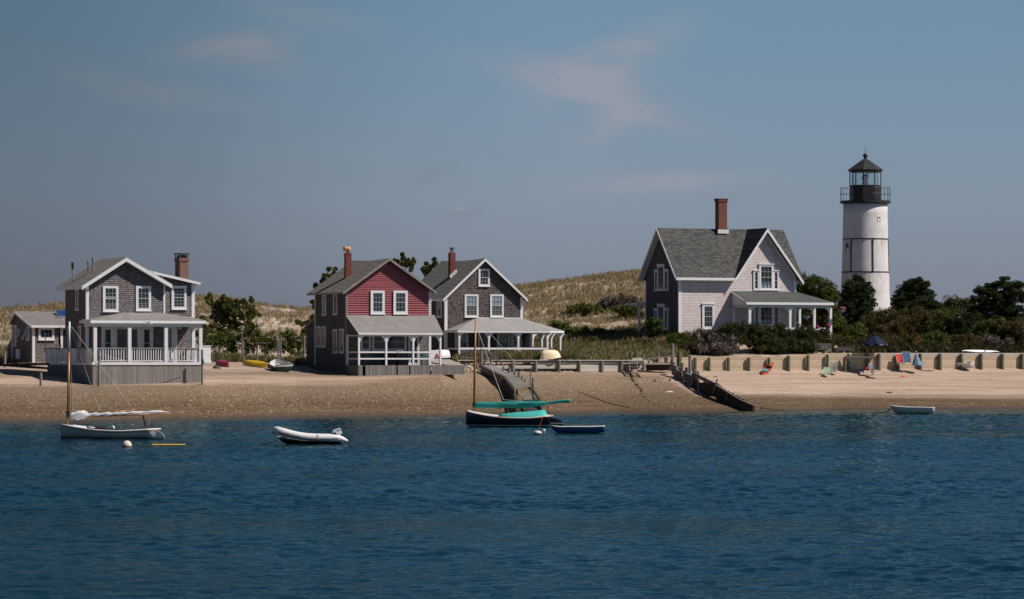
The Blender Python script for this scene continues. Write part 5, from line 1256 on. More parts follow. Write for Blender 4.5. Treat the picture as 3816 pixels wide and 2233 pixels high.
# --- grass
def grass(name, X, Y, h, m, nb, label, w=.017, seed=5, lean=.30, zmin=3.9):
    g = np.random.default_rng(seed); Z = ground(X, Y)
    kp_ = 1908 + F * X / Y; k = (Z > zmin) & ~((kp_ > 740) & (kp_ < 1100) & (H + (CH - Z) * F / Y > 1350) & (Y < 325)); X, Y, h, Z = X[k], Y[k], h[k], Z[k]; n = len(X)
    X, Y, Z, h = [np.repeat(a, nb) for a in (X, Y, Z, h)]; N = len(X); ct = np.repeat(g.uniform(.1, .9, n), nb)
    th = g.uniform(0, 6.28, N); r = g.uniform(0, .16, N); bx, by = X + r * np.cos(th), Y + r * np.sin(th)
    hh = h * g.uniform(.5, 1.15, N); la = g.normal(0, lean, N) * hh + .12 * hh; lb = g.normal(0, lean, N) * hh; wa = g.uniform(-1, 1, N); ww = w * g.uniform(.6, 1.4, N)
    dx, dy = ww * np.cos(wa), ww * np.sin(wa)
    V = np.stack([np.stack([bx - dx, by - dy, Z - .06], 1), np.stack([bx + dx, by + dy, Z - .06], 1), np.stack([bx + la * .45 + dx * .7, by + lb * .45 + dy * .7, Z + hh * .65], 1), np.stack([bx + la, by + lb, Z + hh], 1)], 1).reshape(-1, 3)
    return rawmesh(name, V, 4, np.clip(ct + g.normal(0, .15, N), 0, 1), m, label=label, cat='grass', kind='stuff')
def scatter(px0, px1, D0, D1, n, seed, fn=None):
    g = np.random.default_rng(seed); px = g.uniform(px0, px1, n); D = np.sqrt(g.uniform(D0 ** 2, D1 ** 2, n)); X = (px - 1908) * D / F
    k = np.ones(n, bool) if fn is None else fn(px, D, X, g)
    return X[k], D[k]
def patch(px, D, X, g):
    z = zterr(px, D); bare = .22 * np.exp(-((z - 7.3) / 1.1) ** 2)
    return (fbm(X / 2.6, D / 2.6, 3, 61) - .0 - bare > g.uniform(-.30, .25, len(X)))
X_, Y_ = scatter(-500, 1350, 358, 408, 30000, 1, patch); grass('dune_grass', X_, Y_, np.random.default_rng(2).uniform(.3, .65, len(X_)), GRASS_D, 5, 'marram grass on the low dune at the left')
X_, Y_ = scatter(1750, 2900, 366, 436, 30000, 3, patch); grass('dune_grass', X_, Y_, np.random.default_rng(4).uniform(.3, .65, len(X_)), GRASS_D, 5, 'marram grass on the big dune behind the dark house', seed=6)
# dense green grass in front of the dark house and below the dune
def low(px, D, X, g): return fbm(X / 1.8, D / 1.8, 3, 71) > g.uniform(-.45, .15, len(X))
X_, Y_ = scatter(1690, 2560, 334, 366, 13000, 7, low); grass('beach_grass', X_, Y_, np.random.default_rng(8).uniform(.35, .75, len(X_)), GRASS_G, 6, 'green and straw coloured grass behind the old bulkhead', seed=9)
X_, Y_ = scatter(760, 1150, 310.8, 328, 5200, 10, low); grass('beach_grass', X_, Y_, np.random.default_rng(11).uniform(.35, .8, len(X_)), GRASS_G, 6, 'tall grass strip behind the two upturned canoes', seed=12)
X_, Y_ = scatter(-450, 130, 306, 345, 2500, 13, low); grass('beach_grass', X_, Y_, np.random.default_rng(14).uniform(.4, .9, len(X_)), GRASS_G, 6, 'grass at the far left beside the annex', seed=15)
X_, Y_ = scatter(1725, 2150, 329.5, 334, 1700, 16, None); grass('beach_grass', X_, Y_, np.random.default_rng(17).uniform(.4, .95, len(X_)), GRASS_G, 7, 'tall tufts growing right behind the old bulkhead', seed=18)
X_, Y_ = scatter(2500, 3900, 352, 400, 9000, 19, low); grass('undergrowth', X_, Y_, np.random.default_rng(20).uniform(.4, .9, len(X_)), foliage('undergrowth_leaves', (.03, .03, .012), (.055, .05, .02), (.10, .08, .035)), 6, 'low tangled undergrowth between the bushes', seed=21, w=.06, lean=.6)
# ------------------------------------------------------------ bulkheads, groynes, piles, gangway
def pilebm(m, x, y, z0, z1, r, lean=(0, 0), n=10, top=.0, seed=0):
    g = random.Random(seed); k = 4; pts, rr = [], []
    for i in range(k + 1):
        t = i / k; pts.append((x + lean[0] * t, y + lean[1] * t, z0 + (z1 - z0) * t)); rr.append(r * (1 + g.uniform(-.06, .06) - .08 * t))
    m.tube(pts, rr, n); return m
def pile(px, py0, py1, D, rpx, label, mt=None, lean=(0, 0), group='standing posts', cat='post', name='mooring_pile', seed=1):
    """py0 top row, py1 foot row"""
    p1 = P(px, py1, D); p0 = P(px, py0, D); h = p0.z - p1.z
    m = MB(); pilebm(m, 0, 0, min(-.4, gz(p1.x, D) - p1.z - .3), h, rpx * D / F, lean, seed=seed)
    return m.build(name, mt or PILE_GREY, None, loc=p1, smooth=False, label=label, cat=cat, group=group)

def wallD(px): u = (px - 1908) / F; return 332.3 / (1 - .546 * u) - .75
# ---- new pine bulkhead on the right
WT = [(2450, 1331), (2600, 1330.5), (2930, 1330.5), (2945, 1323), (3120, 1317), (3160, 1315.5), (3500, 1315.5), (3816, 1316), (4300, 1316)]
wt = lambda px: float(np.interp(px, [a for a, _ in WT], [b for _, b in WT]))
o = P(2450, 1380, wallD(2450)); bw = empty('timber_bulkhead', o, label='long new pine plank retaining wall with green round piles', cat='retaining wall')
def wpanel(pa, pb, t0, t1, mt, th=.12):
    A, B_ = P(pa, t0, wallD(pa)), P(pb, t1, wallD(pb)); n = Vector((-(B_.y - A.y), B_.x - A.x, 0)).normalized() * th
    m = MB(); zb = lambda q: gz(q.x, q.y - .6) - .6
    q = [A, B_, Vector((B_.x, B_.y, zb(B_))), Vector((A.x, A.y, zb(A)))]
    m.ext([p - o for p in q], n); return m.build('plank_panel', mt, bw)
WOOD_NEWGREY = planks('silvered_pine_boards', (.40, .34, .29), (.48, .42, .36), 'h', .235, .010, .35, (.30, .24, .18))
segs = [2450, 2545, 2637, 2709, 2785, 2860, 2932.5, 3005, 3078, 3156.7, 3228, 3271, 3340, 3424, 3497, 3576.5, 3650, 3729, 3803, 3880, 3960, 4040, 4200]
for i in range(len(segs) - 1):
    a, b = segs[i], segs[i + 1]; wpanel(a, b, wt(a), wt(b), WOOD_NEW if i % 5 else WOOD_NEW)
m = MB(); a, b = P(3271, wt(3271) - .0, wallD(3271)), P(4200, wt(4200), wallD(4200))   # greyed top board
n_ = Vector((-(b.y - a.y), b.x - a.x, 0)).normalized()
m.ext([a - o - n_ * .006, b - o - n_ * .006, b - o - n_ * .006 - Vector((0, 0, .30)), a - o - n_ * .006 - Vector((0, 0, .30))], n_ * .005); m.build('greyed_top_board', WOOD_NEWGREY, bw)
PG = PILE_GREEN
for i, p_ in enumerate([2585, 2637, 2709, 2785, 2860, 2932.5, 3005, 3078, 3156.7, 3228, 3271, 3340, 3424, 3497, 3576.5, 3650, 3729, 3803, 3882, 3960]):
    q = P(p_, wt(p_) + 3 - (7 if p_ == 2932.5 else 0), wallD(p_)) - n_ * .25; zb = gz(q.x, q.y - .2) - .5
    m = MB(); pilebm(m, q.x - o.x, q.y - o.y, zb - o.z, q.z - o.z, .165 if p_ < 3200 else .19, n=12, seed=i); m.build('pile', PILE_GREY if p_ == 3271 else PG, bw)

# ---- old weathered bulkhead in front of the dark house
oD = lambda px: float(np.interp(px, [1700, 1830, 2110, 2300, 2420], [325.4, 327.5, 331.4, 335.4, 337.6])) - .15
o = P(1830, 1385, oD(1830)); ob = empty('old_bulkhead', o, label='silvery weathered plank bulkhead with a walkway cap in front of the dark house', cat='retaining wall')
for (pa, pb, ya, yb_) in ((1835, 1990, 1362, 1374), (1990, 2083, 1351, 1374), (2083, 2160, 1351, 1374), (2160, 2243, 1352, 1386), (2243, 2315, 1352, 1386), (2315, 2400, 1345, 1353)):
    A, B_ = P(pa, ya, oD(pa)), P(pb, ya, oD(pb)); dz = (yb_ - ya) * oD(pa) / F
    m = MB(); m.ext([A - o, B_ - o, B_ - o - Vector((0, 0, dz)), A - o - Vector((0, 0, dz))], (0, .1, 0)); m.build('plank_panel', WOOD_H, ob)
m = MB()
for (pa, pb) in ((1705, 1900), (1903, 2110), (2113, 2403)):
    A, B_ = P(pa, 1341.5, oD(pa)) - o, P(pb, 1341.5 + (.5 if pb > 2200 else 0), oD(pb)) - o; m.ext([A + Vector((0, -.25, 0)), B_ + Vector((0, -.25, 0)), B_ + Vector((0, .55, 0)), A + Vector((0, .55, 0))], (0, 0, -.06))
m.build('cap_board', planks('silver_cap_boards', (.46, .42, .36), (.52, .48, .42), 'd', .4, .01, .2), ob)
m = MB()
for (pa, pb) in ((1835, 2110), (2110, 2400)):
    A, B_ = P(pa, 1344.5, oD(pa)) - o, P(pb, 1344.5, oD(pb)) - o; m.ext([A + Vector((0, .1, 0)), B_ + Vector((0, .1, 0)), B_ + Vector((0, .1, -.17)), A + Vector((0, .1, -.17))], (0, .08, 0))
m.build('joist', PILE_GREY, ob)
for i, (p_, wd) in enumerate(((1913, .17), (1997, .13), (2083, .13), (2160, .12), (2243, .15), (2315, .15))):
    q = P(p_, 1345, oD(p_)) - o; zb = gz(q.x + o.x, q.y + o.y - .4) - o.z - .5
    m = MB(); pilebm(m, q.x, q.y - .2, zb, q.z - .02, wd, (random.uniform(-.04, .04), 0), 9, seed=i + 30); m.build('pile', PILE_GREY, ob)
# dark planks and stub piles behind it
q0 = P(2124, 1345, 339); bb = empty('back_planks', q0, label='dark planks held by three short piles behind the old bulkhead', cat='retaining wall')
for (pa, pb, ya) in ((2100, 2160, 1322), (2162, 2205, 1322), (2206, 2238, 1320)):
    A, B_ = P(pa, ya, 339), P(pb, ya, 339); m = MB(); m.ext([A - q0, B_ - q0, B_ - q0 - Vector((0, 0, .6)), A - q0 - Vector((0, 0, .6))], (0, .08, 0)); m.build('plank', WOOD_MID if pa == 0 else planks('brown_old_plank', (.09, .07, .06), (.12, .095, .08), 'h', .3, .02, .4), bb)
for i, p_ in enumerate((2124, 2161, 2206)):
    q = P(p_, 1315, 338.7) - q0; m = MB(); pilebm(m, q.x, q.y, -.6, q.z, .14, seed=i); m.build('pile', PILE_GREY, bb)
for i, p_ in enumerate((2246, 2258, 2271, 2284, 2302, 2318, 2326, 2366, 2374)):
    pile(p_, 1327, 1345, 337.9, 6 if i != 4 else 8, 'stubby grey pile top in the row behind the steps and bulkhead', group='stub piles in a row', name='pile_stub', seed=i)
pile(2353, 1311, 1345, 339, 6, 'flat-topped grey board post behind the wooden steps', seed=50)
pile(2397, 1320, 1350, 337, 4.5, 'thin short post at the head of the wooden steps', seed=51)
pile(2427, 1326, 1350, 339, 5.5, 'squat post between the steps and the leaning post', seed=52)
pile(2448, 1311, 1352, 338.5, 4, 'grey post leaning right beside the long pole', seed=53, lean=(.14, 0))
pile(2506, 1280, 1352, 339, 6, 'tallest grey pile at the head of the groyne', seed=54)
pile(2531, 1319, 1352, 339.2, 10.5, 'thick greenish pile where the new wall begins', PILE_GREEN, seed=55)
pile(2571, 1326, 1394, 336.8, 6.3, 'tall grey pile standing in the groyne head', seed=56)
pile(2488, 1333, 1352, 341, 8, 'short dark green pile behind the platform beam', PILE_GREEN, seed=57)
pile(3020 - 30, 1315, 1322, 351, 4, 'small grey post end above the new wall', seed=58)
m = MB(); a, b = P(2405, 1340, 337.5), P(2520, 1325, 338.3); m.tube([(0, 0, 0), b - a], [.06, .05], 8); m.build('leaning_pole', PILE_GREY, None, loc=a, label='long grey pole resting across the posts above the steps', cat='pole')
a = P(2350, 1344, 336); m = MB(); m.slab([(0, 0, .0), (1.15, -.05, .0), (1.0, .6, .27), (.25, .6, .22)], .05); m.build('loose_board', WOOD_DECK, None, loc=a, label='loose grey board lying askew on the walkway', cat='board')
# beam platform right of the steps
a = P(2408, 1352, 336.5); pf = empty('beam_platform', a, label='low grey beam platform with a dark gap under it by the groyne', cat='platform')
b = P(2508, 1352, 337.2) - a; m = MB(); m.ext([(0, 0, 0), b, b - Vector((0, 0, .17)), (0, 0, -.17)], (0, .15, 0)); m.slab([(0, 0.151, 0), (b.x, b.y + .15, 0), (b.x, b.y + .8, -.02), (0, .8, -.02)], .06); m.build('beam', WOOD_DECK, pf)
m = MB(); m.ext([(0, .7, -.06), (b.x, b.y + .7, -.06), (b.x, b.y + .7, -.7), (0, .7, -.7)], (0, .1, 0)); m.build('gap_shade', WOOD_DARK, pf)  # dark sheet standing in for the shade in the gap below
# wooden steps
a = P(2345, 1382, 333.2); st = empty('wooden_steps', a, label='four broad grey wooden steps going down to the beach', cat='steps')
for i, (r_, dd) in enumerate(((1379, 0), (1367, .9), (1354.5, 1.8), (1346.5, 2.7))):
    q = P(2342 + (4 if i < 2 else 0), r_, 333.2 + dd) - a; w_ = (2406 if i < 3 else 2400) - 2345; m = MB(); m.box(q.x, q.x + w_ * 333 / F, q.y - .12, q.y + .30, q.z - .05, q.z); m.build('tread', WOOD_H, st)
for x in (.02, .75, 1.44):
    m = MB(); m.slab([(x, -.1, .02), (x + .07, -.1, .02), (x + .07, 2.6, .78), (x, 2.6, .78)], .16); m.build('stringer', PILE_GREY, st)

# ---- the long groyne
def gD(px): return float(np.interp(px, [2500, 2808], [335.6, 320.6]))
o = P(2600, 1450, gD(2600)); gr = empty('timber_groyne', o, label='broken dark timber groyne running down the beach into the water', cat='groyne')
def gseg(pts, mt, th=.2, name='plank_wall'):
    """pts: (px, toprow, bottomrow)"""
    m = MB()
    for (pa, ta, ba), (pb, tb_, bb_) in zip(pts[:-1], pts[1:]):
        A, B_ = P(pa, ta, gD(pa)), P(pb, tb_, gD(pb)); C_, D_ = P(pb, bb_ + 3, gD(pb)), P(pa, ba + 3, gD(pa))
        n = Vector((-(B_.y - A.y), B_.x - A.x, 0)).normalized() * th; m.ext([q - o for q in (A, B_, C_, D_)], n)
    return m.build(name, mt, gr)
def g2(x, y): return (2500 + x / 5.6, 1340 + y / 5.6)
def gp(*l): return [(g2(x, 0)[0], g2(0, t)[1], g2(0, b)[1]) for x, t, b in l]
gseg(gp((-10, 60, 130), (60, 110, 200), (110, 150, 330)), WOOD_MID)
gseg(gp((110, 215, 400), (240, 260, 470)), WOOD_MID); gseg(gp((180, 180, 290), (310, 280, 480), (430, 360, 580)), planks('grey_brown_timber', (.14, .125, .115), (.19, .17, .155), 'h', .28, .025, .5))
gseg(gp((430, 330, 600), (560, 440, 700)), WOOD_DARK); gseg(gp((575, 478, 700), (760, 480, 740), (930, 482, 770)), WOOD_DARK)
gseg(gp((930, 525, 790), (1060, 610, 900), (1180, 688, 985), (1340, 782, 1045), (1500, 868, 1078), (1715, 960, 1098)), WOOD_DARK)
gseg(gp((480, 275, 330), (690, 385, 440), (870, 470, 520)), WOOD_MID, .1, 'back_rail')
m = MB()
for (pts) in ([(930, 522), (1060, 607), (1180, 685), (1340, 779), (1500, 865), (1715, 957)], [(480, 272), (690, 382), (870, 467)], [(250, 255), (430, 345)]):
    for (xa, ya), (xb, yb_) in zip(pts[:-1], pts[1:]):
        A, B_ = P(*g2(xa, ya), gD(g2(xa, 0)[0])) - o, P(*g2(xb, yb_), gD(g2(xb, 0)[0])) - o; m.bar(A + Vector((0, -.03, .02)), B_ + Vector((0, -.03, .02)), .10, .04)
m.build('cap_rail', PILE_GREY, gr)
for i, (x, t) in enumerate(((985, 500), (1030, 540), (1075, 580), (1130, 615), (1195, 650), (1240, 685), (1300, 705), (1355, 745), (1405, 770), (1452, 790), (1502, 820), (1562, 862), (1618, 905), (1693, 922))):
    px, row = g2(x, t); q = P(px, row, gD(px) + .5) - o; m = MB(); pilebm(m, q.x, q.y, q.z - 1.6, q.z, .11 if i < 13 else .13, seed=i); m.build('pile', PILE_DARK, gr)
for i, (x, t, b, r_, mt, ln) in enumerate(((130, 140, 260, .15, PILE_GREY, (.25, 0)), (120, 225, 290, .17, PILE_GREY, (.12, 0)), (320, 165, 260, .14, PILE_GREY, (0, 0)), (520, 225, 300, .13, PILE_GREY, (0, 0)), (570, 245, 300, .13, PILE_GREY, (0, 0)), (480, 205, 300, .16, PILE_GREY, (0, 0)), (240, 75, 160, .16, WOOD_MID, (.05, 0)),
                                   (712, 370, 480, .15, PILE_GREY, (0, 0)), (450, 290, 360, .10, PILE_GREY, (0, 0)), (345, 170, 250, .1, PILE_GREY, (0, 0)), (60, 60, 160, .2, WOOD_MID, (0, 0)))):
    px, row = g2(x, t); q = P(px, row, gD(px) + .35) - o; m = MB(); pilebm(m, q.x - ln[0], q.y, q.z - (b - t) / 5.6 * .024 - .7, q.z, r_, ln, seed=i + 60); m.build('pile', mt, gr)
m = MB(); a = P(*g2(400, 580), gD(2572) - .5) - o; b = P(*g2(485, 350), gD(2586) - .1) - o; m.bar(a, b, .12, .12); a = P(*g2(885, 700), gD(2658) - .4) - o; b = P(*g2(968, 405), gD(2673) - .1) - o; m.bar(a, b, .09, .09); m.build('leaning_strut', PILE_GREY, gr)
for i, (x, y) in enumerate(((1150, 800), (1215, 845))):
    a = P(*g2(x, y - 60), gD(2706) - .35) - o; m = MB(); m.box(a.x, a.x + .1, a.y, a.y + .08, a.z - .45, a.z + .1); m.build('strut', PILE_GREY, gr)
m = MB(); pts = [P(*g2(x, y), gD(g2(x, 0)[0]) - .6) - o for x, y in ((215, 250), (240, 300), (250, 360), (300, 430), (460, 610), (560, 660), (640, 720))]; m.tube(pts, .03, 5); m.build('slack_rope', ROPE, gr)
a = P(*g2(230, 400), gD(2541) - .4) - o; m = MB(); m.box(a.x - .05, a.x + .12, a.y, a.y + .1, a.z - .35, a.z); m.build('orange_block', paint('rusty_block', (.35, .17, .04), .8, .2), gr)

# ---- old row of little stubs left of it
stb = [(745, 680, .24), (770, 700, .25), (745, 730, .24), (700 - 40, 790, .0)]
g = random.Random(4)
row_ = [(2333, 1389, 14), (2341, 1394, 12), (2349, 1404, 14), (2356, 1416, 11), (2362, 1424, 11), (2368, 1436, 8), (2373, 1441, 10), (2380, 1449, 8), (2388, 1455, 9), (2392, 1462, 8), (2390, 1470, 5), (2400, 1481, 5), (2410, 1487, 5), (2418, 1497, 5)]
for i, (px, foot, h) in enumerate(row_):
    D = float(np.interp(foot, [1385, 1415, 1468, 1535], [335.6, 331.4, 326, 318.5]))
    D = Dg(px, foot); pile(px, foot - h, foot, D, 3.6 if h > 9 else 3, 'rotten dark stub in the thin row running down the beach from the steps', PILE_DARK, group='rotten stubs down the beach', name='stub_post', cat='post', seed=i, lean=(g.uniform(-.05, .05), 0))
for i, (px, foot, lab) in enumerate(((2440, 1423, 'left one of two tiny dark stubs on open gravel'), (2496, 1422, 'right one of two tiny dark stubs on open gravel'))):
    pile(px, foot - 8, foot, Dg(px, foot), 3.5, lab, PILE_DARK, group='lone stubs', name='stub_post', seed=70 + i)
# rocks and bits of wreck
def rock(px, row, D, s, c, label, sx=1.6, sz=.5, name='rock', cat='stone'):
    m = MB(); g = random.Random(int(px)); prof = []
    n = 9
    for i in range(5):
        a = math.pi * i / 8; prof.append((math.cos(a) * s, math.sin(a) * s * sz))
    k = len(m.v); m.lathe(prof + [(.02 * s, s * sz)], n, sx=sx, sy=1.0)
    m.v = [(x * (1 + g.uniform(-.14, .14)), y * (1 + g.uniform(-.14, .14)), z * (1 + g.uniform(-.1, .2))) for x, y, z in m.v]
    return m.build(name, c, None, loc=P(px, row, Dg(px, row) - .05), label=label, cat=cat)
rock(2494, 1462, 325.5, .22, paint('pale_stone', (.60, .54, .44), .9, .2, .2), 'pale flat stone on the gravel between stub row and groyne', 1.7, .45)
rock(2837, 1523, 324, .14, PILE_DARK, 'small dark weedy stone near the water right of the groyne', 1.3, .9)
rock(808, 1374, 308.5, .28, paint('old_stump', (.10, .075, .06), .9, .1, .3), 'dark old tree stump in front of the pink canoe', 1.3, .8, 'tree_stump', 'stump')
rock(2470, 1396, 333, .25, PILE_DARK, 'thin dark driftwood sliver at the top of the gravel', 2.0, .25, 'driftwood', 'driftwood')
rock(2665, 1405, 342, .12, paint('brown_wood_chip', (.12, .07, .05), .9, .1), 'little brown wood scrap on the clean sand right of the groyne', 2.0, .4, 'driftwood', 'driftwood')
m = MB(); pts = [gpx(px, D) + Vector((0, 0, .03)) for px, D in ((2155, 321.5), (2200, 321), (2260, 320.2), (2345, 319.8))]; a = pts[0]; m.tube([q - a for q in pts], .035, 5); m.build('beach_rope', PILE_DARK, None, loc=a, label='dark rope lying across the gravel left of the groyne', cat='rope')
m = MB(); pts = [gpx(px, D) + Vector((0, 0, .03)) for px, D in ((2845, 326), (2900, 326.5), (2960, 327.3))]; a = pts[0]; m.tube([q - a for q in pts], .03, 5); m.build('beach_rope', PILE_DARK, None, loc=a, label='dark line half buried in gravel right of the groyne', cat='rope')

# ---- gangway down to the water
o = P(1813, 1375, 322); gw = empty('gangway', o, label='grey plank gangway sloping down the beach to the water with broken lower end', cat='gangway')
def bpt(x, y, D): return P(*cB(x, y), D) - o
L_ = [bpt(600, 332, 324), bpt(950, 502, 316), bpt(1095, 668, 310)]; R_ = [bpt(745, 327, 325), bpt(1125, 482, 317), bpt(1335, 660, 311)]
for i in range(2):
    m = MB(); n = 14 if i == 0 else 12
    for k in range(n):
        t0, t1 = k / n, (k + .92) / n; m.slab([L_[i].lerp(L_[i + 1], t0), R_[i].lerp(R_[i + 1], t0), R_[i].lerp(R_[i + 1], t1), L_[i].lerp(L_[i + 1], t1)], .05)
    m.build('deck_boards', paint('silver_grey_decking', (.21, .20, .19), .85, .2, .25, 3, dirt=(.13, .12, .11)) if i == 0 else paint('brown_grey_decking', (.18, .165, .145), .85, .2, .3, 3, dirt=(.12, .11, .09)), gw)
m = MB()
for i in range(2):
    for S_, d in ((L_, -.08), (R_, .02)):
        a, b = S_[i] + Vector((d, 0, -.05)), S_[i + 1] + Vector((d, 0, -.05)); m.ext([a, b, b - Vector((0, 0, .28)), a - Vector((0, 0, .28))], (.08, 0, 0))
m.build('side_beam', PILE_GREY, gw)
sl_ = [(560, 395, 323.5), (740, 445, 320), (930, 500, 316.3)]; sb = [(620, 470, 0), (800, 540, 0), (925, 600, 0)]
m = MB()
for i in range(2):
    q = [bpt(*sl_[i]), bpt(*sl_[i + 1]), bpt(sb[i + 1][0], sb[i + 1][1] + 10, sl_[i + 1][2]), bpt(sb[i][0] - 20, sb[i][1] + 8, sl_[i][2])]; m.ext(q, (.12, .05, 0))
m.build('side_planking', WOOD_MID, gw)
ww_ = [(915, 550, 316), (1000, 620, 313.5), (1085, 705, 310.8)]; wb_ = [(870, 640), (960, 800), (1050, 900)]
m = MB()
for i in range(2):
    q = [bpt(*ww_[i]), bpt(*ww_[i + 1]), bpt(*wb_[i + 1], ww_[i + 1][2]), bpt(*wb_[i], ww_[i][2])]; m.ext(q, (.1, .05, 0))
q = [bpt(1085, 755, 309), bpt(1225, 1045, 301.5), bpt(1120, 1070, 301.2), bpt(1010, 860, 309)]; m.ext(q, (.1, .05, 0)); m.build('broken_side', WOOD_DARK, gw)
m = MB()
for k in range(5):
    t0, t1 = k / 5, (k + .93) / 5; a0, a1, b0, b1 = bpt(1150, 760, 308), bpt(1240, 860, 305.5), bpt(1350, 755, 308.4), bpt(1415, 852, 305.9); m.slab([a0.lerp(a1, t0), b0.lerp(b1, t0), b0.lerp(b1, t1), a0.lerp(a1, t1)], .05)
a = bpt(1140, 705, 309.5); b = bpt(1320, 705, 309.8); m.bar(a, b, .35, .06); m.build('lower_deck', paint('mossy_decking', (.17, .155, .11), .85, .2, .3, 3), gw)
m = MB()
for x0, y0, D0, x1, y1, D1 in ((1360, 680, 310.5, 1500, 900, 302.5), (1240, 880, 305, 1470, 880, 305.2), (1130, 700, 309.8, 1130, 790, 309.8), (1220, 870, 305.3, 1250, 1040, 301), (1480, 880, 304, 1520, 1045, 300.5), (1300, 900, 304.8, 1310, 1050, 301)):
    m.bar(bpt(x0, y0, D0), bpt(x1, y1, D1), .16, .16)
m.ext([bpt(1240, 885, 305.05), bpt(1470, 885, 305.25), bpt(1500, 1040, 301.2), bpt(1260, 1040, 301)], (0, .1, 0)); m.build('dark_frame', WOOD_DARK, gw)
for i, (x, t, b, r_) in enumerate(((925, 352, 420, .10), (1018, 370, 460, .13), (1100, 432, 500, .12), (1165, 425, 530, .13), (1213, 497, 580, .11), (1258, 547, 600, .09), (1380, 530, 780, .14), (1338, 372, 680, .06), (645, 262, 330, .12), (935, 465, 540, .04))):
    D = float(np.interp(x, [600, 1130, 1400], [324.8, 316.5, 309.5])) + .3; q = P(*cB(x, t), D) - o; q1 = P(*cB(x, b), D) - o
    m = MB(); pilebm(m, q.x, q.y, q1.z - .5, q.z, r_, seed=i); m.build('pile', PILE_GREY if i != 7 else WOOD_MID, gw)
# ---- landing with railing between the red and the dark house
o = P(*cK(470, 1290), 326); ld = empty('landing', o, label='grey wooden landing with post railing and curved handrail behind the navy sailboat mast', cat='landing')
kp = lambda x, y, D=326: P(*cK(x, y), D) - o
m = MB(); a, b = kp(440, 1275), kp(690, 1278); m.slab([a, b, b + Vector((0, 2.5, .02)), a + Vector((0, 2.5, .02))], .08); m.build('floor', WOOD_DECK, ld)
for i, x in enumerate((472, 503, 543, 605, 650, 715, 775, 835)):
    m = MB(); t = 1133 if x < 700 else (1138 if x < 780 else 1178); a, b = kp(x, t, 326.2), kp(x, 1288, 326.2); m.bar(b, a, .16, .10); m.build('post', PILE_GREY, ld)
m = MB(); pts = [kp(x, y, 326.05) for x, y in ((462, 1136), (600, 1136), (740, 1139), (775, 1150), (815, 1180), (850, 1215), (905, 1290))]
for a, b in zip(pts[:-1], pts[1:]): m.bar(a, b, .09, .11)
m.build('handrail', PILE_GREY, ld)
m = MB(); m.bar(kp(465, 1200, 326.05), kp(840, 1212, 326.05), .08, .13); m.build('mid_rail', PILE_GREY, ld)
pile(cK(680, 0)[0], cK(0, 1112)[1], cK(0, 1310)[1], 325.2, 4.6, 'square grey post at the top of the gangway', seed=80)
a = P(*cK(515, 1365), 323); ls = empty('small_steps', a, label='narrow grey wooden steps at the end of the red house deck', cat='steps')
for (x0, y0, x1, y1) in ((515, 1285, 538, 1365), (640, 1285, 652, 1350)):
    p0, p1 = P(*cK(x0, y0), 324.5) - a, P(*cK(x1, y1 + 5), 323) - a; m = MB(); m.bar(p0, p1, .08, .2); m.build('stringer', PILE_GREY, ls)
for y, D in ((1313, 324), (1347, 323.4)):
    p0, p1 = P(*cK(530, y), D) - a, P(*cK(652, y), D) - a; m = MB(); m.bar(p0, p1, .3, .06); m.build('tread', WOOD_H, ls)
# ---- piles round the grey house and posts behind the boats
pile(cA(972, 0)[0], cA(0, 1070)[1], cA(0, 1415)[1], 285.6, 6.3, 'tall dark-topped pile at the corner of the grey house deck', seed=81)
pile(cA(1985, 0)[0], cA(0, 1062)[1], cA(0, 1372)[1], 289.2, 4.6, 'slimmer pile at the right end of the grey house deck', seed=82)
pile(cA(401, 0)[0], cA(0, 1287)[1], cA(0, 1437)[1], 282.5, 5.8, 'lone pile in the beach at the left', seed=83)
pile(cA(48, 0)[0], cA(0, 1080)[1], cA(0, 1200)[1], 300, 5, 'shaded post beyond the annex lean-to at the far left', seed=84)
pile(cD(636, 0)[0], cD(0, 910)[1], cD(0, 1100)[1], 322, 2.8, 'short weathered post right next to the birdhouse pole', seed=85)
pile(cD(1212, 0)[0], cD(0, 615)[1], cD(0, 1140)[1], 323, 1.8, 'tallest thin pole behind the green rowboat', seed=86)
pile(cD(1240, 0)[0], cD(0, 815)[1], cD(0, 1125)[1], 322.5, 3, 'thick post just right of the tallest thin pole', seed=87)
pile(cD(1191, 0)[0], cD(0, 890)[1], cD(0, 1125)[1], 322.7, 2, 'slim short post just left of the tallest thin pole', seed=88)
pile(cD(1617, 0)[0], cD(0, 830)[1], cD(0, 1165)[1], 322, 4.2, 'double-boarded post near the red house wall', seed=89)
pile(cD(140, 0)[0], cD(0, 920)[1], cD(0, 1140)[1], 316, 1.1, 'very thin stake beside the grey house stair', seed=90)
pile(cD(860, 0)[0], cD(0, 955)[1], cD(0, 1100)[1], 322, 3.6, 'broad low post carrying a cross board', seed=91)
a = P(*cD(825, 952), 322); m = MB(); m.box(0, 1.35, -.15, .15, 0, .05); m.build('cross_board', WOOD_H, None, loc=a, label='pale board laid across the low broad post', cat='board')
a = P(*cD(618, 1085), 321.5); bh = empty('birdhouse', a, label='small birdhouse with a slanting pale roof on a thin pole', cat='birdhouse')
m = MB(); m.box(-.06, .06, -.05, .05, -.4, (1085 - 735) / 4.338 * 321.5 / F); m.build('pole', PILE_GREY, bh); zt_ = (1085 - 740) / 4.338 * 321.5 / F
m = MB(); m.box(-.15, .1, -.14, .14, zt_, zt_ + .28); m.build('box', paint('pale_box_wood', (.38, .34, .28), .8, .2), bh); m = MB(); m.slab([(-.36, -.2, zt_ + .24), (.14, -.2, zt_ + .36), (.14, .2, zt_ + .36), (-.36, .2, zt_ + .24)], .04); m.build('roof', WHITE_OLD, bh)
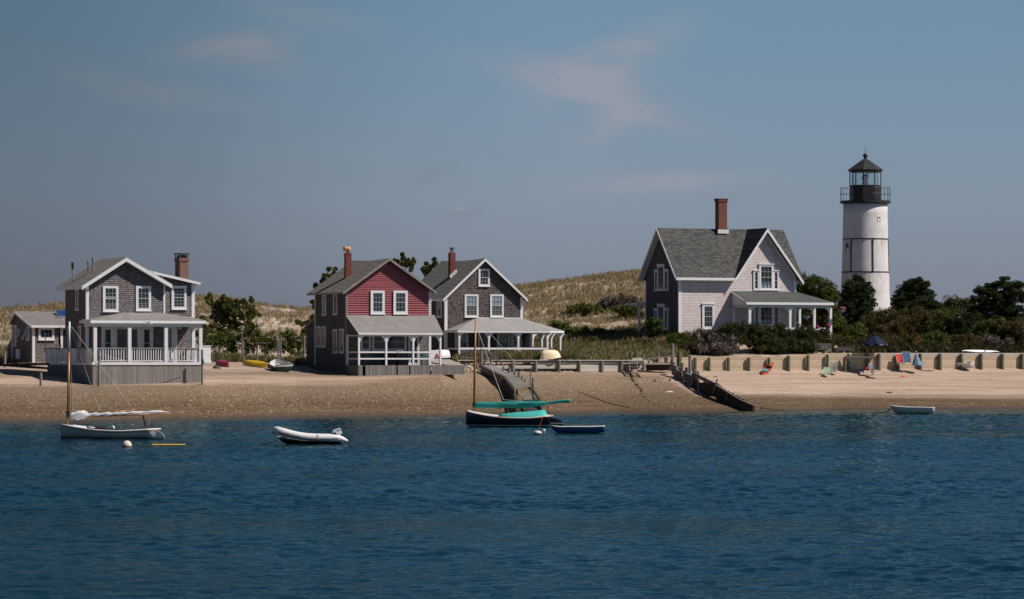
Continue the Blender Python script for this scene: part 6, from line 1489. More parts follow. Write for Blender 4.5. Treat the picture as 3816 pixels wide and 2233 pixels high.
# cable slung between the two deck piles, with a fender
m = MB(); a = P(*cA2(385, 700), 285.4); pts = [P(*cA2(x, y), 285.4 + (x - 385) / 1885 * 3.6) - a for x, y in ((385, 700), (520, 750), (700, 800), (950, 842), (1250, 858), (1500, 850), (1800, 812), (2050, 745), (2270, 675))]; m.tube(pts, .022, 5)
m.build('slack_line', ROPE, None, loc=a, label='slack rope slung between the two deck piles', cat='rope')
a = P(*cA2(300, 930), 285.3); m = MB(); m.lathe([(.03, 0), (.07, .04), (.075, .35), (.05, .42), (.02, .46)], 10); m.build('boat_fender', WHITE, None, loc=a, smooth=True, label='white fender hanging on the deck corner pile', cat='fender')
a = P(*cA2(2293, 905), 288.8); m = MB(); m.lathe([(.03, 0), (.1, .05), (.11, .4), (.05, .5)], 10); m.build('boat_fender', paint('green_fender', (.02, .10, .07), .5, .4), None, loc=a, smooth=True, label='dark green fender hanging on the right deck pile', cat='fender')
# ------------------------------------------------------------ boats
def zpaint(name, bands, rough=.35, spec=.5, var=.1, grime=None):
    """colour by height above the waterline: bands = [(z_from, colour)...] bottom to top"""
    t = NT(name); v = t.obj(); x, y, z = t.sep(v); n = t.noise(v, 2.0, 4, .6)
    zz = t.math('ADD', z, t.math('MULTIPLY', t.math('SUBTRACT', n, .5), .02)); c = bands[0][1]
    c = t.mix(0.0, c, c)
    for zf, col in bands[1:]: c = t.mix(t.math('GREATER_THAN', zz, zf), c, col)
    c = t.mix(t.math('MULTIPLY', t.rng(n, .35, .7), var), c, (.1, .1, .1))
    if grime: c = t.mix(t.math('MULTIPLY', t.rng(t.math('ADD', z, t.math('MULTIPLY', t.noise(v, 5, 4, .7), .25)), grime[0], grime[1], 1, 0), grime[3]), c, grime[2])
    return t.fin(c, rough, spec)
def hull_shell(L, st, n=8, th=.035, inner=True, p=1.0, q=1.0):
    """st: (t, half beam, sheer z, keel z) from bow to stern. returns MB and sheer line points"""
    m = MB(); ts = np.linspace(0, 1, 22); a = np.array(st, float)
    def smooth(col): return np.interp(ts, a[:, 0], a[:, col])
    hb, sh, ke = smooth(1), smooth(2), smooth(3)
    for arr in (hb, sh, ke):
        for _ in range(2): arr[1:-1] = (arr[:-2] + 2 * arr[1:-1] + arr[2:]) / 4
    def ring(x, b, s, k):
        out = []
        for j in range(-n, n + 1):
            u = abs(j) / n; y = b * math.sin(u * math.pi / 2) ** p; z = k + (s - k) * (1 - math.cos(u * math.pi / 2)) ** q
            out.append((x, math.copysign(y, j) if j else 0, z))
        return out
    R1 = [ring((t) * L, b, s, k) for t, b, s, k in zip(ts, hb, sh, ke)]
    w = 2 * n + 1
    for r in R1: m.v += r
    for i in range(len(R1) - 1):
        for j in range(w - 1): m.f.append((i * w + j, (i + 1) * w + j, (i + 1) * w + j + 1, i * w + j + 1))
    e = (len(R1) - 1) * w; m.f.append(tuple(range(e, e + w)))
    if inner:
        k0 = len(m.v)
        R2 = [ring(t * L + (th if i == 0 else (-th if i == len(ts) - 1 else 0)), max(.001, b - th), s, min(s - .02, k + th * 1.5)) for i, (t, b, s, k) in enumerate(zip(ts, hb, sh, ke))]
        for r in R2: m.v += r
        for i in range(len(R2) - 1):
            for j in range(w - 1): m.f.append((k0 + i * w + j, k0 + i * w + j + 1, k0 + (i + 1) * w + j + 1, k0 + (i + 1) * w + j))
        m.f.append(tuple(range(k0 + e + w - 1, k0 + e - 1, -1)))
        for i in range(len(R1) - 1):
            for j in (0, w - 1): m.f.append((i * w + j, (i + 1) * w + j, k0 + (i + 1) * w + j, k0 + i * w + j))
        for j in range(w - 1): pass
    line = [[(R1[i][0][0], -hb[i], sh[i]) for i in range(len(ts))], [(R1[i][0][0], hb[i], sh[i]) for i in range(len(ts))]]
    return m, line, (ts, hb, sh, ke)
def gunwale(line, r, mt, par, name='gunwale', dz=0.0, close=True):
    m = MB()
    for l in line: m.tube([(x, y, z + dz) for x, y, z in l], r, 6)
    if close:
        a, b = line[0][-1], line[1][-1]; m.tube([(a[0], a[1], a[2] + dz), (b[0], b[1], b[2] + dz)], r, 6)
    return m.build(name, mt, par, smooth=True)
def at_water(px, row, rz=0.0):
    D = CH * F / (row - H); return Vector(((px - 1908) * D / F, D, .07)), D
VARN = paint('varnished_spar', (.33, .15, .035), .35, .5, .15, 3)
SAILW = paint('white_sailcloth', (.70, .69, .67), .8, .2, .06, 6, bump=.6)
TEAL = paint('teal_canvas', (.035, .30, .25), .75, .2, .15, 2.5, bump=.9)
TEAL2 = paint('turquoise_canvas', (.07, .42, .38), .7, .25, .12, 2.5, bump=.9)
CREAM = paint('cream_rail', (.72, .55, .40), .5, .4, .06)
def bundle(m, pts, rads, fold=.25, n=14, seed=2, squash=1.5):
    """a furled sail or boom cover: irregular tube"""
    g = random.Random(seed); k = len(m.v); pts = [Vector(p) for p in pts]
    ph = [g.uniform(0, 6.28) for _ in range(5)]
    for i, (p, r) in enumerate(zip(pts, rads)):
        for j in range(n):
            a = 2 * math.pi * j / n; rr = r * (1 + fold * .5 * math.sin(3 * a + ph[0] + i * .7) + fold * .4 * math.sin(5 * a + ph[1] - i * 1.1))
            m.v.append((p.x + .02 * math.sin(a + i), p.y + rr * math.cos(a) * .7, p.z + rr * math.sin(a) * squash))
    for i in range(len(pts) - 1):
        for j in range(n): m.f.append((k + i * n + j, k + i * n + (j + 1) % n, k + (i + 1) * n + (j + 1) % n, k + (i + 1) * n + j))
    m.f.append(tuple(k + j for j in range(n - 1, -1, -1))); m.f.append(tuple(k + (len(pts) - 1) * n + j for j in range(n)))
    return m
def resample(pts, rads, n):
    t = np.linspace(0, len(pts) - 1, n); i = np.arange(len(pts)); a = np.array(pts, float)
    return [tuple(np.interp(q, i, a[:, c]) for c in range(3)) for q in t], [float(np.interp(q, i, rads)) for q in t]

# --- grey catboat at the left
loc, D1 = at_water(226, 1637); S1 = F / D1
b1 = empty('sailboat', loc, R(-15), label='small pale grey catboat with white furled sail and varnished mast, moored at the left', cat='sailboat', group='moored sailboats')
def cx(x, y, yy=0.0): p = cC(x, y); return ((p[0] - 226) / S1 / .962, yy, (1637 - p[1]) / S1)
HG = zpaint('pale_grey_hull', [(-9, (.08, .10, .08)), (.03, (.22, .25, .25)), (.12, (.34, .37, .37))], grime=(.05, .33, (.13, .15, .11), .8))
m, ln, prf = hull_shell(5.5, [(0, .02, .70, .02), (.05, .28, .67, -.05), (.2, .72, .55, -.2), (.45, 1.08, .40, -.28), (.7, 1.08, .36, -.26), (.9, .85, .42, -.16), (1, .72, .46, -.02)]); m.build('hull', HG, b1, smooth=True)
gunwale(ln, .035, VARN, b1, 'rub_rail', -.02); gunwale(ln, .05, WHITE, b1, 'toe_rail', .045)
ts, hb, sh, ke = prf
def deckfill(par, prf, L, t0, t1, mt, dz=0.0, name='deck', inset=.01, cam=.06):
    ts, hb, sh, ke = prf; m = MB(); tt = np.linspace(t0, t1, 8)
    rows = []
    for t in tt:
        b, s = np.interp(t, ts, hb) - inset, np.interp(t, ts, sh) + dz; rows.append([(t * L, b * k / 3, s + cam * (1 - (k / 3) ** 2)) for k in range(-3, 4)])
    for r in rows: m.v += r
    for i in range(7):
        for j in range(6): m.f.append((i * 7 + j, (i + 1) * 7 + j, (i + 1) * 7 + j + 1, i * 7 + j + 1))
    return m.build(name, mt, par, smooth=True, fix=False)
deckfill(b1, prf, 5.5, 0, .34, WHITE, .02, 'foredeck'); deckfill(b1, prf, 5.5, .88, 1.0, WHITE, .02, 'afterdeck')
m = MB()
for s in (-1, 1):
    for i in range(10):
        t0, t1 = .32 + .56 * i / 10, .32 + .56 * (i + 1) / 10; f_ = lambda t: (t * 5.5, s * (np.interp(t, ts, hb) - .28), float(np.interp(t, ts, sh)) + (.10 if t > .4 else .10 + (.4 - t)))
        a, b = Vector(f_(t0)), Vector(f_(t1)); m.ext([a, b, b - Vector((0, 0, .22)), a - Vector((0, 0, .22))], (0, .025, 0))
m.build('coaming', paint('dark_red_mahogany', (.10, .022, .015), .4, .4), b1)
m = MB(); a, b = cx(322, 462), ((260 - 226) / S1 / .962, 0, (1637 - 1204) / S1); zc_ = (1637 - 1317) / S1; fr_ = (zc_ - a[2]) / (b[2] - a[2]); mid = tuple(a[i] + (b[i] - a[i]) * fr_ for i in range(3))
m.tube([(a[0], 0, .3), mid], [.085, .07], 12); ms = m.build('mast', VARN, b1, smooth=True); m = MB(); m.tube([mid, b], [.069, .05], 12); m.build('painted_masthead', paint('pale_mast_paint', (.62, .68, .68), .4, .4), ms, smooth=True)
m = MB(); m.cyl(cx(322, 345), cx(322, 250), .10, .10, 10); m.build('mast_band', BLACK, ms)
m = MB(); m.tube([cx(345, 345), cx(1960, 287)], [.05, .045], 8); m.build('boom', VARN, b1, smooth=True)
m = MB(); m.tube([cx(620, 275), cx(1390, 240)], [.045, .03], 8); m.build('gaff', VARN, b1, smooth=True)
P0 = [(350, 318, .07), (400, 325, .13), (480, 310, .20), (560, 305, .19), (640, 308, .12), (712, 302, .09), (770, 300, .10), (845, 300, .075), (900, 298, .10), (960, 297, .10), (1020, 296, .075), (1080, 293, .09), (1140, 290, .075), (1210, 286, .09), (1290, 283, .07), (1380, 280, .08), (1480, 277, .06), (1545, 273, .06), (1650, 270, .07), (1780, 262, .07), (1880, 265, .04), (1940, 275, .015)]
m = MB(); q, r_ = resample([cx(x, y) for x, y, _ in P0], [r for *_, r in P0], 64); bundle(m, q, r_, .35, 16, 3, 1.15); m.build('furled_sail', SAILW, b1, smooth=True)
m = MB(); m.add([cx(360, 330, .02), cx(372, 390, .0), cx(560, 360, .03), cx(690, 325, .04), cx(500, 300, .1)], [(0, 1, 2, 3, 4)]); m.build('sail_flap', SAILW, b1, fix=False)
m = MB(); m.bar(cx(1560, 305), cx(1610, 500), .05, .07); m.build('boom_crutch', paint('red_brown_crutch', (.10, .02, .015), .5, .3), b1)
m = MB(); m.tube([cx(1345, 472), cx(1400, 472), cx(1450, 490), cx(1510, 515)], [.03, .035, .035, .03], 6); m.build('tiller', CREAM, b1, smooth=True)
m = MB(); m.py([(cx(x, y)[0], cx(x, y)[2]) for x, y in ((1740, 545), (1800, 560), (1860, 585), (1915, 640), (1910, 720), (1720, 720))], -.03, .03); m.build('rudder', zpaint('white_rudder', [(-9, (.04, .2, .25)), (.05, (.6, .57, .5))]), b1)
m = MB(); m.ext([cx(940, 515, -.1), cx(1060, 478, -.1), cx(1085, 492, -.1), cx(1090, 525, -.1)], (0, .2, 0)); m.build('centreboard_case', WHITE, b1)
def lines(par, segs, name='rigging', r=.011, mt=None):
    for a, b in segs: m = MB(); m.tube([a, b], r, 4); m.build(name, mt or ROPE, par)
mt_ = lambda x, y: ((cA(x, y)[0] - 226) / S1 / .962, 0, (1637 - cA(x, y)[1]) / S1)
for o_ in list(bpy.data.objects):
    if o_.parent == b1 and o_.name.split('.')[0] in ('boom', 'gaff', 'furled_sail', 'sail_flap'):   # the boom hangs a little off the centreline
        M_ = Vector((cx(335, 0)[0], 0, 0)); Rm = Matrix.Rotation(R(20), 4, 'Z') @ Matrix.Diagonal((.966, 1, 1, 1)); o_.rotation_euler = (0, 0, R(20)); o_.scale = (.966, 1, 1); o_.location = M_ - Rm @ M_
lines(b1, [(mt_(700, 870), cx(860, 250, -.03)), (mt_(703, 880), cx(845, 245, .05)), (mt_(705, 848), cx(1417, 235)), (mt_(694, 900), cx(395, 250)), (mt_(696, 960), cx(380, 250)), (cx(195, 470), cx(202, 385)), (cx(1665, 320), cx(1632, 470)), (cx(1720, 320), cx(1650, 465)), (cx(1200, 375), cx(1193, 530))])

# --- navy catboat
loc, D2 = at_water(1736.6, 1594); S2_ = F / D2
b2 = empty('sailboat', loc, R(-9), label='dark navy catboat with teal boom cover and turquoise cockpit cover', cat='sailboat', group='moored sailboats')
def nx(x, y, yy=0.0): p = cN(x, y); return ((p[0] - 1736.6) / S2_, yy, (1594 - p[1]) / S2_)
HN = zpaint('navy_hull', [(-9, (.01, .07, .035)), (.075, (.62, .62, .56)), (.125, (.006, .008, .022))], rough=.2, spec=.6, var=.05)
m, ln, prf = hull_shell(5.5, [(0, .02, 1.0, .1), (.03, .22, .97, -.02), (.1, .55, .88, -.15), (.3, 1.02, .70, -.3), (.5, 1.15, .60, -.32), (.75, 1.12, .58, -.3), (.92, .95, .65, -.2), (1, .85, .71, .05)]); m.build('hull', HN, b2, smooth=True)
gunwale(ln, .045, CREAM, b2, 'rub_rail', -.02)
deckfill(b2, prf, 5.5, 0, .4, WHITE_OLD, .03, 'foredeck'); deckfill(b2, prf, 5.5, .85, 1.0, WHITE_OLD, .03, 'afterdeck')
tp_ = ((1772.8 - 1736.6) / S2_, 0, (1594 - 1187.5) / S2_); m = MB(); m.tube([nx(355, 400), tuple(nx(358, 250)[i] * .6 + tp_[i] * .4 for i in range(3)), tp_], [.085, .08, .045], 12); m.build('mast', VARN, b2, smooth=True)
m = MB(); m.cyl(nx(353, 330), nx(355, 262), .10, .10, 10); m.build('mast_band', BLACK, b2)
P0 = [(355, 308, .115), (400, 302, .16), (480, 300, .175), (700, 300, .18), (900, 295, .185), (1100, 288, .18), (1300, 280, .155), (1430, 275, .11), (1472, 270, .06), (1490, 268, .07), (1600, 253, .085), (1700, 240, .09), (1780, 236, .085), (1830, 235, .08)]
m = MB(); q, r_ = resample([nx(x, y) for x, y, _ in P0], [r for *_, r in P0], 54); bundle(m, q, r_, .18, 16, 5, 1.15); m.build('boom_cover', TEAL, b2, smooth=True)
m = MB()
cv_ = [(735, 432, .02), (800, 422, .35), (900, 413, .65), (1050, 402, .85), (1200, 390, .88), (1350, 375, .85), (1430, 368, .8), (1455, 400, .75)]
for i, (x, y, hb_) in enumerate(cv_):
    zt_ = nx(x, y)[2]; xb_ = nx(x, y)[0]; zb_ = float(np.interp(xb_ / 5.5, prf[0], prf[2])) + .0
    m.v += [(xb_, -hb_ - .05, zb_), (xb_, -hb_ * .8, zb_ + (zt_ - zb_) * .62), (xb_, 0, zt_), (xb_, hb_ * .8, zb_ + (zt_ - zb_) * .62), (xb_, hb_ + .05, zb_)]
for i in range(len(cv_) - 1):
    for j in range(4): m.f.append((i * 5 + j, (i + 1) * 5 + j, (i + 1) * 5 + j + 1, i * 5 + j + 1))
k_ = (len(cv_) - 1) * 5; m.f.append((k_, k_ + 1, k_ + 2, k_ + 3, k_ + 4)); m.build('cockpit_cover', TEAL2, b2, smooth=True)
m = MB(); m.bar(nx(1475, 300), nx(1488, 425), .05, .06); m.build('boom_crutch', VARN, b2); m = MB(); m.cyl(nx(1487, 440), nx(1489, 395), .05, .05, 8); m.build('cleat', BLACK, b2)
m = MB(); m.py([(nx(x, y)[0], nx(x, y)[2]) for x, y in ((1510, 492), (1600, 500), (1665, 520), (1715, 562), (1725, 640), (1480, 640))], -.03, .03); m.build('rudder', zpaint('navy_rudder', [(-9, (.01, .09, .045)), (.20, (.62, .62, .56)), (.255, (.006, .008, .022))], rough=.3), b2)
mk = lambda x, y: ((cK(x, y)[0] - 1736.6) / S2_, 0, (1594 - cK(x, y)[1]) / S2_)
lines(b2, [(mk(640, 930), nx(805, 215, -.1)), (mk(645, 935), nx(800, 215, .1)), (nx(805, 215, -.1), nx(1035, 238)), (mk(632, 805), nx(1500, 235)), (nx(232, 440), nx(118, 610, -.4))])
lines(b2, [(nx(1447, 460, -.9), nx(1407, 665, -2.2))], 'red_line', .014, paint('red_rope', (.30, .02, .03), .8, .2))

# --- dinghies afloat
def dinghy(px, row, rz, L, B, bow, mid, stern, hm, gm, im, label, group, rake_=.0):
    loc, D = at_water(px, row); e = empty('dinghy', loc, rz, label=label, cat='dinghy', group=group)
    m, ln, prf = hull_shell(L, [(0, .03, bow, bow - .1), (.06, B * .22, bow - .03, .05), (.16, B * .36, bow - .07, -.05), (.4, B * .5, mid, -.1), (.75, B * .48, mid, -.08), (1, B * .36, stern, .03)], p=.8, q=1.0)
    m.build('hull', hm, e, smooth=True); gunwale(ln, .032, gm, e)
    for t in (.28, .55, .85):
        b = float(np.interp(t, prf[0], prf[1])) - .05; z = float(np.interp(t, prf[0], prf[2])) - .12; m = MB(); m.box(t * L - .11, t * L + .11, -b, b, z - .03, z); m.build('thwart', im, e)
    return e
bd_ = dinghy(2054, 1618, R(-2), 3.12, 1.3, .42, .37, .40, zpaint('blue_dinghy_hull', [(-9, (.02, .05, .03)), (.04, (.012, .055, .17))], rough=.4, grime=(.0, .12, (.02, .05, .06), .5)), paint('cream_gunwale', (.62, .60, .54), .5, .4), WHITE_OLD, 'blue rowing dinghy with cream gunwale right of the navy catboat', 'dinghies afloat')
loc, DW = at_water(3318, 1543.5)
wd_ = dinghy(3318, 1543.5, R(-13), 3.55, 1.4, .62, .49, .46, zpaint('white_dinghy_hull', [(-9, (.30, .25, .15)), (.05, (.50, .50, .48))], rough=.5, grime=(.0, .15, (.35, .30, .18), .6)), WHITE, WHITE_OLD, 'white dinghy afloat at the water edge at the right', 'dinghies afloat')
a, _ = at_water(3255, 1542); m = MB(); b = Vector(((3318 - 1908) * DW / F, DW, .42)) - a; m.tube([(0, 0, .03), (.5, 0, .04), (.95, 0, .05), (1.15, 0, .12), b], .05, 6); m.build('mooring_line', paint('weedy_green_rope', (.05, .075, .03), .9, .1), None, loc=a, label='weed-covered mooring line at the bow of the white dinghy', cat='rope')
a = Vector(((cN(118, 0)[0] - 1908) * D2 / F, D2, 0))

# --- inflatable with outboard
loc, D3 = at_water(1021, 1658.5); S3 = F / D3
ib = empty('inflatable_boat', loc, R(8), label='white inflatable boat with grey rub strip and tilted white outboard motor', cat='inflatable boat')
def ix(x, y, yy=0.0): p = cI(x, y); return ((p[0] - 1021) / S3, yy, (1658.5 - p[1]) / S3)
PVC = paint('white_inflatable_fabric', (.68, .67, .66), .45, .4, .05, 2, dirt=(.52, .50, .46)); GREYR = paint('grey_blue_rub_strip', (.04, .055, .075), .6, .3)
side = [(2105, 690, .03), (2060, 680, .09), (1980, 655, .15), (1900, 632, .20), (1700, 618, .21), (1400, 612, .21), (1200, 600, .21), (1000, 575, .215), (850, 545, .22), (700, 510, .225), (600, 480, .23), (520, 462, .23)]
pts, rr = [], []
for (x, y, r) in side: pts.append(ix(x, y - 8, -.62 + max(0, (900 - x)) / 380 * .10)); rr.append(r * .86)
for a_ in (25, 50, 75, 90): pts.append((ix(520, 455)[0] - .18 * math.sin(R(a_)) + .0, -.52 * math.cos(R(a_)), ix(0, 452)[2] + .03)); rr.append(.195)
full = pts + [(x, -y, z) for x, y, z in pts[-2::-1]]; rf = rr + rr[-2::-1]
m = MB(); m.tube(full, rf, 16); m.build('buoyancy_tube', PVC, ib, smooth=True)
m = MB(); m.tube([(x, y * 1.0 - (rf[i] * .86 if i < len(pts) - 4 else 0), z - rf[i] * .52) if y < -.15 else (x - .17, y, z - .12) for i, (x, y, z) in enumerate(full[2:len(pts)])], .05, 6); m.build('rub_strip', GREYR, ib, smooth=True)
HB = zpaint('shaded_inflatable_bottom', [(-9, (.012, .013, .012)), (.14, (.06, .06, .055)), (.24, (.40, .40, .38))], grime=(.0, .3, (.06, .06, .04), .7))  # dark hull bottom, with the underside's shade put into its bands
m = MB(); xs = [(ix(450, 0)[0], .36, .3, .34), (ix(560, 0)[0], .10, .45, .36), (ix(700, 0)[0], -.05, .55, .26), (ix(1000, 0)[0], -.12, .6, .16), (ix(1950, 0)[0], -.1, .6, .10)]
for x, k_, b_, zc_ in xs: m.v += [(x, -b_, zc_), (x, 0, k_), (x, b_, zc_)]
for i in range(4):
    for j in range(2): m.f.append((i * 3 + j, (i + 1) * 3 + j, (i + 1) * 3 + j + 1, i * 3 + j + 1))
    m.f.append((i * 3, i * 3 + 2, (i + 1) * 3 + 2, (i + 1) * 3))
m.build('hull_bottom', HB, ib)
m = MB(); x_ = ix(1900, 0)[0]; m.box(x_ - .04, x_ + .02, -.45, .45, .05, .52); m.build('transom', WHITE_OLD, ib)
m = MB(); m.ext([ix(1755, 490, -.14), ix(1775, 435, -.14), ix(1930, 380, -.14), ix(1955, 395, -.14), ix(1965, 450, -.14), ix(1995, 490, -.14), ix(1975, 515, -.14), ix(1900, 545, -.14), ix(1840, 540, -.14), ix(1765, 520, -.14)], (0, .28, 0)); mo = m.build('outboard_motor', paint('white_cowling', (.66, .66, .65), .3, .5, .04), ib)
m = MB(); m.ext([ix(1760, 500, -.145), ix(1800, 480, -.145), ix(1835, 490, -.145), ix(1842, 535, -.145), ix(1800, 548, -.145), ix(1762, 530, -.145)], (0, .29, 0)); m.ext([ix(1850, 452, -.146), ix(1940, 408, -.146), ix(1950, 420, -.146), ix(1865, 468, -.146)], (0, .01, 0)); m.ext([ix(1790, 540, -.15), ix(1925, 548, -.15), ix(1900, 585, -.15), ix(1800, 575, -.15)], (0, .30, 0)); m.build('dark_panel', BLACK, mo)
m = MB(); m.bar(ix(1890, 540), ix(1960, 640), .1, .12); m.build('leg', paint('grey_leg', (.3, .3, .3), .4, .4), mo)
m = MB(); m.tube([ix(x, y, -.66) for x, y in ((1000, 535), (1100, 550), (1380, 552), (1600, 565), (1720, 575), (1800, 585), (1885, 600))], .02, 5); m.bar(ix(1090, 555, -.74), ix(1168, 555, -.74), .05, .06); m.bar(ix(1350, 568, -.76), ix(1400, 566, -.76), .05, .08); m.build('grab_line', GREYR, ib)
m = MB(); m.bar(ix(1385, 580, -.815), ix(1390, 645, -.81), .07, .012, up=(0, 1, 0)); m.build('rust_stain_patch', paint('orange_stain', (.60, .36, .14), .6, .3), ib)
t_ = text(ib, 'MS 8961 AP', .135, ix(805, 556, -.85), paint('dark_lettering', (.06, .055, .05), .6, .2), (R(72), R(10), 0), 'registration_number', .004)
m = MB(); a = Vector(ix(648, 508, -.80)); m.bar(a - Vector((.04, 0, 0)), a + Vector((.04, -.01, -.01)), .02, .10); m.build('registration_sticker', paint('orange_red_sticker', (.45, .10, .03), .6, .3), ib)
for x, y in ((690, 525), (932, 580)):
    m = MB(); a = Vector(ix(x, y, -.80)); m.cyl(a, a + Vector((0, -.05, 0)), .035, .035, 8); m.build('valve', BLACK, ib)
m = MB(); a = Vector(ix(1795, 632, -.80)); m.box(a.x - .12, a.x + .12, a.y - .06, a.y, a.z - .045, a.z + .045); m.build('handle_patch', paint('grey_patch', (.16, .17, .17), .6, .3), ib)
m = MB(); m.tube([ix(405, 490), ix(440, 580), ix(485, 665), ix(400, 690), ix(300, 730), ix(200, 752), ix(60, 760)], .018, 5); m.build('painter', paint('weedy_rope', (.05, .06, .04), .9, .1), ib)

# --- mooring buoys and floats
loc, _ = at_water(473, 1670); by = empty('mooring_buoy', loc, label='dirty white round buoy below the grey catboat', cat='buoy', group='mooring buoys')
BUOY = zpaint('stained_white_buoy', [(-9, (.15, .12, .08)), (.04, (.62, .57, .52))], rough=.7, grime=(.0, .2, (.25, .2, .14), .6))
m = MB(); m.lathe([(.24 * math.sin(a), .06 - .24 * math.cos(a)) for a in [math.pi * k / 12 for k in range(1, 12)]], 18); m.build('float_ball', BUOY, by, smooth=True)
m = MB(); m.tube([(.07, 0, .28), (.12, 0, .34), (.2, 0, .27), (.45, 0, .16), (.75, 0, .05), (1.25, 0, .02)], .022, 5); m.cyl((.03, 0, .28), (.1, 0, .34), .05, .04, 8); m.build('shackle', PILE_DARK, by)
loc, _ = at_water(567, 1666.5); yf = empty('float_line', loc, label='string of yellow cylindrical floats on the water by the round buoy', cat='float line')
for i in range(6):
    m = MB(); m.cyl((i * .275, 0, .035), (i * .275 + .26, random.uniform(-.02, .02), .04), .05, .05, 10); m.build('float', paint('yellow_float', (.70, .44, .08), .5, .4), yf, smooth=False)
loc, _ = at_water(2004, 1622); by2 = empty('mooring_buoy', loc, label='cream oval buoy with a small capped pickup float under the navy catboat stern', cat='buoy', group='mooring buoys')
m = MB(); m.lathe([(.25 * math.sin(a), .05 - .15 * math.cos(a)) for a in [math.pi * k / 12 for k in range(1, 12)]], 18); m.build('float_ball', BUOY, by2, smooth=True)
m = MB(); m.lathe([(.07, 0), (.07, .14), (.10, .17), (.10, .24), (.05, .27)], 12, (.36, 0, 0)); m.build('pickup_float', WHITE, by2, smooth=True)
m = MB(); m.box(.39, .47, -.12, -.105, .19, .215); m.build('blue_band', paint('blue_band_paint', (.02, .08, .35), .5, .3), by2)
m = MB(); m.tube([(.05, 0, .2), (.13, 0, .25), (.2, .0, .2), (.28, 0, .2), (.33, 0, .1)], .035, 5); m.build('shackle', PILE_DARK, by2)

# --- boats drawn up on land
def beached(px, row, D, rot, L, B, hm, im, label, cat, inv=False, bow=.5, mid=.42, stern=.42, sharp=False, gm=None, group=None, seats=2, name='rowing_boat', long=False, sw=.36, dz=0.0):
    if D is None: D = Dg(px, row)
    z0 = P(px, row, D); e = empty(name, z0 + Vector((0, 0, dz)), 0, label=label, cat=cat, group=group); e.rotation_euler = rot
    st = [(0, .02, bow, .1), (.08, B * .2, bow - .03, .03), (.25, B * .4, mid + .03, 0), (.5, B * .5, mid, -.02), (.8, B * .46, mid, 0), (1, B * sw, stern, .04)]
    if long: st = [(0, .05, bow, bow * .62), (.08, B * .26, bow, bow * .28), (.2, B * .40, mid, .06), (.5, B * .5, mid, 0), (.8, B * .48, mid, .0), (.9, B * .44, stern, .02), (1, B * .40, stern + .04, .10)]
    if sharp: st = [(0, .015, bow, .12), (.1, B * .2, bow - .04, .03), (.3, B * .42, mid, 0), (.5, B * .5, mid, -.01), (.7, B * .42, mid, 0), (.9, B * .2, bow - .04, .03), (1, .015, bow, .12)]
    m, ln, prf = hull_shell(L, st, p=.85); m.v = [(x - L / 2, y, z) for x, y, z in m.v]; m.build('hull', hm, e, smooth=True)
    ln = [[(x - L / 2, y, z) for x, y, z in l] for l in ln]; gunwale(ln, .03, gm or im, e, close=not sharp)
    if not inv:
        m = MB()   # painted inside skin
        ts, hb, sh, ke = prf; N_ = 6
        for i in range(len(ts)):
            b = max(.002, hb[i] - .045); k_ = ke[i] + .07; s_ = sh[i] - .01
            for j in range(-N_, N_ + 1):
                u = abs(j) / N_; m.v.append((ts[i] * L - L / 2 + (.06 if i == 0 else (-.05 if i == len(ts) - 1 else 0)), math.copysign(b * math.sin(u * math.pi / 2) ** .85, j) if j else 0, k_ + (s_ - k_) * (1 - math.cos(u * math.pi / 2))))
        w_ = 2 * N_ + 1
        for i in range(len(ts) - 1):
            for j in range(w_ - 1): m.f.append((i * w_ + j, i * w_ + j + 1, (i + 1) * w_ + j + 1, (i + 1) * w_ + j))
        k_ = (len(ts) - 1) * w_; m.f.append(tuple(range(k_ + w_ - 1, k_ - 1, -1)))
        m.build('inside', im, e, smooth=True, fix=False)
        for i in range(seats):
            t = .3 + .45 * i / max(1, seats - 1); b = float(np.interp(t, ts, hb)) - .05; z = float(np.interp(t, ts, sh)) - .14; m = MB(); m.box(t * L - L / 2 - .11, t * L - L / 2 + .11, -b, b, z - .03, z); m.build('thwart', WHITE_OLD, e)
    return e
# green rowing boat, bow up the beach, seen from its quarter
beached(1044, 1382, None, (R(4), R(9), R(-73)), 3.0, 1.7, paint('dark_green_hull', (.012, .06, .045), .35, .5, .15), paint('white_boat_inside', (.62, .60, .57), .6, .3, .08), 'green rowing boat with white inside drawn up on the sand', 'rowing boat', bow=.68, mid=.58, stern=.60, sw=.42, gm=WHITE, dz=.02)
beached(951, 1367, None, (R(180), R(4), R(-44)), 3.0, 1.05, paint('yellow_canoe_hull', (.62, .40, .02), .35, .5, .08), paint('yellow_inside', (.4, .26, .02), .6, .3), 'yellow canoe lying upside down on the sand', 'canoe', True, .46, .44, .46, True, name='canoe', group='upturned canoes', dz=.52)
beached(829, 1366, None, (R(180), R(4), R(-60)), 2.2, 1.05, paint('magenta_canoe_hull', (.30, .045, .09), .35, .5, .12), paint('magenta_inside', (.2, .03, .06), .6, .3), 'magenta-red canoe lying upside down by the grass', 'canoe', True, .50, .48, .50, True, name='canoe', group='upturned canoes', dz=.52)
kk = beached(2862, 1388, None, (R(6), R(21), R(-114)), 3.1, .82, paint('orange_red_kayak', (.62, .07, .02), .35, .5, .2, 1.5, dirt=(.75, .28, .02)), paint('dark_red_cockpit', (.30, .02, .01), .5, .4), 'orange-red kayak drawn up against the new wall with a patterned towel', 'kayak', False, .34, .28, .34, True, name='kayak', seats=1, dz=.12)
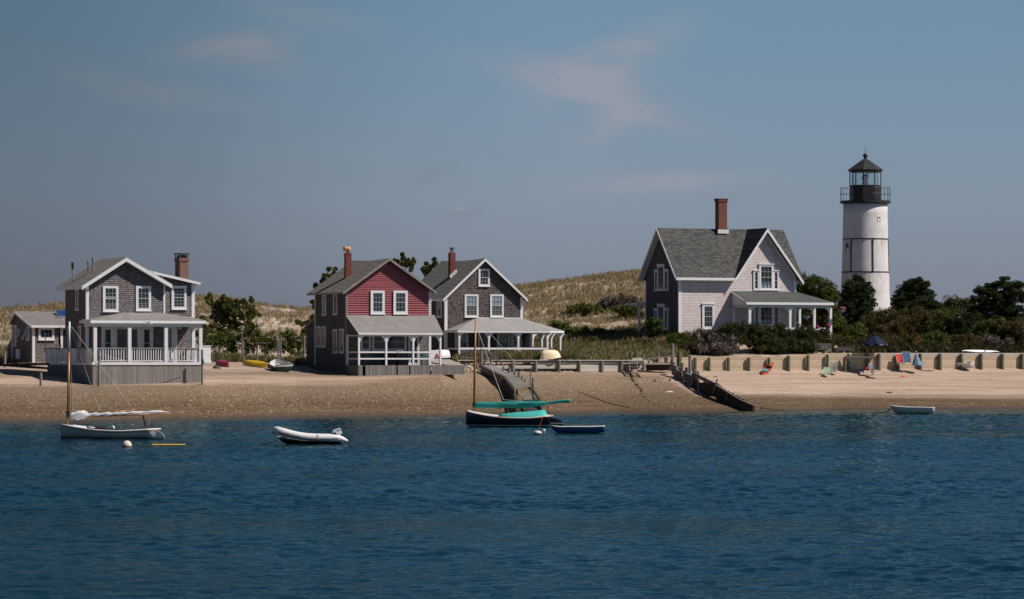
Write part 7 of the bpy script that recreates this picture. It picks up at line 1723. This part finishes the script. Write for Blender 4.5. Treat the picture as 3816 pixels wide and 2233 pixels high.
for t0_, t1_ in ((-1.35, -.45), (.55, 1.35)):
    m = MB(); bb_ = lambda x: max(.03, .36 * (1 - (abs(x) / 1.5) ** 2)); xs_ = np.linspace(t0_, t1_, 6)
    for x in xs_: m.v += [(x, -bb_(x), .29), (x, 0, .36), (x, bb_(x), .29)]
    for i in range(5):
        for j in range(2): m.f.append((i * 3 + j, (i + 1) * 3 + j, (i + 1) * 3 + j + 1, i * 3 + j + 1))
    m.build('deck', paint('kayak_deck', (.66, .10, .02), .35, .5, .2, 2, dirt=(.75, .30, .03)), kk, smooth=True, fix=False)
m = MB(); m.ext([(.5, -.36, .34), (1.1, -.26, .36), (1.15, .28, .37), (.55, .36, .34)], (0, 0, .07)); tw = m.build('patterned_towel', shingle('patterned_towel_cloth', (.03, .2, .45), (.5, .6, .6), (.05, .4, .3), .11, .03, mort=.01), kk)
wb2 = beached(3577, 1372, None, (R(9), R(6), R(-30)), 2.4, 1.25, paint('dirty_white_hull', (.55, .50, .48), .5, .3, .08, 2, dirt=(.40, .36, .30)), paint('pale_blue_inside', (.42, .45, .46), .5, .3), 'white beached dinghy with an oar lying in it below the new wall', 'dinghy', bow=.62, mid=.50, stern=.55, gm=WHITE, name='dinghy', dz=.08)
m = MB(); a = P(*cS3(720, 570), 357.5); b = P(*cS3(1130, 685), 356) - a; m.tube([(0, 0, 0), b * .3, b], [.03, .025, .025], 6); m.bar((-.05, 0, .02), b * .28, .12, .03); m.build('oar', paint('worn_oar_wood', (.25, .2, .15), .8, .2), None, loc=a, label='wooden oar sticking out over the beached white dinghy', cat='oar')
cb_ = empty('rowing_boat', P(2050, 1341, 330.6), R(4), label='cream yellow boat turned upside down on the old bulkhead', cat='rowing boat')
m = MB(); lo_ = [(-.93, .40, -.02), (-.5, .50, .0), (-.05, .54, .05), (.4, .48, .13), (.75, .30, .20), (.95, .03, .24)]; md_ = [(-.86, .37, .42), (-.5, .46, .46), (-.05, .50, .50), (.38, .42, .52), (.70, .26, .50), (.88, .03, .46)]; hi_ = [(-.74, .26, .80), (-.45, .32, .86), (0, .34, .88), (.35, .27, .86), (.58, .15, .80), (.74, .02, .68)]
m.v = [(x, s_ * y, z) for ring_ in (lo_, md_, hi_) for s_ in (-1, 1) for x, y, z in ring_]
for r0_, r1_ in ((0, 2), (1, 3), (2, 4), (3, 5), (4, 5)):
    for k in range(5): m.f.append((r0_ * 6 + k, r0_ * 6 + k + 1, r1_ * 6 + k + 1, r1_ * 6 + k))
m.f += [(0, 12, 24, 30, 18, 6), (5, 17, 29, 35, 23, 11)]; m.build('hull', paint('pale_yellow_hull', (.86, .72, .46), .5, .35, .03), cb_, smooth=True)
m = MB()
for s_ in (-1, 1): m.tube([(x, s_ * y, z) for x, y, z in lo_], .03, 6)
m.build('gunwale', CREAM, cb_)
m = MB(); m.box(-.45, .2, -.35, -.25, -.12, .06); m.build('support_block', PILE_GREY, cb_)
beached(1636, 1335, 318.5, (R(180), R(-3), R(30)), 1.7, 1.1, paint('chalk_white_hull', (.72, .68, .66), .5, .35, .04), WHITE_OLD, 'white upturned dinghy on the deck ramp behind the triangle sign', 'dinghy', True, .66, .68, .66, name='dinghy', dz=.70)
beached(3652, 1316, 356.6, (R(180), R(1), R(26)), 4.3, .62, paint('glossy_white_canoe', (.72, .70, .70), .3, .5, .03), WHITE_OLD, 'long white canoe lying upside down along the top of the new wall', 'canoe', True, .16, .22, .16, True, name='canoe', dz=.30, group='upturned canoes')
m = MB(); a = P(3462, 1313, 356.5); m.py([(-1.6, .0), (-.9, .12), (0, .17), (.2, .13), (.25, .0)], -.2, .2); m.build('white_board', paint('grey_white_board', (.50, .48, .46), .5, .4), None, loc=a, label='end of a pale board lying on the wall behind the striped umbrella', cat='board')
# ------------------------------------------------------------ things on the beach, on the wall and on the porches
def gl(cv, x, y, D): return P(*cv(x, y), D)
def bench(cv, x0, x1, ytop, yseat, yfoot, D, label, mt, slats='v', rz=0.0):
    a, b = gl(cv, x0, yfoot, D), gl(cv, x1, yfoot, D); s = D / F / 1.0; k = cv(0, 1)[1] - cv(0, 0)[1]; w = b.x - a.x
    e = empty('garden_bench', a, rz, label=label, cat='bench', group='slatted benches'); ht, hs = (yfoot - ytop) * k * s, (yfoot - yseat) * k * s
    m = MB()
    for i in range(3): m.box(0, w, -.45 + i * .15, -.33 + i * .15, hs - .04, hs)
    m.build('seat', mt, e); m = MB()
    m.box(0, w, .02, .06, ht - .07, ht); m.box(0, w, .02, .06, hs + .08, hs + .14)
    if slats == 'v':
        n = 12
        for i in range(n): x = w * (i + .5) / n; m.box(x - .03, x + .03, .03, .05, hs + .14, ht - .07)
    else:
        for i in range(4): z = hs + .16 + i * (ht - hs - .2) / 4; m.box(0, w, .02, .05, z, z + .06)
    m.build('backrest', mt, e)
    for x in (0, w - .06):
        m = MB(); m.box(x, x + .06, -.45, -.38, -.1, hs + .2); m.build('leg', mt, e); m = MB(); m.box(x, x + .06, .0, .06, -.1, ht); m.build('leg', mt, e); m = MB(); m.box(x - .01, x + .07, -.47, .02, hs + .2, hs + .24); m.build('armrest', mt, e)
    return e
TEAK = paint('weathered_teak', (.36, .33, .29), .8, .2, .15, 5)
bench(cS, 216, 362, 690, 742, 776, 349.4, 'pale slatted bench with upright back bars behind the new wall', TEAK)
bench(cS, 416, 570, 716, 752, 776, 349.7, 'darker low bench with level back slats left of the navy umbrella', paint('dark_teak', (.24, .225, .205), .8, .2, .15, 5), 'h')
a = gl(cS, 400, 776, 349.5); sd = empty('side_table', a, label='small grey box table between the two benches', cat='side table'); m = MB(); m.box(-.02, .33, -.2, .15, -.1, .42); m.build('body', paint('grey_box', (.22, .21, .20), .8, .2), sd); m = MB(); m.box(-.06, .37, -.24, .19, .421, .45); m.build('top', TEAK, sd)
for i, (dx, h, c) in enumerate(((-.22, .18, (.6, .42, .06)), (-.10, .32, (.62, .55, .42)), (.02, .26, (.62, .45, .08)))):
    m = MB(); m.lathe([(.05, 0), (.055, h * .6), (.02, h * .8), (.02, h)], 8); m.build('bottle', paint('bottle_%d' % i, c, .4, .5), None, loc=a + Vector((dx + .1, -.05, .45)), label='%s yellow and white bottle on the box table between the benches' % ('short left', 'tallest middle', 'right')[i], cat='bottle', group='bottles on the side table')
# navy umbrella
a = gl(cS, 754, 905, 348.9); um = empty('beach_umbrella', a, label='open navy blue umbrella with white lettering on its valance', cat='umbrella')
k = 348.9 / F / 2.458; NAVY = paint('navy_canvas', (.006, .009, .034), .7, .25, .15); zt_ = (905 - 592) * k; zr_ = (905 - 690) * k; ru = 128 * k
m = MB(); m.cyl((0, 0, -.3), (0, 0, zt_ - .02), .028, .028, 8); m.build('pole', VARN, um)
m = MB(); N_ = 8; off = R(8); m.v.append((0, 0, zt_ - .06))
for j in range(N_):
    t = 2 * math.pi * j / N_ + off; m.v.append((ru * math.cos(t), ru * math.sin(t), zr_))
for j in range(N_): m.f.append((0, 1 + j, 1 + (j + 1) % N_))
m.build('canopy', NAVY, um, fix=False); m = MB()
for j in range(N_):
    t, t2 = 2 * math.pi * j / N_ + off, 2 * math.pi * (j + 1) / N_ + off; a1, b1_ = Vector((ru * math.cos(t), ru * math.sin(t), zr_)), Vector((ru * math.cos(t2), ru * math.sin(t2), zr_)); m.add([a1, b1_, b1_ - Vector((0, 0, .18)), (a1 + b1_) / 2 - Vector((0, 0, .24)), a1 - Vector((0, 0, .18))], [(0, 1, 2, 3, 4)])
m.build('valance', NAVY, um, fix=False)
m = MB(); m.lathe([(.32, zt_ - .12), (.02, zt_ + .02)], 8); m.build('vent_cap', NAVY, um)
WHT = paint('white_lettering', (.62, .60, .62), .6, .2)
for j in (4, 5, 6, 7):
    t = 2 * math.pi * (j + .5) / N_ + off; rr_ = ru * math.cos(math.pi / N_) + .012
    text(um, 'Sam\u2019s', .17, (rr_ * math.cos(t), rr_ * math.sin(t), zr_ - .10), WHT, (R(90), 0, t + R(90)), 'lettering', .004)
for j in range(N_):
    t = 2 * math.pi * j / N_ + off; m = MB(); m.tube([(0, 0, zr_ + .1), (ru * .96 * math.cos(t), ru * .96 * math.sin(t), zr_ - .02)], .01, 4); m.build('rib', VARN, um)
# folding beach chairs
def beach_chair(cv, xl, xr, ytop, yseat, yfoot, D, rz, fab, label, cat='beach chair', lean=.35, slats=0, frame=GALV):
    q_ = cv((xl + xr) / 2, yfoot); D = min(Dg(*q_), D); k = (cv(0, 1)[1] - cv(0, 0)[1]) * D / F; w = (xr - xl) * k / max(.6, math.cos(rz)); ht, hs = (yfoot - ytop) * k, (yfoot - yseat) * k
    p = gl(cv, (xl + xr) / 2, yfoot, D); e = empty('beach_chair', p, rz, label=label, cat=cat, group='folding beach chairs')
    m = MB(); d = ht * lean
    if slats:
        for i in range(slats): t = (i + .3) / slats; z = hs + (ht - hs) * t; m.slab([(-w / 2, d * t - .02, z), (w / 2, d * t - .02, z), (w / 2, d * t, z + (ht - hs) / slats * .6), (-w / 2, d * t, z + (ht - hs) / slats * .6)], .012)
    else: m.ext([(-w / 2, 0, hs), (w / 2, 0, hs), (w / 2, d, ht), (-w / 2, d, ht)], (0, .015, 0))
    m.build('back_fabric', fab, e); m = MB(); m.ext([(-w / 2, -.42, hs - .02), (w / 2, -.42, hs - .02), (w / 2, 0, hs - .05), (-w / 2, 0, hs - .05)], (0, 0, .015)); m.build('seat_fabric', fab, e)
    for s in (-1, 1):
        x = s * (w / 2 + .02); m = MB(); m.tube([(x, -.02, hs - .05), (x, d + .01, ht + .03)], .018, 6); m.tube([(x, -.45, 0), (x, -.40, hs - .02), (x, .0, hs - .05), (x, .25, 0)], .016, 6); m.tube([(x, -.4, hs + .22), (x, .1, hs + .25)], .02, 6); m.tube([(x, -.36, hs + .2), (x, -.2, 0)], .014, 5); m.build('side_frame', frame, e)
    m = MB(); m.tube([(-w / 2, d + .01, ht + .03), (w / 2, d + .01, ht + .03)], .02, 6); m.build('top_bar', frame, e)
    return e
WFR = paint('white_tube_frame', (.62, .62, .62), .4, .5)
beach_chair(cS, 968, 1022, 786, 862, 888, 350.4, R(20), paint('red_fabric', (.55, .035, .02), .7, .2, .12, 4, bump=.5), 'red folding beach chair leaning against the new wall', frame=WFR)
beach_chair(cS, 1018, 1094, 770, 856, 888, 350.5, R(8), paint('blue_fabric', (.06, .11, .20), .7, .2, .12, 4), 'blue folding beach chair with white frame beside the striped umbrella', frame=WFR)
beach_chair(cS, 350, 410, 868, 950, 968, 346.5, R(-12), paint('grey_webbing', (.36, .36, .32), .7, .2), 'grey slatted beach chair behind the small green one', slats=8, frame=WFR)
beach_chair(cS, 292, 345, 908, 962, 978, 345.5, R(-12), paint('pale_green_fabric', (.36, .60, .33), .7, .2, .06), 'small pale green low beach chair out on the sand', frame=WFR, lean=.5)
# folded striped umbrella
a = gl(cS, 1150, 892, 350.6); fu = empty('folded_umbrella', a, label='closed blue striped umbrella standing against the new wall', cat='umbrella')
t = NT('blue_striped_cloth'); v = t.obj(); x, y, z = t.sep(v); s_ = t.math('FRACT', t.math('MULTIPLY', z, 5.2)); c = t.mix(t.math('GREATER_THAN', s_, .5), (.02, .08, .25), (.05, .33, .42)); c = t.mix(t.math('LESS_THAN', t.math('FRACT', t.math('MULTIPLY', z, 7.8)), .22), c, (.62, .60, .60)); c = t.mix(t.math('GREATER_THAN', t.math('FRACT', t.math('MULTIPLY', z, 2.6)), .93), c, (.3, .04, .04)); t.fin(c, .8, .2)
m = MB(); k = len(m.v); NR, NA = 9, 24; hh_ = (892 - 775) / 2.458 * 352.5 / F; k0 = 42 / 2.458 * 352.5 / F
for i in range(NR):
    q = i / (NR - 1)
    for j in range(NA): an_ = 2 * math.pi * j / NA; r_ = (k0 * (1 - q) + .03) * (1 + .22 * math.sin(8 * an_)); m.v.append((r_ * math.cos(an_) - .10 * q, r_ * math.sin(an_) * .8 + .1 * q, .02 + q * hh_))
for i in range(NR - 1):
    for j in range(NA): m.f.append((i * NA + j, i * NA + (j + 1) % NA, (i + 1) * NA + (j + 1) % NA, (i + 1) * NA + j))
m.build('folded_canopy', t.m, fu, smooth=True); m = MB(); m.lathe([(.02, hh_), (.05, hh_ + .06), (.05, hh_ + .12), (.02, hh_ + .16)], 10, (-.1, .1, 0)); m.build('finial', WHITE, fu)
# work table with two visible legs and things round it
a = gl(cS, 497, 950, 347.5); wt_ = empty('work_table', a, label='long grey trestle table top on thin posts in front of the new wall', cat='table'); k = 347.5 / F / 2.458
m = MB(); w_ = 250 * k; zt_ = (950 - 826) * k; m.box(-.02, w_ + .02, .0, .12, zt_ - .02, zt_ + .15); m.slab([(-.25, -.1, zt_ + .19), (w_ + .2, -.1, zt_ + .19), (w_ + .2, .6, zt_ + .19), (-.25, .6, zt_ + .19)], .04); m.build('top', TEAK, wt_)
for x, yy_ in ((0, .03), (w_, .03), (0.05, .55), (w_ - .05, .55)): m = MB(); m.box(x - .035, x + .035, yy_ - .03, yy_ + .04, -.3, zt_); m.build('leg', TEAK, wt_)
a = gl(cS, 650, 948, 347.3); m = MB(); m.box(0, .95, 0, .45, .18, .24); lo = m.build('low_bench', paint('dark_plastic', (.05, .05, .06), .6, .3), None, loc=a, label='low dark stand under the right end of the work table', cat='stand')
for x in (.03, .85): m = MB(); m.box(x, x + .07, .02, .4, -.1, .18); m.build('leg', bpy.data.materials['dark_plastic'], lo)
m = MB(); m.lathe([(.0, 0), (.28, .01), (.24, .1), (.1, .16), (.01, .17)], 9, sx=1.2); m.build('red_cloth', paint('red_towel', (.45, .02, .04), .8, .2, .3, 6, bump=1), None, loc=a + Vector((.45, .2, .24)), label='crumpled red cloth lying on the low dark stand', cat='cloth')
m = MB(); m.box(0, .95, -.05, .35, .0, .05); m.build('white_board', WHITE_OLD, None, loc=gl(cS, 728, 948, 347.1), label='white board flat on the sand right of the low dark stand', cat='board')
m = MB(); a = gl(cS, 722, 920, 347.4); m.add([(0, 0, 0), (-.18, .05, .55), (.10, .03, .05), (-.24, 0, .0)], [(0, 1, 2), (0, 3, 1)]); m.build('toy_sail', paint('light_blue_sail', (.12, .35, .60), .6, .3), None, loc=a, fix=False, label='small pointed light blue sail shape beside the red cloth', cat='toy sail')
a = gl(cS, 768, 935, 347); wb = empty('wire_basket', a, label='brown wire basket at the foot of the work table', cat='basket'); m = MB()
for i in range(10):
    t = 2 * math.pi * i / 10; m.tube([(.11 * math.cos(t), .11 * math.sin(t), 0), (.16 * math.cos(t), .16 * math.sin(t), .26)], .008, 4)
for z, r_ in ((0, .11), (.13, .135), (.26, .16)): m.tube([(r_ * math.cos(2 * math.pi * i / 12), r_ * math.sin(2 * math.pi * i / 12), z) for i in range(13)], .01, 4)
m.build('wires', paint('rusty_wire', (.16, .10, .07), .7, .3), wb)
a = gl(cS, 541, 908, 348); m = MB(); m.lathe([(.08, 0), (.13, .30), (.145, .31), (.13, .32), (.06, .05)], 14); bk = m.build('bucket', paint('sky_blue_plastic', (.03, .35, .62), .4, .4), None, loc=a, label='bright blue bucket hanging tipped under the work table', cat='bucket'); bk.rotation_euler = (R(-50), R(-25), 0); bk.location.z += .1
m = MB(); m.lathe([(.28, 0), (.26, .06), (.12, .12), (.01, .12)], 9, sx=1.25, sy=.8); m.v = [(x * (1 + .12 * math.sin(7 * y)), y, z * (1 + .5 * math.sin(9 * x))) for x, y, z in m.v]
m.build('orange_towel', paint('orange_magenta_cloth', (.62, .12, .02), .8, .2, .3, 3, dirt=(.40, .03, .10), bump=.8), None, loc=gl(cS, 1020, 997, 343.8), label='crumpled orange and magenta towel alone on the sand', cat='towel')
m = MB(); m.lathe([(.16, 0), (.1, .05), (.01, .06)], 8, sx=1.6); m.build('white_rag', WHITE_OLD, None, loc=gl(cS, 618, 910, 348.5), label='white rag on the sand near the blue bucket', cat='cloth')
m = MB(); m.tube([(0, 0, .02), (.3, .02, .03), (.6, -.05, .02), (.95, -.1, .02), (1.1, 0, .03)], [.02, .035, .045, .03, .045], 5); m.build('wetsuit_strip', paint('red_black_strip', (.10, .01, .01), .8, .2, .9, 6, dirt=(.35, .03, .02)), None, loc=gl(cS, 1185, 942, 345.3), label='narrow red and black strip of cloth on the sand below the striped umbrella', cat='cloth')
m = MB(); m.box(0, .3, 0, .12, 0, .04); m.build('flip_flop', paint('pink_blue_plastic', (.35, .05, .30), .6, .3, .5, 8), None, loc=gl(cS, 888, 892, 349.3), label='purple sandal left of the red beach chair', cat='sandal')
for i, (x0, y0, x1, y1, lab) in enumerate(((190, 915, 108, 690, 'long thin fishing rod leaning on the new wall right of the kayak'),)):
    a = gl(cS, x0, y0, 349); b = gl(cS, x1, y1, 350.5) - a; c_ = gl(cS, 150, 800, 349.3) - a; m = MB(); m.tube([(0, 0, 0), c_, b], [.018, .012, .006], 5); fr_ = m.build('fishing_rod', DARKWOOD, None, loc=a, label=lab, cat='fishing rod'); m = MB(); q = c_ * .28; m.cyl(q - Vector((.05, 0, 0)), q + Vector((.02, 0, 0)), .045, .045, 8); m.build('reel', paint('red_reel', (.25, .04, .03), .4, .4), fr_)
# flowers
PINK = paint('pink_petals', (.65, .04, .22), .6, .3, .2)
def flowers(p, r, label, col=PINK, n=40, green=True):
    g = np.random.default_rng(int(abs(p.x) * 50)); e = empty('flower_basket', p, label=label, cat='flower basket', group='pink flowers')
    C = g.normal(0, r * .5, (n, 3)); V, t = leaves(C, np.full(n, r * .3), 5, .07, 1, 0, 1, g); rawmesh('flowers', V, 4, t, col, e)
    C = g.normal(0, r * .45, (20, 3)) - np.array([0, 0, r * .5]); V, t = leaves(C, np.full(20, r * .3), 6, .08, 1, 0, 1, g); rawmesh('leaves', V, 4, t, GREEN_BUSH, e); return e
flowers(gl(cW2, 2028, 808, 353.3), .13, 'small pink flower pot at the middle of the white house porch rail')
flowers(gl(cW2, 2268, 785, 353.6), .17, 'bright pink flower pot by the last post of the white house porch')
flowers(gl(cS, 470, 372, 357), .2, 'pale pink hanging flowers right of the white house porch by the cedar', paint('pale_pink_petals', (.62, .25, .33), .6, .3, .4, 9), 60)
# little flag
a = gl(cG3, 366, 500, 338.4); fl = empty('small_flag', a, label='tiny red white and blue stick flag behind the old bulkhead', cat='flag'); m = MB(); m.cyl((0, 0, -.2), (0, 0, .42), .008, .008, 5); m.build('stick', DARKWOOD, fl)
m = MB(); m.add([(0, 0, .42), (.02, 0, .20), (.20, 0, .02), (.22, 0, .16)], [(0, 1, 2, 3)]); t = NT('flag_cloth'); v = t.obj(); x, y, z = t.sep(v); d_ = t.math('ADD', z, t.math('MULTIPLY', x, .9)); c = t.mix(t.math('GREATER_THAN', t.math('FRACT', t.math('MULTIPLY', d_, 14)), .5), (.55, .52, .52), (.42, .03, .04)); c = t.mix(t.math('MULTIPLY', t.math('LESS_THAN', x, .09), t.math('GREATER_THAN', z, .26)), c, (.02, .03, .15)); t.fin(c, .8, .2); m.build('cloth', t.m, fl, fix=False)
# porch furniture
def chair(e0, loc, rz, h, w, mt, label, cat='chair', hs=.45, group='porch chairs', round_back=True):
    """a chair standing on a porch of house e0 (placed in the house's own axes, kept as its own thing)"""
    M = Matrix.Translation(e0.location) @ Matrix.Rotation(PH, 4, 'Z'); p = M @ Vector(loc); e = empty('porch_chair', p, PH + rz, label=label, cat=cat, group=group)
    m = MB(); m.box(-w / 2, w / 2, -w * .45, w * .45, hs - .03, hs); m.build('seat', mt, e)
    m = MB(); n = 5
    for i in range(n): x = -w / 2 + w * (i + .5) / n; m.box(x - w / n * .36, x + w / n * .36, w * .42, w * .46, hs + .06, h - .05 * abs(i - 2))
    m.box(-w / 2, w / 2, w * .41, w * .47, h - .16, h - .10); m.box(-w / 2, w / 2, w * .41, w * .47, hs + .05, hs + .10); m.build('backrest', mt, e)
    for sx in (-1, 1):
        for sy in (-1, 1): m = MB(); m.bar((sx * w * .52, sy * w * .46, 0), (sx * w * .44, sy * w * .4, hs if sy < 0 else hs + .1), .045, .045); m.build('leg', mt, e)
        m = MB(); m.box(sx * w * .5 - .025, sx * w * .5 + .025, -w * .45, w * .42, hs + .2, hs + .235); m.build('armrest', mt, e)
    return e
GRP = paint('dark_green_plastic', (.012, .10, .06), .45, .4); DKC = paint('dark_brown_wicker', (.05, .04, .035), .8, .2); CANV = paint('beige_canvas_back', (.30, .26, .23), .8, .2)
fh = Frame(cR(527, 0)[0], 311, PH, 0); zf_ = fh.Z(cR(0, 1284)[1], 3, -2.6) - h2.location.z
chair(h2, (fh.X(cR(1312, 0)[0], -1.2), -1.2, zf_), R(-160), 1.0, .58, GRP, 'tall dark green plastic chair nearest the corner of the red house porch', hs=.62)
chair(h2, (fh.X(cR(1200, 0)[0], -1.3), -1.3, zf_), R(160), 1.0, .58, GRP, 'shaded green chair left of the brighter green one on the red porch', hs=.62)
m = MB(); m.box(0, 1.35, 0, .08, .45, 1.12); m.box(0, 1.35, -.4, -.001, .4, .45); m.box(0, .08, -.4, -.05, 0, .4); m.box(1.27, 1.35, -.4, -.05, 0, .4)
M = Matrix.Translation(h2.location) @ Matrix.Rotation(PH, 4, 'Z'); o_ = m.build('porch_bench', paint('maroon_wood', (.05, .012, .015), .6, .2), None, loc=M @ Vector((fh.X(cR2(860, 0)[0], -.7), -.7, zf_)), label='dark maroon high-backed bench in the shade of the red house porch', cat='bench'); o_.rotation_euler = (0, 0, PH)
fh = Frame(cK(300, 0)[0], 341, PH, 0)
chair(h3, (fh.X(cK(1032, 0)[0], -1.6), -1.6, .05), R(175), 1.1, .85, WHITE_OLD, 'white slatted armchair on the dark house porch', hs=.4)
for i, (x, lab) in enumerate(((420, 'dark red seat at the left end of the dark house porch'), (545, 'second dark red seat behind the sailboat mast on the dark house porch'))):
    chair(h3, (fh.X(cK(x, 0)[0], -1.5), -1.5, .05), R(180), .85, .6, paint('dark_red_seat_%d' % i, (.12, .01, .02), .6, .3), lab, hs=.42)
fh = Frame(cA(852, 0)[0], 289, PH, 0); zf_ = zdk_g
for i, (x, h_, mt_c, lab) in enumerate(((475, 1.0, DKC, 'dark wicker armchair at the left of the grey house porch'), (745, 1.0, CANV, 'beige-backed chair in front of the sliding door'), (1225, 1.05, DKC, 'dark wicker armchair below the right narrow porch window'), (1480, 1.08, CANV, 'beige-backed chair left of the grey house door'))):
    px_ = 300 + (x + 60) / 5.04; chair(h1, (fh.X(px_, -1.1), -1.1, zf_), R(180 if i % 2 else 165), h_ + .12, .62, mt_c, lab)
m = MB(); m.ext([(0, 0, 0), (.35, .0, 0), (.1, .1, .75)], (0, .05, 0)); fo = m.build('folded_chair', GRP, None, loc=Matrix.Translation(h1.location) @ Matrix.Rotation(PH, 4, 'Z') @ Vector((fh.X(300 + 1660 / 5.04, -1.9), -1.9, zf_)), label='folded green chair behind the right balusters of the grey house', cat='chair')
# things on the side deck of the grey house: bird-topped pole, dark folded parasol
a = gl(cA3, 690, 800, 291); pb = empty('decoy_pole', a, label='thin pole with a small white bird figure on the side deck', cat='pole'); m = MB(); m.box(-.03, .03, -.03, .03, -.4, .95); m.build('pole', PILE_GREY, pb); m = MB(); m.lathe([(.01, .95), (.035, 1.0), (.03, 1.06), (.01, 1.1)], 8); m.build('bird_figure', WHITE, pb)
a = gl(cA3, 910, 800, 292); dp = empty('folded_umbrella', a, label='dark green folded parasol standing on the side deck of the grey house', cat='umbrella'); m = MB(); m.lathe([(.03, -.3), (.03, .25), (.09, .3), (.05, 1.5), (.015, 1.62)], 10); m.build('folded_canopy', paint('bottle_green_cloth', (.008, .03, .018), .8, .1), dp); m = MB(); m.lathe([(.05, 0), (.08, .1), (.04, .28)], 8, (.08, -.1, 0)); m.build('white_cloth', WHITE_OLD, dp)
m = MB(); a, b = P(*cA3(15, 1070), 296), P(*cA3(730, 1052), 290.8); m.bar((0, 0, 0), b - a, .25, .18); m.build('shaded_beam', DARKWOOD, None, loc=a, label='long dark beam lying in the shade in front of the annex', cat='beam')
